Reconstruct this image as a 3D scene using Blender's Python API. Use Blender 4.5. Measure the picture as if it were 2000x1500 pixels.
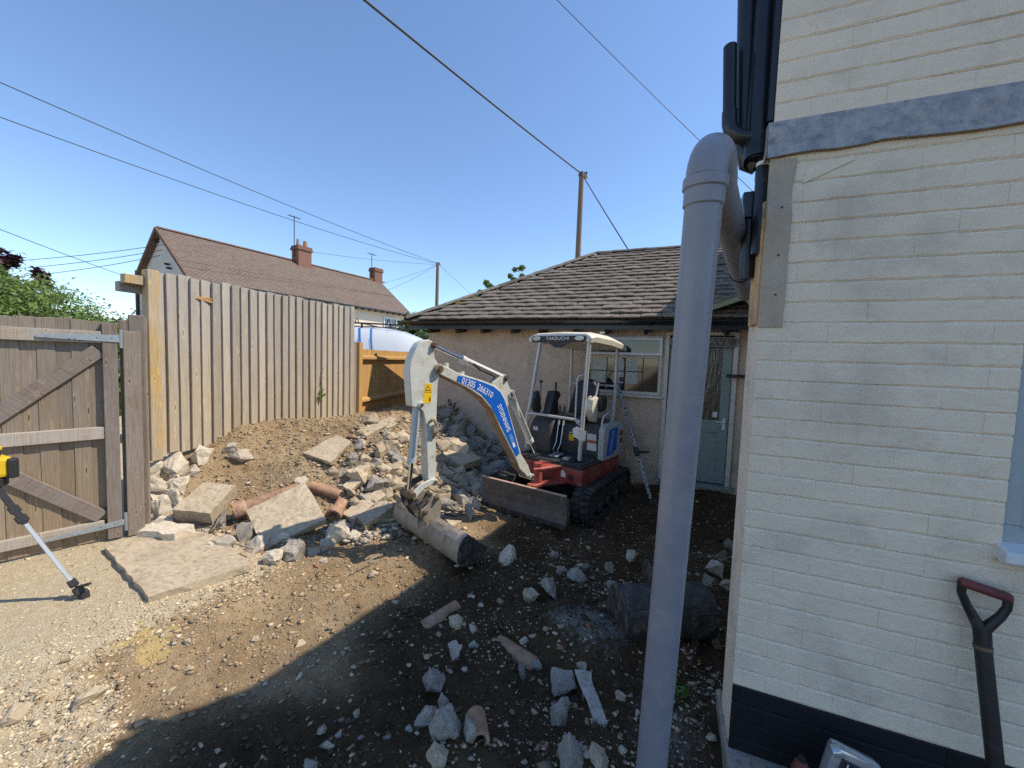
import bpy, bmesh, math, random
import numpy as np
from mathutils import Vector, Matrix, noise

# ------------------------------------------------------------------ clear, camera, sky, sun, exposure
for o in list(bpy.data.objects):
    bpy.data.objects.remove(o, do_unlink=True)
scene = bpy.context.scene
COL = scene.collection
RAD = math.radians

EYE = Vector((0.0, 0.0, 1.6))
YAW, PITCH, ROLL = RAD(21.5), RAD(-3.5), RAD(2.0)
_f = Vector((-math.sin(YAW) * math.cos(PITCH), math.cos(YAW) * math.cos(PITCH), math.sin(PITCH)))
_r = Vector((math.cos(YAW), math.sin(YAW), 0))
_u = _r.cross(_f)
_R = _r * math.cos(ROLL) + _u * math.sin(ROLL)
_U = _u * math.cos(ROLL) - _r * math.sin(ROLL)
cam_data = bpy.data.cameras.new('camera')
cam_data.sensor_width = 36.0
cam_data.lens = 13.5
cam_data.clip_start = 0.02
cam_data.clip_end = 3000
cam = bpy.data.objects.new('camera', cam_data)
COL.objects.link(cam)
cam.matrix_world = Matrix(((_R.x, _U.x, -_f.x, EYE.x), (_R.y, _U.y, -_f.y, EYE.y), (_R.z, _U.z, -_f.z, EYE.z), (0, 0, 0, 1)))
scene.camera = cam

SUN_VEC = Vector((0.72, 0.30, 1.0)).normalized()          # towards the sun
SUN_EL = math.asin(SUN_VEC.z)
SUN_AZ = math.atan2(SUN_VEC.x, SUN_VEC.y)
world = bpy.data.worlds.new('World')
scene.world = world
world.use_nodes = True
wn = world.node_tree
for n in list(wn.nodes):
    wn.nodes.remove(n)
sky = wn.nodes.new('ShaderNodeTexSky')
sky.sky_type = 'NISHITA'
sky.sun_disc = False
sky.sun_elevation = SUN_EL
sky.sun_rotation = SUN_AZ
sky.altitude = 0
sky.air_density = 1.0
sky.dust_density = 0.0
sky.ozone_density = 4.5
bg = wn.nodes.new('ShaderNodeBackground')
bg.inputs['Strength'].default_value = 0.138
wo = wn.nodes.new('ShaderNodeOutputWorld')
wn.links.new(sky.outputs[0], bg.inputs[0])
wn.links.new(bg.outputs[0], wo.inputs[0])

sun_data = bpy.data.lights.new('sun', 'SUN')
sun_data.energy = 3.4
sun_data.angle = RAD(0.53)
sun_data.color = (1.0, 0.89, 0.72)
sun = bpy.data.objects.new('sun', sun_data)
COL.objects.link(sun)
sun.location = (6, 3, 12)
sun.rotation_euler = (-SUN_VEC).to_track_quat('-Z', 'Y').to_euler()

vs = scene.view_settings
vs.view_transform = 'Standard'
vs.look = 'None'
vs.gamma = 1.0
vs.use_curve_mapping = False
vs.exposure = 0.68
scene.cycles.max_bounces = 6
scene.cycles.diffuse_bounces = 4
scene.cycles.caustics_reflective = False
scene.cycles.caustics_refractive = False
scene.cycles.use_denoising = False

rnd = random.Random(11)
nrg = np.random.default_rng(7)

# ------------------------------------------------------------------ materials
MATS = {}


def _new(name):
    m = bpy.data.materials.new(name)
    m.use_nodes = True
    nt = m.node_tree
    b = nt.nodes['Principled BSDF']
    return m, nt, b


def _coords(nt, scale=(1, 1, 1), rand=True):
    tc = nt.nodes.new('ShaderNodeTexCoord')
    mp = nt.nodes.new('ShaderNodeMapping')
    mp.inputs['Scale'].default_value = scale
    nt.links.new(tc.outputs['Object'], mp.inputs['Vector'])
    if rand:
        oi = nt.nodes.new('ShaderNodeObjectInfo')
        ml = nt.nodes.new('ShaderNodeMath')
        ml.operation = 'MULTIPLY'
        ml.inputs[1].default_value = 97.0
        nt.links.new(oi.outputs['Random'], ml.inputs[0])
        nt.links.new(ml.outputs[0], mp.inputs['Location'])
    return mp.outputs[0]


def _noise(nt, vec, scale, detail=6, rough=0.6, dist=0.0):
    n = nt.nodes.new('ShaderNodeTexNoise')
    n.inputs['Scale'].default_value = scale
    n.inputs['Detail'].default_value = detail
    n.inputs['Roughness'].default_value = rough
    n.inputs['Distortion'].default_value = dist
    nt.links.new(vec, n.inputs['Vector'])
    return n.outputs['Fac']


def _ramp(nt, fac, stops):
    r = nt.nodes.new('ShaderNodeValToRGB')
    e = r.color_ramp.elements
    while len(e) < len(stops):
        e.new(0.5)
    for el, (p, c) in zip(e, stops):
        el.position = p
        el.color = (c[0], c[1], c[2], 1) if len(c) == 3 else c
    nt.links.new(fac, r.inputs[0])
    return r.outputs[0]


def _mix(nt, fac, a, b, mode='MIX'):
    m = nt.nodes.new('ShaderNodeMix')
    m.data_type = 'RGBA'
    m.blend_type = mode
    for sock, v in ((m.inputs[0], fac), (m.inputs[6], a), (m.inputs[7], b)):
        if isinstance(v, (int, float)):
            sock.default_value = v
        elif isinstance(v, (tuple, list)):
            sock.default_value = (v[0], v[1], v[2], 1)
        else:
            nt.links.new(v, sock)
    return m.outputs[2]


def _bump(nt, b, height, strength=0.4, dist=0.01):
    bp = nt.nodes.new('ShaderNodeBump')
    bp.inputs['Strength'].default_value = strength
    bp.inputs['Distance'].default_value = dist
    nt.links.new(height, bp.inputs['Height'])
    nt.links.new(bp.outputs[0], b.inputs['Normal'])


def _random_tint(nt, col, amount):
    """per object light/dark variation"""
    oi = nt.nodes.new('ShaderNodeObjectInfo')
    mr = nt.nodes.new('ShaderNodeMapRange')
    mr.inputs[3].default_value = 1 - amount
    mr.inputs[4].default_value = 1 + amount
    nt.links.new(oi.outputs['Random'], mr.inputs[0])
    vm = nt.nodes.new('ShaderNodeVectorMath')
    vm.operation = 'SCALE'
    nt.links.new(col, vm.inputs[0])
    nt.links.new(mr.outputs[0], vm.inputs['Scale'])
    return vm.outputs[0]


def plain(name, col, rough=0.5, metal=0.0, var=0.12, scale=14, bump=0.0, spec=0.5, dirt=None, dirt_amt=0.35, dirt_scale=5, coat=0.0, tint=0.0):
    """painted / moulded surface: slight tone change, optional dirt patches, fine relief"""
    m, nt, b = _new(name)
    v = _coords(nt)
    n1 = _noise(nt, v, scale, 5, 0.65)
    lo = tuple(c * (1 - var) for c in col)
    hi = tuple(min(1, c * (1 + var)) for c in col)
    c = _ramp(nt, n1, [(0.3, lo), (0.7, hi)])
    rg = rough
    if dirt:
        n2 = _noise(nt, v, dirt_scale, 9, 0.72, 0.4)
        msk = _ramp(nt, n2, [(0.62 - 0.3 * dirt_amt, (0, 0, 0)), (0.8 - 0.28 * dirt_amt, (1, 1, 1))])
        c = _mix(nt, msk, c, dirt)
        rr = nt.nodes.new('ShaderNodeMapRange')
        rr.inputs[3].default_value = rough
        rr.inputs[4].default_value = min(1, rough + 0.4)
        nt.links.new(msk, rr.inputs[0])
        nt.links.new(rr.outputs[0], b.inputs['Roughness'])
    else:
        b.inputs['Roughness'].default_value = rg
    if tint:
        c = _random_tint(nt, c, tint)
    nt.links.new(c, b.inputs['Base Color'])
    b.inputs['Metallic'].default_value = metal
    b.inputs['Specular IOR Level'].default_value = spec
    if coat:
        b.inputs['Coat Weight'].default_value = coat
        b.inputs['Coat Roughness'].default_value = 0.15
    if bump:
        _bump(nt, b, _noise(nt, v, scale * 3, 6, 0.7), bump, 0.01)
    MATS[name] = m
    return m


def wood(name, light, dark, knot, grain=(60, 60, 2.6), tint=0.16, weather=None, rough=0.85, aged=False):
    m, nt, b = _new(name)
    v = _coords(nt, grain)
    n1 = _noise(nt, v, 1.0, 8, 0.72, 1.2)
    v2 = _coords(nt, (7, 7, 2.2))
    n2 = _noise(nt, v2, 1.0, 5, 0.65, 0.4)
    fine = _noise(nt, _coords(nt, (160, 160, 7)), 1.0, 4, 0.7)
    c = _ramp(nt, n1, [(0.26, dark), (0.5, tuple((a + d) / 2 for a, d in zip(light, dark))), (0.74, light)])
    if weather:
        c = _mix(nt, _ramp(nt, n2, [(0.36, (0, 0, 0)), (0.62, (1, 1, 1))]), c, weather)
    if aged:
        # years of rain: greyer upper part, warmer wood near the ground
        tc = nt.nodes.new('ShaderNodeTexCoord')
        sp = nt.nodes.new('ShaderNodeSeparateXYZ')
        nt.links.new(tc.outputs['Object'], sp.inputs[0])
        mm = nt.nodes.new('ShaderNodeMath')
        mm.operation = 'MULTIPLY_ADD'
        mm.inputs[1].default_value = 0.9
        nt.links.new(n2, mm.inputs[0])
        nt.links.new(sp.outputs['Z'], mm.inputs[2])
        c = _mix(nt, _ramp(nt, mm.outputs[0], [(0.05, (0.75, 0.75, 0.75)), (0.5, (0, 0, 0))]), c, aged[0])
        c = _mix(nt, _ramp(nt, mm.outputs[0], [(0.45, (0, 0, 0)), (0.85, (0.8, 0.8, 0.8))]), c, aged[1])
    c = _mix(nt, 0.75, c, _ramp(nt, fine, [(0.3, (0.62, 0.6, 0.58)), (0.55, (1, 1, 1)), (0.75, (1.2, 1.18, 1.15))]), 'MULTIPLY')
    # knots: small dark eyes with a paler ring
    v3 = _coords(nt, (17, 17, 5.5))
    vo = nt.nodes.new('ShaderNodeTexVoronoi')
    vo.inputs['Scale'].default_value = 1.0
    vo.inputs['Randomness'].default_value = 1.0
    nt.links.new(v3, vo.inputs['Vector'])
    ring = _ramp(nt, vo.outputs['Distance'], [(0.08, (0, 0, 0)), (0.13, (0.6, 0.6, 0.6)), (0.24, (0, 0, 0))])
    c = _mix(nt, ring, c, tuple(min(1, q * 1.12) for q in light))
    km = _ramp(nt, vo.outputs['Distance'], [(0.06, (0.9, 0.9, 0.9)), (0.10, (0, 0, 0))])
    c = _mix(nt, km, c, knot)
    c = _random_tint(nt, c, tint)
    nt.links.new(c, b.inputs['Base Color'])
    b.inputs['Roughness'].default_value = rough
    b.inputs['Specular IOR Level'].default_value = 0.25
    ad = nt.nodes.new('ShaderNodeMath')
    ad.operation = 'ADD'
    nt.links.new(n1, ad.inputs[0])
    nt.links.new(fine, ad.inputs[1])
    _bump(nt, b, ad.outputs[0], 0.6, 0.004)
    MATS[name] = m
    return m


def stone(name, a, bcol, c3, scale=6.0, bump=0.8, tint=0.2, bdist=0.03):
    m, nt, b = _new(name)
    v = _coords(nt)
    n1 = _noise(nt, v, scale, 9, 0.72, 0.2)
    n2 = _noise(nt, v, scale * 6, 6, 0.7)
    c = _ramp(nt, n1, [(0.3, bcol), (0.52, a), (0.72, c3)])
    sp = _ramp(nt, n2, [(0.33, (0.45, 0.43, 0.4)), (0.5, (1, 1, 1)), (0.68, (1.25, 1.22, 1.15))])
    c = _mix(nt, 0.7, c, sp, 'MULTIPLY')
    c = _random_tint(nt, c, tint)
    nt.links.new(c, b.inputs['Base Color'])
    b.inputs['Roughness'].default_value = 0.95
    b.inputs['Specular IOR Level'].default_value = 0.2
    mx = nt.nodes.new('ShaderNodeMath')
    mx.operation = 'ADD'
    nt.links.new(n1, mx.inputs[0])
    nt.links.new(n2, mx.inputs[1])
    _bump(nt, b, mx.outputs[0], bump, bdist)
    MATS[name] = m
    return m


def attr_colour(name, attr='tone', rough=0.95, spec=0.2, bump=0.0, bscale=60, translucent=0.0):
    m, nt, b = _new(name)
    a = nt.nodes.new('ShaderNodeAttribute')
    a.attribute_name = attr
    nt.links.new(a.outputs['Color'], b.inputs['Base Color'])
    b.inputs['Roughness'].default_value = rough
    b.inputs['Specular IOR Level'].default_value = spec
    if bump:
        v = _coords(nt, rand=False)
        _bump(nt, b, _noise(nt, v, bscale, 5, 0.7), bump, 0.01)
    if translucent:
        tr = nt.nodes.new('ShaderNodeBsdfTranslucent')
        nt.links.new(a.outputs['Color'], tr.inputs[0])
        mx = nt.nodes.new('ShaderNodeMixShader')
        mx.inputs[0].default_value = translucent
        nt.links.new(b.outputs[0], mx.inputs[1])
        nt.links.new(tr.outputs[0], mx.inputs[2])
        nt.links.new(mx.outputs[0], nt.nodes['Material Output'].inputs[0])
    MATS[name] = m
    return m


def glass(name, tint=(0.02, 0.025, 0.03), rough=0.05, bump=0.0):
    """window pane seen from outside by day: dark room behind a reflecting sheet"""
    m, nt, b = _new(name)
    b.inputs['Base Color'].default_value = (*tint, 1)
    b.inputs['Roughness'].default_value = rough
    b.inputs['Specular IOR Level'].default_value = 0.9
    if bump:
        v = _coords(nt, (40, 40, 6), rand=False)
        _bump(nt, b, _noise(nt, v, 1.0, 4, 0.6), bump, 0.01)
    MATS[name] = m
    return m


wood('fence_wood', (0.50, 0.435, 0.35), (0.27, 0.225, 0.175), (0.16, 0.105, 0.06), weather=(0.43, 0.385, 0.325), tint=0.17, aged=((0.43, 0.35, 0.25), (0.38, 0.36, 0.33)))
wood('gate_wood', (0.36, 0.275, 0.19), (0.17, 0.12, 0.08), (0.08, 0.05, 0.03), weather=(0.29, 0.24, 0.185), tint=0.22, aged=((0.33, 0.245, 0.155), (0.27, 0.24, 0.205)))
wood('rail_wood', (0.50, 0.43, 0.34), (0.29, 0.235, 0.18), (0.16, 0.11, 0.07), grain=(60, 2.6, 60), weather=(0.40, 0.37, 0.33), tint=0.08)
wood('dark_rail_wood', (0.30, 0.245, 0.20), (0.14, 0.10, 0.085), (0.09, 0.06, 0.04), grain=(60, 2.6, 60), weather=(0.24, 0.21, 0.19), tint=0.08)
wood('stile_wood', (0.27, 0.215, 0.175), (0.13, 0.10, 0.085), (0.07, 0.045, 0.03), weather=(0.23, 0.20, 0.18), tint=0.08)
wood('post_wood', (0.36, 0.285, 0.22), (0.20, 0.15, 0.115), (0.10, 0.07, 0.05), weather=(0.30, 0.26, 0.22), tint=0.1)
wood('treated_post', (0.62, 0.43, 0.16), (0.42, 0.27, 0.10), (0.13, 0.09, 0.05), weather=(0.46, 0.38, 0.27), tint=0.05)
wood('new_fence_wood', (0.56, 0.35, 0.135), (0.42, 0.235, 0.08), (0.25, 0.14, 0.05), tint=0.08)
wood('pole_wood', (0.24, 0.19, 0.15), (0.12, 0.09, 0.07), (0.06, 0.045, 0.035), tint=0.05)
wood('porch_wood', (0.30, 0.33, 0.24), (0.19, 0.21, 0.15), (0.1, 0.1, 0.08), grain=(30, 30, 30), tint=0.06)

stone('pale_concrete', (0.48, 0.395, 0.28), (0.34, 0.28, 0.20), (0.54, 0.47, 0.365), scale=7, bump=0.5, bdist=0.012)
stone('chalk_rubble', (0.58, 0.51, 0.41), (0.44, 0.375, 0.285), (0.66, 0.60, 0.50), scale=9, bump=0.5, bdist=0.012)
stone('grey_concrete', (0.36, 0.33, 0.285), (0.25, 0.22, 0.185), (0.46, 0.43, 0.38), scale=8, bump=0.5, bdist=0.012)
stone('slab_concrete', (0.44, 0.365, 0.265), (0.37, 0.30, 0.215), (0.50, 0.425, 0.32), scale=5, bump=0.35, tint=0.06, bdist=0.008)
stone('soil_lump', (0.17, 0.115, 0.07), (0.10, 0.068, 0.042), (0.25, 0.18, 0.115), scale=9)
stone('terracotta', (0.37, 0.225, 0.15), (0.29, 0.17, 0.115), (0.45, 0.35, 0.26), scale=5, bump=0.25, tint=0.08, bdist=0.008)
stone('roof_tile', (0.195, 0.17, 0.145), (0.14, 0.12, 0.105), (0.26, 0.23, 0.195), scale=7, bump=0.5, tint=0.12, bdist=0.01)
stone('ridge_tile', (0.20, 0.185, 0.155), (0.12, 0.11, 0.09), (0.32, 0.29, 0.22), scale=9, bump=0.6, tint=0.2, bdist=0.01)
stone('moss', (0.36, 0.27, 0.07), (0.22, 0.17, 0.05), (0.46, 0.35, 0.12), scale=30, bump=1.0, tint=0.2, bdist=0.02)
stone('ridge_brown', (0.19, 0.125, 0.095), (0.13, 0.09, 0.07), (0.25, 0.175, 0.14), scale=12, bump=0.3, tint=0.12, bdist=0.01)
stone('brick_red', (0.21, 0.115, 0.092), (0.15, 0.085, 0.07), (0.27, 0.165, 0.135), scale=12, bump=0.3, tint=0.12, bdist=0.01)

plain('machine_grey', (0.56, 0.565, 0.52), 0.45, var=0.09, dirt=(0.38, 0.31, 0.22), dirt_amt=0.34, dirt_scale=11, bump=0.05)
plain('machine_grey_dirty', (0.50, 0.47, 0.41), 0.6, var=0.1, dirt=(0.23, 0.135, 0.075), dirt_amt=0.85, dirt_scale=7, bump=0.2)
plain('boom_belly', (0.26, 0.165, 0.10), 0.85, var=0.2, dirt=(0.45, 0.36, 0.27), dirt_amt=0.35, dirt_scale=16, bump=0.3)
plain('bucket_steel', (0.33, 0.305, 0.265), 0.5, metal=0.35, var=0.12, dirt=(0.24, 0.175, 0.115), dirt_amt=0.6, dirt_scale=9, bump=0.12)
plain('bucket_dark', (0.05, 0.046, 0.043), 0.55, metal=0.2, var=0.3, dirt=(0.16, 0.125, 0.09), dirt_amt=0.42, dirt_scale=14, bump=0.25)
plain('blade_steel', (0.135, 0.115, 0.10), 0.6, metal=0.2, var=0.2, dirt=(0.27, 0.19, 0.13), dirt_amt=0.45, dirt_scale=11, bump=0.25)
plain('blade_lip', (0.55, 0.35, 0.28), 0.5, var=0.15, dirt=(0.3, 0.2, 0.14), dirt_amt=0.5, dirt_scale=14, bump=0.2)
plain('machine_red', (0.25, 0.036, 0.034), 0.45, var=0.15, dirt=(0.20, 0.125, 0.09), dirt_amt=0.4, dirt_scale=7, bump=0.05)
plain('hinge_red', (0.34, 0.065, 0.05), 0.5, var=0.15, dirt=(0.28, 0.15, 0.10), dirt_amt=0.4, dirt_scale=12, bump=0.1)
plain('black_plastic', (0.022, 0.022, 0.024), 0.55, var=0.2, dirt=(0.10, 0.09, 0.075), dirt_amt=0.12, dirt_scale=9, bump=0.05)
plain('dark_panel', (0.052, 0.054, 0.058), 0.6, var=0.15, dirt=(0.12, 0.105, 0.085), dirt_amt=0.2, dirt_scale=7, bump=0.08)
plain('seat_vinyl', (0.014, 0.016, 0.024), 0.55, var=0.15, bump=0.06)
plain('rubber', (0.028, 0.026, 0.025), 0.8, var=0.25, dirt=(0.10, 0.078, 0.055), dirt_amt=0.4, dirt_scale=10, bump=0.15)
plain('tube_grey', (0.50, 0.505, 0.50), 0.35, metal=0.25, var=0.06, dirt=(0.36, 0.32, 0.26), dirt_amt=0.08)
plain('chrome', (0.62, 0.63, 0.65), 0.13, metal=1.0, var=0.03)
plain('canopy_cream', (0.66, 0.62, 0.53), 0.45, var=0.06, dirt=(0.46, 0.40, 0.31), dirt_amt=0.25, dirt_scale=5)
plain('cover_grey', (0.42, 0.45, 0.45), 0.4, var=0.06, dirt=(0.3, 0.27, 0.22), dirt_amt=0.15)
plain('decal_blue', (0.006, 0.115, 0.54), 0.35, var=0.04, dirt=(0.10, 0.15, 0.32), dirt_amt=0.05)
plain('decal_white', (0.80, 0.80, 0.78), 0.5, var=0.04)
plain('decal_pale_blue', (0.25, 0.45, 0.75), 0.45, var=0.05)
plain('decal_yellow', (0.80, 0.50, 0.015), 0.45, var=0.05)
plain('decal_black', (0.015, 0.015, 0.017), 0.5, var=0.1)
plain('decal_orange', (0.55, 0.13, 0.03), 0.5, var=0.06)
plain('paper', (0.68, 0.69, 0.70), 0.8, var=0.06)
plain('lamp_lens', (0.55, 0.56, 0.52), 0.12, var=0.1)
plain('pin_steel', (0.13, 0.10, 0.08), 0.55, metal=0.6, var=0.3, dirt=(0.27, 0.17, 0.09), dirt_amt=0.5, dirt_scale=30, bump=0.2)

plain('render_pink', (0.59, 0.465, 0.355), 0.9, var=0.09, scale=9, bump=0.35, spec=0.2, dirt=(0.43, 0.345, 0.28), dirt_amt=0.4, dirt_scale=2.6)
plain('render_tan', (0.58, 0.40, 0.22), 0.9, var=0.12, scale=8, bump=0.3, spec=0.2, dirt=(0.32, 0.23, 0.15), dirt_amt=0.45, dirt_scale=11)
plain('render_far', (0.66, 0.60, 0.50), 0.9, var=0.04, scale=1.5, spec=0.2)
plain('render_far_end', (0.53, 0.52, 0.50), 0.9, var=0.08, scale=1.2, spec=0.2)
plain('gutter_black', (0.012, 0.014, 0.02), 0.3, var=0.2, spec=0.5)
plain('pipe_black', (0.010, 0.012, 0.018), 0.33, var=0.2, dirt=(0.05, 0.05, 0.055), dirt_amt=0.1)
plain('pipe_grey', (0.225, 0.232, 0.27), 0.36, var=0.09, scale=7, dirt=(0.27, 0.26, 0.26), dirt_amt=0.28, dirt_scale=14, bump=0.03)
plain('upvc_white', (0.72, 0.73, 0.74), 0.35, var=0.03, dirt=(0.55, 0.54, 0.5), dirt_amt=0.1)
plain('frame_cream', (0.62, 0.58, 0.52), 0.6, var=0.06, dirt=(0.40, 0.36, 0.31), dirt_amt=0.25)
plain('door_green', (0.235, 0.29, 0.265), 0.5, var=0.06, dirt=(0.33, 0.36, 0.33), dirt_amt=0.08)
plain('window_grey', (0.33, 0.39, 0.41), 0.4, var=0.04)
plain('sill_white', (0.60, 0.63, 0.64), 0.5, var=0.06, dirt=(0.30, 0.24, 0.16), dirt_amt=0.2)
plain('lead', (0.26, 0.27, 0.285), 0.5, metal=0.1, var=0.4, scale=24, bump=0.5, dirt=(0.42, 0.42, 0.42), dirt_amt=0.55, dirt_scale=16)
plain('mortar_patch', (0.43, 0.36, 0.275), 0.92, var=0.1, scale=9, bump=0.35, dirt=(0.47, 0.43, 0.36), dirt_amt=0.35, dirt_scale=8, spec=0.2)
plain('galvanised', (0.36, 0.40, 0.43), 0.45, metal=0.5, var=0.12, scale=20, dirt=(0.42, 0.42, 0.40), dirt_amt=0.2)
plain('alloy', (0.55, 0.57, 0.56), 0.35, metal=0.5, var=0.06)
plain('level_yellow', (0.68, 0.46, 0.02), 0.45, var=0.06)
plain('grip_red', (0.17, 0.035, 0.035), 0.55, var=0.2, dirt=(0.08, 0.035, 0.03), dirt_amt=0.3)
plain('shaft_black', (0.013, 0.013, 0.014), 0.5, var=0.25, dirt=(0.05, 0.045, 0.04), dirt_amt=0.2, dirt_scale=20, bump=0.1)
plain('van_white', (0.80, 0.82, 0.84), 0.25, var=0.02, coat=0.5)
plain('van_blue', (0.015, 0.22, 0.72), 0.25, var=0.03, coat=0.5)
plain('cable_black', (0.015, 0.015, 0.016), 0.6, var=0.1)
plain('flue_grey', (0.30, 0.30, 0.31), 0.5, var=0.1)
plain('brass_sign', (0.10, 0.095, 0.09), 0.5, var=0.2, metal=0.3)
plain('sign_letter', (0.26, 0.25, 0.23), 0.5, var=0.1, metal=0.3)
plain('staff_white', (0.40, 0.42, 0.47), 0.5, var=0.05)
plain('foil_clear', (0.50, 0.54, 0.58), 0.12, metal=0.55, var=0.2, scale=30)
plain('root_brown', (0.25, 0.17, 0.10), 0.9, var=0.2)
plain('twig', (0.30, 0.24, 0.16), 0.9, var=0.2)
plain('bark', (0.10, 0.08, 0.06), 0.9, var=0.3, bump=0.4)
plain('curtain_pale', (0.50, 0.52, 0.50), 0.8, var=0.1, scale=3)
glass('window_glass')
glass('frosted_glass', (0.035, 0.036, 0.036), 0.12, bump=1.0)
glass('far_glass', (0.10, 0.14, 0.19), 0.08)
attr_colour('pebble', rough=0.95)
attr_colour('leaf', rough=0.55, spec=0.35, translucent=0.35)


def painted_brick(name, col, grime, amt, bump=0.55):
    m, nt, b = _new(name)
    tc = nt.nodes.new('ShaderNodeNewGeometry')
    v = tc.outputs['Position']
    n1 = _noise(nt, v, 3.2, 8, 0.65, 0.3)
    n2 = _noise(nt, v, 42, 6, 0.7)
    n3 = _noise(nt, v, 11, 5, 0.6, 0.5)
    c = _mix(nt, _ramp(nt, n1, [(0.66 - 0.3 * amt, (0, 0, 0)), (0.86 - 0.2 * amt, (1, 1, 1))]), col, grime)
    c = _mix(nt, _ramp(nt, n2, [(0.66, (0, 0, 0)), (0.78, (0.6, 0.6, 0.6))]), c, tuple(g * 0.75 for g in grime))
    c = _random_tint(nt, c, 0.018)
    nt.links.new(c, b.inputs['Base Color'])
    b.inputs['Roughness'].default_value = 0.75
    b.inputs['Specular IOR Level'].default_value = 0.3
    ad = nt.nodes.new('ShaderNodeMath')
    ad.operation = 'MULTIPLY_ADD'
    ad.inputs[1].default_value = 0.5
    nt.links.new(n2, ad.inputs[0])
    nt.links.new(n3, ad.inputs[2])
    _bump(nt, b, ad.outputs[0], bump, 0.008)
    MATS[name] = m


painted_brick('brick_paint', (0.76, 0.66, 0.515), (0.53, 0.465, 0.375), 0.62, 1.0)
painted_brick('brick_black', (0.010, 0.010, 0.013), (0.028, 0.027, 0.028), 0.3)


def far_roof():
    m, nt, b = _new('far_roof')
    tc = nt.nodes.new('ShaderNodeTexCoord')
    br = nt.nodes.new('ShaderNodeTexBrick')
    br.inputs['Color1'].default_value = (0.195, 0.142, 0.112, 1)
    br.inputs['Color2'].default_value = (0.13, 0.102, 0.085, 1)
    br.inputs['Mortar'].default_value = (0.045, 0.03, 0.025, 1)
    br.inputs['Scale'].default_value = 1.0
    br.inputs['Mortar Size'].default_value = 0.012
    br.inputs['Mortar Smooth'].default_value = 0.1
    br.inputs['Brick Width'].default_value = 0.17
    br.inputs['Row Height'].default_value = 0.11
    nt.links.new(tc.outputs['UV'], br.inputs['Vector'])
    n = _noise(nt, tc.outputs['UV'], 9, 6, 0.7)
    c = _mix(nt, _ramp(nt, n, [(0.56, (0, 0, 0)), (0.66, (0.8, 0.8, 0.8))]), br.outputs[0], (0.30, 0.25, 0.20))
    n2 = _noise(nt, tc.outputs['UV'], 1.1, 5, 0.6)
    c = _mix(nt, _ramp(nt, n2, [(0.4, (0, 0, 0)), (0.7, (0.5, 0.5, 0.5))]), c, (0.165, 0.128, 0.105))
    nt.links.new(c, b.inputs['Base Color'])
    b.inputs['Roughness'].default_value = 0.9
    _bump(nt, b, br.outputs['Fac'], -0.8, 0.02)
    MATS['far_roof'] = m


far_roof()


def soil():
    m, nt, b = _new('soil')
    tc = nt.nodes.new('ShaderNodeNewGeometry')
    v = tc.outputs['Position']
    at = nt.nodes.new('ShaderNodeAttribute')
    at.attribute_name = 'zone'
    sep = nt.nodes.new('ShaderNodeSeparateColor')
    nt.links.new(at.outputs['Color'], sep.inputs[0])
    n1 = _noise(nt, v, 2.6, 8, 0.66, 0.4)
    n2 = _noise(nt, v, 22, 8, 0.72)
    n3 = _noise(nt, v, 95, 4, 0.7)
    brown = _ramp(nt, n1, [(0.28, (0.25, 0.172, 0.098)), (0.5, (0.41, 0.295, 0.172)), (0.72, (0.54, 0.41, 0.255))])
    brown = _mix(nt, 0.5, brown, _ramp(nt, n2, [(0.3, (0.5, 0.48, 0.46)), (0.55, (1, 1, 1)), (0.72, (1.35, 1.3, 1.22))]), 'MULTIPLY')
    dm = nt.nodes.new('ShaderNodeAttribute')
    dm.attribute_name = 'shade_mask'
    brown = _mix(nt, dm.outputs['Fac'], brown, _mix(nt, 1.0, brown, (0.235, 0.212, 0.192), 'MULTIPLY'))  # soil colour multiplied down to paint in the house shade
    chips = _ramp(nt, n3, [(0.66, (0, 0, 0)), (0.72, (1, 1, 1))])
    brown = _mix(nt, chips, brown, (0.34, 0.30, 0.245))
    grit = _ramp(nt, n2, [(0.3, (0.50, 0.405, 0.265)), (0.55, (0.65, 0.54, 0.37)), (0.75, (0.74, 0.64, 0.47))])

    def edge(sock):
        ad = nt.nodes.new('ShaderNodeMath')
        ad.operation = 'ADD'
        sb = nt.nodes.new('ShaderNodeMath')
        sb.operation = 'MULTIPLY_ADD'
        sb.inputs[1].default_value = 0.9
        sb.inputs[2].default_value = -0.45
        nt.links.new(n2, sb.inputs[0])
        nt.links.new(sock, ad.inputs[0])
        nt.links.new(sb.outputs[0], ad.inputs[1])
        return _ramp(nt, ad.outputs[0], [(0.35, (0, 0, 0)), (0.62, (1, 1, 1))])
    c = _mix(nt, edge(sep.outputs[0]), brown, grit)
    c = _mix(nt, edge(sep.outputs[1]), c, (0.62, 0.46, 0.20))
    c = _mix(nt, edge(sep.outputs[2]), c, (0.25, 0.23, 0.205))
    nt.links.new(c, b.inputs['Base Color'])
    b.inputs['Roughness'].default_value = 0.97
    b.inputs['Specular IOR Level'].default_value = 0.15
    ad = nt.nodes.new('ShaderNodeMath')
    ad.operation = 'ADD'
    nt.links.new(n2, ad.inputs[0])
    nt.links.new(n3, ad.inputs[1])
    _bump(nt, b, ad.outputs[0], 0.9, 0.025)
    MATS['soil'] = m


soil()

# ------------------------------------------------------------------ mesh helpers
def link(o):
    COL.objects.link(o)
    return o


def rootmat(o):
    return Matrix.Translation(o.location) @ o.rotation_euler.to_matrix().to_4x4()


def thing(name, label, cat, loc, group=None):
    o = bpy.data.objects.new(name, None)
    o.empty_display_size = 0.2
    link(o)
    o.location = loc
    return tag(o, label, cat, group)


def tag(o, label=None, cat=None, group=None, kind=None):
    if label:
        o['label'] = label
    if cat:
        o['category'] = cat
    if group:
        o['group'] = group
    if kind:
        o['kind'] = kind
    return o


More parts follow.
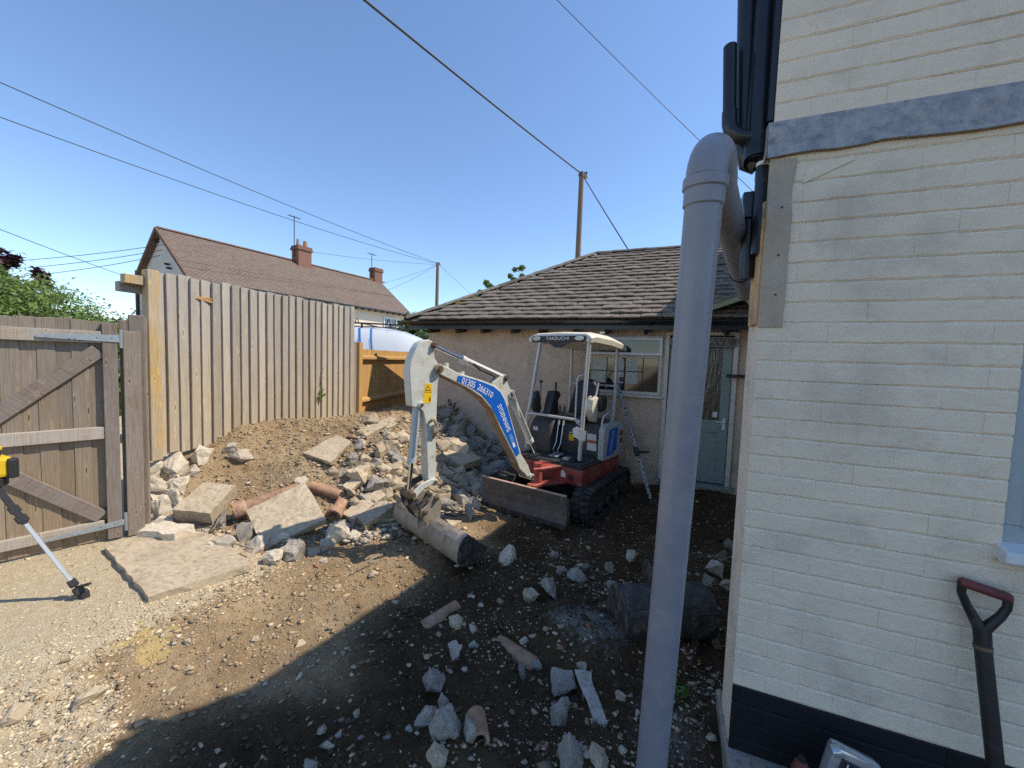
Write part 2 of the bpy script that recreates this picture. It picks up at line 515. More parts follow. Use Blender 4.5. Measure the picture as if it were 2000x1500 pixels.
WORLD_OF = {}                                               # object name -> world matrix (all built by translation only)


def wmat(o):
    return WORLD_OF.get(o.name, Matrix.Translation(o.location))


def adopt(o, parent, world):
    """put o at the world matrix and, when given, under parent"""
    WORLD_OF[o.name] = world
    if parent is not None:
        o.parent = parent
        o.matrix_parent_inverse = Matrix.Identity(4)
        o.matrix_basis = wmat(parent).inverted() @ world
    else:
        o.matrix_basis = world
    return o


class MB:
    """collects shapes in world (or frame) coordinates; build() links them as one mesh object"""

    def __init__(self, frame=None):
        self.v, self.f, self.m = [], [], []
        self.frame = frame
        self.mi = 0

    def add(self, verts, faces):
        k = len(self.v)
        for p in verts:
            p = Vector(p)
            self.v.append(self.frame @ p if self.frame else p)
        for fc in faces:
            self.f.append([i + k for i in fc])
            self.m.append(self.mi)
        return self

    def box(self, c, s, rot=None):
        x, y, z = (d / 2 for d in s)
        vs = [Vector((a, b_, c_)) for a in (-x, x) for b_ in (-y, y) for c_ in (-z, z)]
        if rot is not None:
            vs = [rot @ p for p in vs]
        vs = [p + Vector(c) for p in vs]
        return self.add(vs, [(0, 1, 3, 2), (4, 6, 7, 5), (0, 4, 5, 1), (2, 3, 7, 6), (0, 2, 6, 4), (1, 5, 7, 3)])

    def bar(self, p0, p1, w, h, up=(0, 0, 1)):
        p0, p1 = Vector(p0), Vector(p1)
        d = (p1 - p0)
        L = d.length
        d.normalize()
        upv = Vector(up)
        s = d.cross(upv)
        if s.length < 1e-4:
            s = d.cross(Vector((1, 0, 0)))
        s.normalize()
        u = s.cross(d)
        rot = Matrix((s, d, u)).transposed()
        return self.box((p0 + p1) / 2, (w, L, h), rot)

    def tube(self, pts, r, seg=12, cap=True, radii=None):
        pts = [Vector(p) for p in pts]
        n = len(pts)
        rings = []
        prev = None
        for i, p in enumerate(pts):
            if i == 0:
                t = pts[1] - p
            elif i == n - 1:
                t = p - pts[i - 1]
            else:
                t = (pts[i + 1] - p).normalized() + (p - pts[i - 1]).normalized()
            t.normalize()
            if prev is None:
                a = t.cross(Vector((0, 0, 1)))
                if a.length < 1e-3:
                    a = t.cross(Vector((1, 0, 0)))
                a.normalize()
            else:
                a = prev - t * prev.dot(t)
                a.normalize()
            prev = a
            bb = t.cross(a)
            rr = radii[i] if radii else r
            rings.append([p + a * (math.cos(2 * math.pi * k / seg) * rr) + bb * (math.sin(2 * math.pi * k / seg) * rr) for k in range(seg)])
        vs = [q for ring in rings for q in ring]
        fs = []
        for i in range(n - 1):
            for k in range(seg):
                fs.append((i * seg + k, i * seg + (k + 1) % seg, (i + 1) * seg + (k + 1) % seg, (i + 1) * seg + k))
        if cap:
            fs.append(tuple(reversed(range(seg))))
            fs.append(tuple(range((n - 1) * seg, n * seg)))
        return self.add(vs, fs)

    def prism(self, poly, fn, t0, t1):
        """poly in 2D, fn(u, v, t) -> point"""
        n = len(poly)
        vs = [fn(u, v, t0) for u, v in poly] + [fn(u, v, t1) for u, v in poly]
        fs = [tuple(reversed(range(n))), tuple(range(n, 2 * n))]
        for i in range(n):
            j = (i + 1) % n
            fs.append((i, j, n + j, n + i))
        return self.add(vs, fs)

    def mesh(self, mats, bevel=0.0, smooth=False, center=None, seg=1, fix=True):
        me = bpy.data.meshes.new('mesh')
        c = center if center is not None else Vector((0, 0, 0))
        me.from_pydata([tuple(p - c) for p in self.v], [], self.f)
        for mt in (mats if isinstance(mats, (list, tuple)) else [mats]):
            me.materials.append(MATS[mt] if isinstance(mt, str) else mt)
        if any(self.m):
            me.polygons.foreach_set('material_index', self.m)
        if bevel or fix:
            bm = bmesh.new()
            bm.from_mesh(me)
            if fix:
                bmesh.ops.recalc_face_normals(bm, faces=bm.faces)
            if bevel:
                ed = [e for e in bm.edges if len(e.link_faces) == 2 and e.calc_face_angle(0) > 0.6]
                bmesh.ops.bevel(bm, geom=ed, offset=bevel, segments=seg, affect='EDGES', profile=0.6, clamp_overlap=True)
            bm.to_mesh(me)
            bm.free()
        if smooth:
            me.polygons.foreach_set('use_smooth', [True] * len(me.polygons))
            try:
                me.set_sharp_from_angle(angle=RAD(38))
            except Exception:
                pass
        me.update()
        return me

    def center(self):
        lo = Vector((min(p.x for p in self.v), min(p.y for p in self.v), min(p.z for p in self.v)))
        hi = Vector((max(p.x for p in self.v), max(p.y for p in self.v), max(p.z for p in self.v)))
        return (lo + hi) / 2

    def build(self, name, mats, parent=None, bevel=0.0, smooth=False, seg=1):
        c = self.center()
        me = self.mesh(mats, bevel, smooth, c, seg)
        me.name = name
        o = link(bpy.data.objects.new(name, me))
        return adopt(o, parent, Matrix.Translation(c))


def obj_from_mesh(name, me, parent, world):
    o = link(bpy.data.objects.new(name, me))
    return adopt(o, parent, world)


def text_mesh(body, size, extrude, mat, spacing=1.0):
    cu = bpy.data.curves.new('lettering', 'FONT')
    cu.body = body
    cu.size = size
    cu.extrude = extrude
    cu.space_character = spacing
    cu.align_x = 'CENTER'
    cu.align_y = 'CENTER'
    cu.resolution_u = 3
    tmp = bpy.data.objects.new('tmp', cu)
    link(tmp)
    bpy.context.view_layer.update()
    me = bpy.data.meshes.new_from_object(tmp.evaluated_get(bpy.context.evaluated_depsgraph_get()))
    bpy.data.objects.remove(tmp, do_unlink=True)
    me.materials.clear()
    me.materials.append(MATS[mat])
    return me


def lettering(name, body, size, mat, parent, centre, xdir, ydir, width=None, extrude=0.0008, bold=0.0):
    """flat letters at centre, running along xdir with ydir up"""
    me = text_mesh(body, size, extrude, mat)
    xs = [v.co.x for v in me.vertices]
    k = 1.0
    if width:
        k = width / (max(xs) - min(xs))
    x, y = Vector(xdir).normalized(), Vector(ydir).normalized()
    z = x.cross(y).normalized()
    y = z.cross(x)
    W = Matrix(((x.x * k, y.x, z.x, centre[0]), (x.y * k, y.y, z.y, centre[1]), (x.z * k, y.z, z.z, centre[2]), (0, 0, 0, 1)))
    for v in me.vertices:
        v.co = W.to_3x3() @ v.co
    return obj_from_mesh(name, me, parent, Matrix.Translation(Vector(centre)))

# ------------------------------------------------------------------ the ground: one sheet, fine in the yard, reaching the horizon
def sstep(a,b,v):
    t=np.clip((v-a)/(b-a),0,1); return t*t*(3-2*t)
FRONT=[(-5.2,1.55),(-4.3,1.8),(-3.0,2.25),(-2.25,3.0),(-2.05,3.9),(-1.95,6.5)]
def mound_d(x,y):
    best=np.full(np.shape(x),1e9); sg=np.zeros(np.shape(x))
    for (ax,ay),(bx,by) in zip(FRONT[:-1],FRONT[1:]):
        ux,uy=bx-ax,by-ay; L=ux*ux+uy*uy
        t=np.clip(((x-ax)*ux+(y-ay)*uy)/L,0,1)
        dx,dy=x-(ax+t*ux),y-(ay+t*uy); d=np.hypot(dx,dy)
        c=ux*(y-ay)-uy*(x-ax)
        m=d<best-1e-9; best=np.where(m,d,best); sg=np.where(m,np.sign(c),sg)
    return best*sg
def base_h(x,y):
    x=np.asarray(x,float); y=np.asarray(y,float)
    z=np.full(np.shape(x),-.10)
    z=z+.10*sstep(-2.2,-3.1,x)*sstep(2.7,1.8,y)
    z=z-.11*np.exp(-(((x+1.1)/1.0)**2+((y-4.75)/.95)**2))
    z=z+.05*np.exp(-(((x+1.75)/.5)**2+((y-2.8)/.35)**2))
    z=z-.10*np.exp(-(((x+.55)/.22)**2+((y-1.95)/.16)**2))
    z=z+.07*np.exp(-(((x+.35)/.35)**2+((y-2.35)/.25)**2))
    z=z-.12*np.exp(-(((x-.12)/.25)**2+((y-1.35)/.2)**2))
    z=z-.10*np.exp(-(((x-.35)/.5)**2+((y-4.4)/.4)**2))
    d=mound_d(x,y)
    inside=sstep(-4.75,-4.5,x)*sstep(6.2,5.95,y)
    z=z+inside*(.86*sstep(-.12,1.75,d)-.07*sstep(1.5,2.3,d)+.36*np.exp(-((x+4.5)/.38)**2)*sstep(1.95,2.2,y)*sstep(3.6,2.6,y))
    far=sstep(0,1.2,np.maximum(np.maximum(-5.2-x,x-2.0),np.maximum(y-6.4,-.6-y)))
    return z*(1-far)


def ground_zs(X, Y):
    B = base_h(np.array(X), np.array(Y))
    return [ground_z(x, y, float(b_)) for x, y, b_ in zip(X, Y, B)]


def ground_z(x, y, z=None):
    """height of the finished ground with its lumps"""
    if z is None:
        z = float(base_h(x, y))
    if -6 < x < 3 and -1 < y < 7:
        k = 1.0 if x > -2.75 or y > 2.2 else 0.25
        p = Vector((x, y, 0.0))
        k *= 1.0 + 0.5 * (x < -2.4 and y > 2.2)
        if x > -1.9:
            e = min(1.0, (x + 1.9) / .5) * (1.0 if y < 5.3 else .3)
            z += e * (0.05 * noise.noise(p * 3.3 + Vector((9, 2, 0))) + 0.03 * noise.noise(p * 7.1) + 0.014 * noise.noise(p * 15) - 0.03 * abs(noise.noise(p * 5.2 + Vector((0, 5, 0)))))
        z += k * (0.05 * noise.fractal(p * 2.3, 0.8, 2.0, 4) * 0.6 + 0.016 * noise.noise(p * 11 + Vector((3, 7, 0))) + 0.008 * noise.noise(p * 27))
    return z


def shade_at(x, y):
    """shade over the moist dug soil on the house side, painted into its colour"""
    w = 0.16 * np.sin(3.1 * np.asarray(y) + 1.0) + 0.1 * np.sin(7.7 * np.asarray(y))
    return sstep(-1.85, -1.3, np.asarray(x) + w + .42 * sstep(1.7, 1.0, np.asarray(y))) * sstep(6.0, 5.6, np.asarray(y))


def build_ground():
    def axis(a, b_, st, lo, hi):
        fine = list(np.arange(a, b_, st))
        out_lo, d, p = [], 0.15, a
        while p > lo:
            p -= d
            d *= 1.6
            out_lo.append(p)
        out_hi, d, p = [], 0.15, fine[-1]
        while p < hi:
            p += d
            d *= 1.6
            out_hi.append(p)
        return out_lo[::-1] + fine + out_hi
    xs = axis(-4.75, 1.4, 0.026, -900, 900)
    ys = axis(0.3, 5.95, 0.026, -900, 900)
    nx, ny = len(xs), len(ys)
    gx = [float(x) for y in ys for x in xs]
    gy = [float(y) for y in ys for x in xs]
    verts = list(zip(gx, gy, ground_zs(gx, gy)))
    me = bpy.data.meshes.new('ground')
    faces = [(j * nx + i, j * nx + i + 1, (j + 1) * nx + i + 1, (j + 1) * nx + i) for j in range(ny - 1) for i in range(nx - 1)]
    me.from_pydata(verts, [], faces)
    X = np.array([v[0] for v in verts])
    Y = np.array([v[1] for v in verts])
    g = sstep(-2.55, -2.85, X) * sstep(2.35, 2.0, Y)
    g = np.maximum(g, 0.95 * np.exp(-(((X + 2.5) / 0.42) ** 2 + ((Y - 0.72) / 0.26) ** 2) ** 2))
    g = np.maximum(g, sstep(-1.9, -2.3, X) * sstep(0.75, 0.5, Y))
    g = np.where((X < -4.6) | (Y > 6.2), 0.6, g)
    sand = 1.5 * np.exp(-(((X + 2.62 + .05 * np.sin(Y * 31)) / 0.15) ** 2 + ((Y - 1.2 + .04 * np.sin(X * 27)) / 0.085) ** 2))
    dust = 0.8 * np.exp(-(((X + 0.38) / 0.3) ** 2 + ((Y - 2.42) / 0.24) ** 2)) + 0.45 * np.exp(-(((X - 0.1) / 0.35) ** 2 + ((Y - 1.9) / 0.35) ** 2)) + 0.35 * np.exp(-(((X - 0.3) / 0.4) ** 2 + ((Y - 3.4) / 0.5) ** 2))
    col = np.stack([np.clip(g, 0, 1), np.clip(sand, 0, 1), np.clip(dust, 0, 1), np.ones_like(g)], 1).astype(np.float32)
    ca = me.color_attributes.new('zone', 'FLOAT_COLOR', 'POINT')
    ca.data.foreach_set('color', col.ravel())
    da = me.attributes.new('shade_mask', 'FLOAT', 'POINT')
    da.data.foreach_set('value', shade_at(X, Y).astype(np.float32))
    me.materials.append(MATS['soil'])
    me.polygons.foreach_set('use_smooth', [True] * len(me.polygons))
    o = link(bpy.data.objects.new('ground', me))
    tag(o, 'dug brown soil of the yard with pale gravel by the gate', None, None, 'structure')
    return o


build_ground()


def hull_rock(seed, n=16, flat=1.0, jitter=0.0, sub=0):
    r = random.Random(seed)
    bm = bmesh.new()
    for _ in range(n):
        d = Vector((r.gauss(0, 1), r.gauss(0, 1), r.gauss(0, 1))).normalized()
        d = Vector((d.x * 0.5, d.y * 0.5, d.z * 0.5 * flat)) * r.uniform(0.8, 1.05)
        bm.verts.new(d)
    res = bmesh.ops.convex_hull(bm, input=bm.verts)
    bmesh.ops.delete(bm, geom=[e for e in res['geom_interior'] if isinstance(e, bmesh.types.BMVert)], context='VERTS')
    if sub:
        bmesh.ops.triangulate(bm, faces=bm.faces)
        bmesh.ops.subdivide_edges(bm, edges=bm.edges, cuts=sub, use_grid_fill=True)
        for v in bm.verts:
            q = v.co * 4 + Vector((seed, seed * 2, 0))
            v.co += v.co.normalized() * (jitter * noise.noise(q) + jitter * 0.45 * noise.noise(q * 2.9) + jitter * 0.25 * noise.noise(q * 7))
    bmesh.ops.recalc_face_normals(bm, faces=bm.faces)
    me = bpy.data.meshes.new('rock')
    bm.to_mesh(me)
    bm.free()
    lo = [min(v.co[i] for v in me.vertices) for i in range(3)]
    hi = [max(v.co[i] for v in me.vertices) for i in range(3)]
    for v in me.vertices:
        for i in range(3):
            v.co[i] = (v.co[i] - (lo[i] + hi[i]) / 2) / (hi[i] - lo[i])
    return me


# small loose stuff nobody could count: pebbles, chips and crumbs of soil, each with its own faces
def scatter(name, label, n, place, size, tone, seed, lift=0.14):
    r = np.random.default_rng(seed)
    protos = []
    for k in range(12):
        bm = bmesh.new()
        rr = random.Random(k)
        for _ in range(11):
            d = Vector((rr.gauss(0, 1), rr.gauss(0, 1), rr.gauss(0, 1))).normalized() * rr.uniform(.4, .58)
            bm.verts.new((d.x, d.y, d.z * .62))
        res = bmesh.ops.convex_hull(bm, input=bm.verts)
        bmesh.ops.delete(bm, geom=[e for e in res['geom_interior'] if isinstance(e, bmesh.types.BMVert)], context='VERTS')
        bmesh.ops.triangulate(bm, faces=bm.faces)
        bmesh.ops.recalc_face_normals(bm, faces=bm.faces)
        bm.verts.index_update()
        bm.verts.ensure_lookup_table()
        protos.append((np.array([v.co[:] for v in bm.verts]), np.array([[v.index for v in f.verts] for f in bm.faces])))
        bm.free()
    pts = place(r, n)
    V, F, C = [], [], []
    base = 0
    for (x, y), gz in zip(pts, ground_zs([p[0] for p in pts], [p[1] for p in pts])):
        pv, pf = protos[r.integers(12)]
        s = size(r)
        a = r.uniform(0, 6.283)
        ca, sa = math.cos(a), math.sin(a)
        sc = np.array([s * r.uniform(0.9, 1.6), s * r.uniform(0.7, 1.05), s * r.uniform(0.45, 0.95)])
        q = pv * sc
        q = np.stack([q[:, 0] * ca - q[:, 1] * sa, q[:, 0] * sa + q[:, 1] * ca, q[:, 2]], 1)
        q += np.array([x, y, gz + s * lift])
        V.append(q)
        F.append(pf + base)
        base += len(pv)
        C.append(np.tile(np.array([*tone(r, x, y), 1.0]), (len(pv), 1)))
    V = np.concatenate(V)
    F = np.concatenate(F)
    me = bpy.data.meshes.new(name)
    me.vertices.add(len(V))
    me.vertices.foreach_set('co', V.astype(np.float32).ravel())
    me.loops.add(F.size)
    me.loops.foreach_set('vertex_index', F.astype(np.int32).ravel())
    me.polygons.add(len(F))
    me.polygons.foreach_set('loop_start', np.arange(0, F.size, 3, dtype=np.int32))
    me.polygons.foreach_set('loop_total', np.full(len(F), 3, dtype=np.int32))
    at = me.color_attributes.new('tone', 'FLOAT_COLOR', 'POINT')
    at.data.foreach_set('color', np.concatenate(C).astype(np.float32).ravel())
    me.materials.append(MATS['pebble'])
    me.update(calc_edges=True)
    me.validate()
    o = link(bpy.data.objects.new(name, me))
    return tag(o, label, None, None, 'stuff')


def in_yard(x, y):
    return not (x > 0.3 and y > 1.72 and y < 2.1) and y < 5.8


def place_gravel(r, n):
    out = []
    while len(out) < n:
        x, y = r.uniform(-4.4, -1.9), r.uniform(0.45, 2.3)
        if x < -3.0 + 0.15 * r.normal():
            keep = 0.07
        elif x < -2.62 + 0.1 * r.normal():
            keep = 1.0
        elif ((x + 2.5) / 0.45) ** 2 + ((y - 0.72) / 0.3) ** 2 < 1:
            keep = 1.0
        elif y < 0.75 and x < -1.95:
            keep = 0.8
        else:
            keep = 0.02
        if r.random() < keep:
            out.append((x, y))
    return out


def tone_gravel(r, x, y):
    k = r.uniform(0.55, 1.1)
    w = r.uniform(-0.02, 0.03)
    return (0.66 * k + w, 0.555 * k, 0.395 * k - w)


scatter('gravel', 'pale loose gravel on the ground by the gate', 9500, place_gravel, lambda r: float(np.clip(r.lognormal(-4.7, 0.5), 0.004, 0.035)), tone_gravel, 3, 0.06)


def place_soil(r, n):
    out = []
    while len(out) < n:
        q = r.random()
        if q < 0.35:
            x, y = r.uniform(-2.9, 0.3), r.uniform(0.7, 3.0)
        elif q < 0.65:
            x, y = r.uniform(-4.4, -2.6), r.uniform(2.1, 4.8)
        else:
            x, y = r.uniform(-4.4, 1.0), r.uniform(0.6, 5.8)
        if x < -2.8 and y < 1.9:
            continue
        if in_yard(x, y):
            out.append((x, y))
    return out


def tone_soil(r, x, y):
    k = r.uniform(0.65, 1.3) * (1 - .78 * float(shade_at(x, y)))  # crumbs take the same painted shade
    return (0.37 * k, 0.268 * k, 0.165 * k)


scatter('soil_crumbs', 'crumbs and clods of brown soil strewn over the yard', 34000, place_soil, lambda r: float(np.clip(r.lognormal(-4.75, 0.6), 0.004, 0.05)), tone_soil, 4)


def place_chips(r, n):
    out = []
    while len(out) < n:
        q = r.random()
        if q < 0.30:
            x, y = r.uniform(-3.4, -1.8), r.uniform(2.9, 5.8)       # the rubble heap
            if float(mound_d(x, y)) < -0.1:
                continue
        elif q < 0.55:
            x, y = r.uniform(-4.4, -2.6), r.uniform(1.9, 4.6)
            if float(mound_d(x, y)) < -0.2:
                continue
        elif q < 0.88:
            x, y = r.normal(-0.05, 0.75), r.normal(2.4, 0.95)
            if noise.noise(Vector((x * 2.2, y * 2.2, 4.0))) < r.uniform(-.25, .3):
                continue
        else:
            x, y = r.uniform(-2.6, 1.0), r.uniform(0.8, 5.5)
        if in_yard(x, y) and -4.4 < x < 1.1 and 0.5 < y < 5.8:
            out.append((x, y))
    return out


def tone_chip(r, x, y):
    k = r.uniform(0.4, 1.15) * (1 - .12 * float(shade_at(x, y)))  # chips only slightly darkened by the painted shade
    w = r.uniform(-0.01, 0.035)
    if r.random() < 0.06:
        return (0.36 * k, 0.17 * k, 0.11 * k)
    return (0.50 * k + w, 0.43 * k, 0.33 * k - w)


scatter('stone_chips', 'small chips of stone and concrete scattered over the soil', 30000, place_chips, lambda r: float(np.clip(r.lognormal(-4.6, 0.65), 0.004, 0.075)), tone_chip, 5)

def place_debris(r, n):
    out = []
    while len(out) < n:
        x, y = r.uniform(-3.5, -1.85), r.uniform(2.6, 5.75)
        d = float(mound_d(x, y))
        if d < -.12 or (x < -3.0 and y < 3.2) or (x < -3.25 and y > 4.2 and r.random() < .6) or (x < -3.2 and r.random() < .5):
            if r.random() > .04:
                continue
        out.append((x, y))
    return out


def tone_debris(r, x, y):
    k = r.uniform(0.6, 1.1)
    if r.random() < 0.07:
        return (0.34 * k, 0.19 * k, 0.13 * k)
    if r.random() < 0.3:
        return (0.40 * k, 0.37 * k, 0.325 * k)
    return (0.50 * k, 0.41 * k, 0.295 * k)


scatter('rubble_debris', 'small broken rubble filling the gaps of the heap', 5200, place_debris, lambda r: float(np.clip(r.lognormal(-3.35, 0.45), 0.016, 0.09)), tone_debris, 6, 0.25)

# ------------------------------------------------------------------ stones, slabs and pipes one can pick out
ROCKS = {
    'bank': [(-4.49, 2.13, 0.197, 0.148), (-4.36, 2.23, 0.309, 0.17), (-4.3, 2.44, 0.234, 0.177), (-4.26, 2.29, 0.17, 0.12), (-4.36, 2.08, 0.25, 0.241), (-4.21, 2.18, 0.214, 0.146), (-4.19, 2.11, 0.248, 0.124), (-4.32, 2.03, 0.161, 0.171), (-4.16, 2.05, 0.215, 0.206), (-4.04, 1.98, 0.182, 0.118), (-4.06, 1.87, 0.133, 0.097), (-4.2, 1.98, 0.111, 0.102), (-4.27, 2.19, 0.117, 0.098), (-4.48, 2.18, 0.149, 0.109), (-4.24, 1.92, 0.11, 0.082), (-3.79, 1.78, 0.092, 0.059), (-3.88, 1.93, 0.115, 0.071)],
    'toe': [(-3.87, 2.39, 0.119, 0.109), (-3.64, 2.18, 0.166, 0.157), (-3.21, 1.98, 0.166, 0.141), (-3.04, 2.09, 0.168, 0.143), (-3.32, 1.92, 0.124, 0.091), (-2.76, 2.05, 0.161, 0.137), (-2.75, 2.22, 0.178, 0.203), (-3.3, 2.2, 0.161, 0.179), (-3.65, 2.55, 0.101, 0.091), (-2.66, 2.6, 0.214, 0.242), (-3.41, 2.84, 0.127, 0.106), (-4.14, 2.7, 0.251, 0.142), (-4.23, 2.66, 0.163, 0.098), (-3.15, 2.24, 0.116, 0.098), (-2.96, 2.3, 0.115, 0.088), (-2.69, 2.35, 0.113, 0.087), (-2.68, 2.49, 0.136, 0.109), (-2.56, 2.67, 0.122, 0.094), (-2.49, 2.27, 0.075, 0.05), (-3.64, 2.06, 0.098, 0.071), (-4.04, 2.17, 0.124, 0.086), (-4.01, 2.32, 0.099, 0.079), (-3.69, 2.35, 0.126, 0.097), (-3.88, 2.18, 0.142, 0.094)],
    'heap': [(-3.54, 3.99, 0.229, 0.189), (-3.07, 3.64, 0.28, 0.207), (-3.09, 3.87, 0.23, 0.179), (-2.9, 3.77, 0.26, 0.21), (-3.12, 3.41, 0.187, 0.14), (-2.89, 3.48, 0.198, 0.152), (-3.0, 3.21, 0.266, 0.2), (-2.8, 3.26, 0.298, 0.21), (-2.73, 3.43, 0.205, 0.159), (-2.79, 3.57, 0.177, 0.153), (-2.68, 3.19, 0.215, 0.129), (-2.66, 3.09, 0.178, 0.115), (-2.55, 3.16, 0.19, 0.138), (-3.17, 3.3, 0.16, 0.126), (-3.01, 3.36, 0.149, 0.115), (-3.33, 3.54, 0.171, 0.122), (-3.32, 4.08, 0.229, 0.162), (-3.15, 4.13, 0.202, 0.175), (-2.73, 3.63, 0.178, 0.131), (-2.79, 3.09, 0.149, 0.106), (-2.95, 3.04, 0.128, 0.096), (-2.6, 3.38, 0.167, 0.134), (-3.19, 3.17, 0.134, 0.101), (-3.0, 3.47, 0.141, 0.117), (-3.42, 3.67, 0.126, 0.101), (-3.4, 4.5, 0.19, 0.146), (-3.29, 3.13, 0.112, 0.089), (-2.7, 3.29, 0.132, 0.099), (-2.83, 3.2, 0.12, 0.098), (-2.83, 2.98, 0.135, 0.104), (-2.63, 2.95, 0.142, 0.091)],
    'tanrock': [(-2.67, 4.75, 0.394, 0.336), (-2.82, 4.64, 0.217, 0.188), (-2.67, 4.32, 0.23, 0.19), (-2.58, 4.05, 0.205, 0.166), (-2.51, 4.18, 0.196, 0.157), (-2.36, 4.26, 0.223, 0.157), (-2.36, 4.05, 0.214, 0.164), (-2.34, 4.48, 0.204, 0.15), (-2.45, 3.84, 0.182, 0.146), (-2.24, 4.16, 0.191, 0.153), (-2.33, 3.87, 0.206, 0.158), (-2.59, 4.49, 0.181, 0.139)],
    'shade': [(-2.92, 5.13, 0.331, 0.268), (-2.82, 4.81, 0.223, 0.208), (-2.77, 5.11, 0.265, 0.218), (-3.32, 5.47, 0.322, 0.22), (-3.14, 5.59, 0.256, 0.188), (-2.7, 5.39, 0.308, 0.227), (-2.57, 5.47, 0.293, 0.228), (-2.61, 5.89, 0.243, 0.208), (-2.39, 4.97, 0.283, 0.238), (-2.39, 5.31, 0.267, 0.205), (-2.2, 5.18, 0.259, 0.213), (-2.22, 4.88, 0.261, 0.203), (-2.03, 4.99, 0.219, 0.175), (-2.2, 4.44, 0.241, 0.188), (-2.13, 3.9, 0.24, 0.18), (-1.97, 3.92, 0.203, 0.155), (-2.13, 3.67, 0.206, 0.149), (-2.05, 4.36, 0.222, 0.17), (-1.88, 3.63, 0.167, 0.122), (-2.45, 5.64, 0.232, 0.183), (-2.2, 5.48, 0.208, 0.176), (-2.57, 4.91, 0.224, 0.194), (-2.25, 5.83, 0.203, 0.169), (-2.43, 5.91, 0.19, 0.155), (-2.24, 3.96, 0.184, 0.135), (-2.22, 3.66, 0.161, 0.127), (-2.03, 5.39, 0.187, 0.14), (-2.33, 4.68, 0.184, 0.141), (-3.1, 4.97, 0.217, 0.17)],
    'fore': [(-1.14, 2.07, 0.104, 0.085), (-1.03, 1.86, 0.13, 0.088), (-1.03, 1.67, 0.13, 0.098), (-0.99, 1.5, 0.124, 0.104), (-0.92, 1.56, 0.08, 0.07), (-0.81, 1.4, 0.131, 0.15), (-0.79, 1.3, 0.098, 0.064), (-1.27, 1.1, 0.068, 0.055), (-0.41, 1.97, 0.15, 0.128), (-0.33, 2.06, 0.08, 0.063), (-0.38, 1.74, 0.089, 0.114), (-0.27, 1.54, 0.122, 0.131), (-0.17, 1.56, 0.112, 0.056), (-0.64, 1.95, 0.08, 0.086), (-0.59, 2.04, 0.071, 0.059), (-1.15, 2.91, 0.138, 0.172), (-0.7, 2.67, 0.182, 0.159), (-0.56, 2.96, 0.139, 0.122), (-0.81, 2.54, 0.118, 0.103), (-0.8, 3.18, 0.089, 0.072), (-0.51, 3.17, 0.086, 0.069), (0.5, 3.5, 0.169, 0.169), (0.73, 4.24, 0.171, 0.121), (0.42, 3.27, 0.12, 0.096), (-0.12, 1.96, 0.063, 0.052), (-0.37, 1.86, 0.042, 0.037), (-0.72, 1.45, 0.046, 0.137), (-0.71, 2.13, 0.05, 0.044), (-0.96, 1.96, 0.061, 0.049), (-1.01, 1.41, 0.033, 0.033), (-1.27, 1.36, 0.034, 0.029), (-0.29, 1.94, 0.048, 0.032), (-1.27, 1.25, 0.037, 0.032), (-0.19, 3.42, 0.116, 0.098), (-0.33, 3.18, 0.093, 0.076), (-0.69, 2.97, 0.075, 0.066), (0.54, 3.25, 0.109, 0.094), (0.55, 3.78, 0.109, 0.091), (-0.28, 2.96, 0.079, 0.071), (-1.09, 2.32, 0.043, 0.035)],
    'sunny': [(-2.45, 0.88, 0.136, 0.058), (-3.7, 2.27, 0.095, 0.066), (-2.15, 1.48, 0.048, 0.03), (-2.44, 1.29, 0.058, 0.029), (-2.27, 1.2, 0.044, 0.033), (-2.56, 0.84, 0.048, 0.029), (-1.89, 1.57, 0.054, 0.036), (-2.61, 0.71, 0.114, 0.059), (-2.01, 2.31, 0.072, 0.056), (-2.33, 1.75, 0.041, 0.034), (-2.11, 2.05, 0.052, 0.037)],
}
ROCK_META = {
    'bank': ('white chalky stone packed under the bottom edge of the tall fence', 'chalk_rubble', 'stones under the tall fence'),
    'toe': ('pale broken stone at the foot of the spoil heap', 'chalk_rubble', 'stones along the foot of the heap'),
    'heap': ('broken tan concrete lump on the sunny side of the spoil heap', 'pale_concrete', 'lumps on the sunny heap'),
    'tanrock': ('sunlit lump of rubble between the digger arm and its blade', 'pale_concrete', 'rubble between arm and blade'),
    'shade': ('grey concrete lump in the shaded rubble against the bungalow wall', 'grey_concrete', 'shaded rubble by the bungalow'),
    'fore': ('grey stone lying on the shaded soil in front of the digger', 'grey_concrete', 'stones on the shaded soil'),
    'sunny': ('small pale stone lying on the sunlit brown soil', 'pale_concrete', 'stones on the sunlit soil'),
}
OWN_ROCK = {
    ('bank', 1): 'largest white stone wedged beneath the tall fence boards',
    ('tanrock', 0): 'big rounded tan boulder just right of the digger arm',
    ('toe', 6): 'upright pitted grey stone below the tilted concrete slab',
    ('toe', 9): 'white flinty stone below the short clay pipe',
    ('fore', 5): 'large pale stone standing beside the clay pipe end in the foreground',
    ('fore', 8): 'pale stone with a flat top left of the thin slab sliver',
    ('fore', 11): 'large pale stone at the bottom edge near the grey pipe',
    ('fore', 16): 'dark blue grey stone in front of the dozer blade',
    ('sunny', 0): 'flat pinkish brick shaped stone on the gravel at lower left',
}
ROCK_MESH = [hull_rock(40 + k, 11 + k % 6, 1.0, 0.085, 3) for k in range(12)]
ROCK_OF = {}


def rock_mesh(k, mat):
    key = (k % 12, mat)
    if key not in ROCK_OF:
        me = ROCK_MESH[k % 12].copy()
        me.materials.append(MATS[mat])
        ROCK_OF[key] = me
    return ROCK_OF[key]


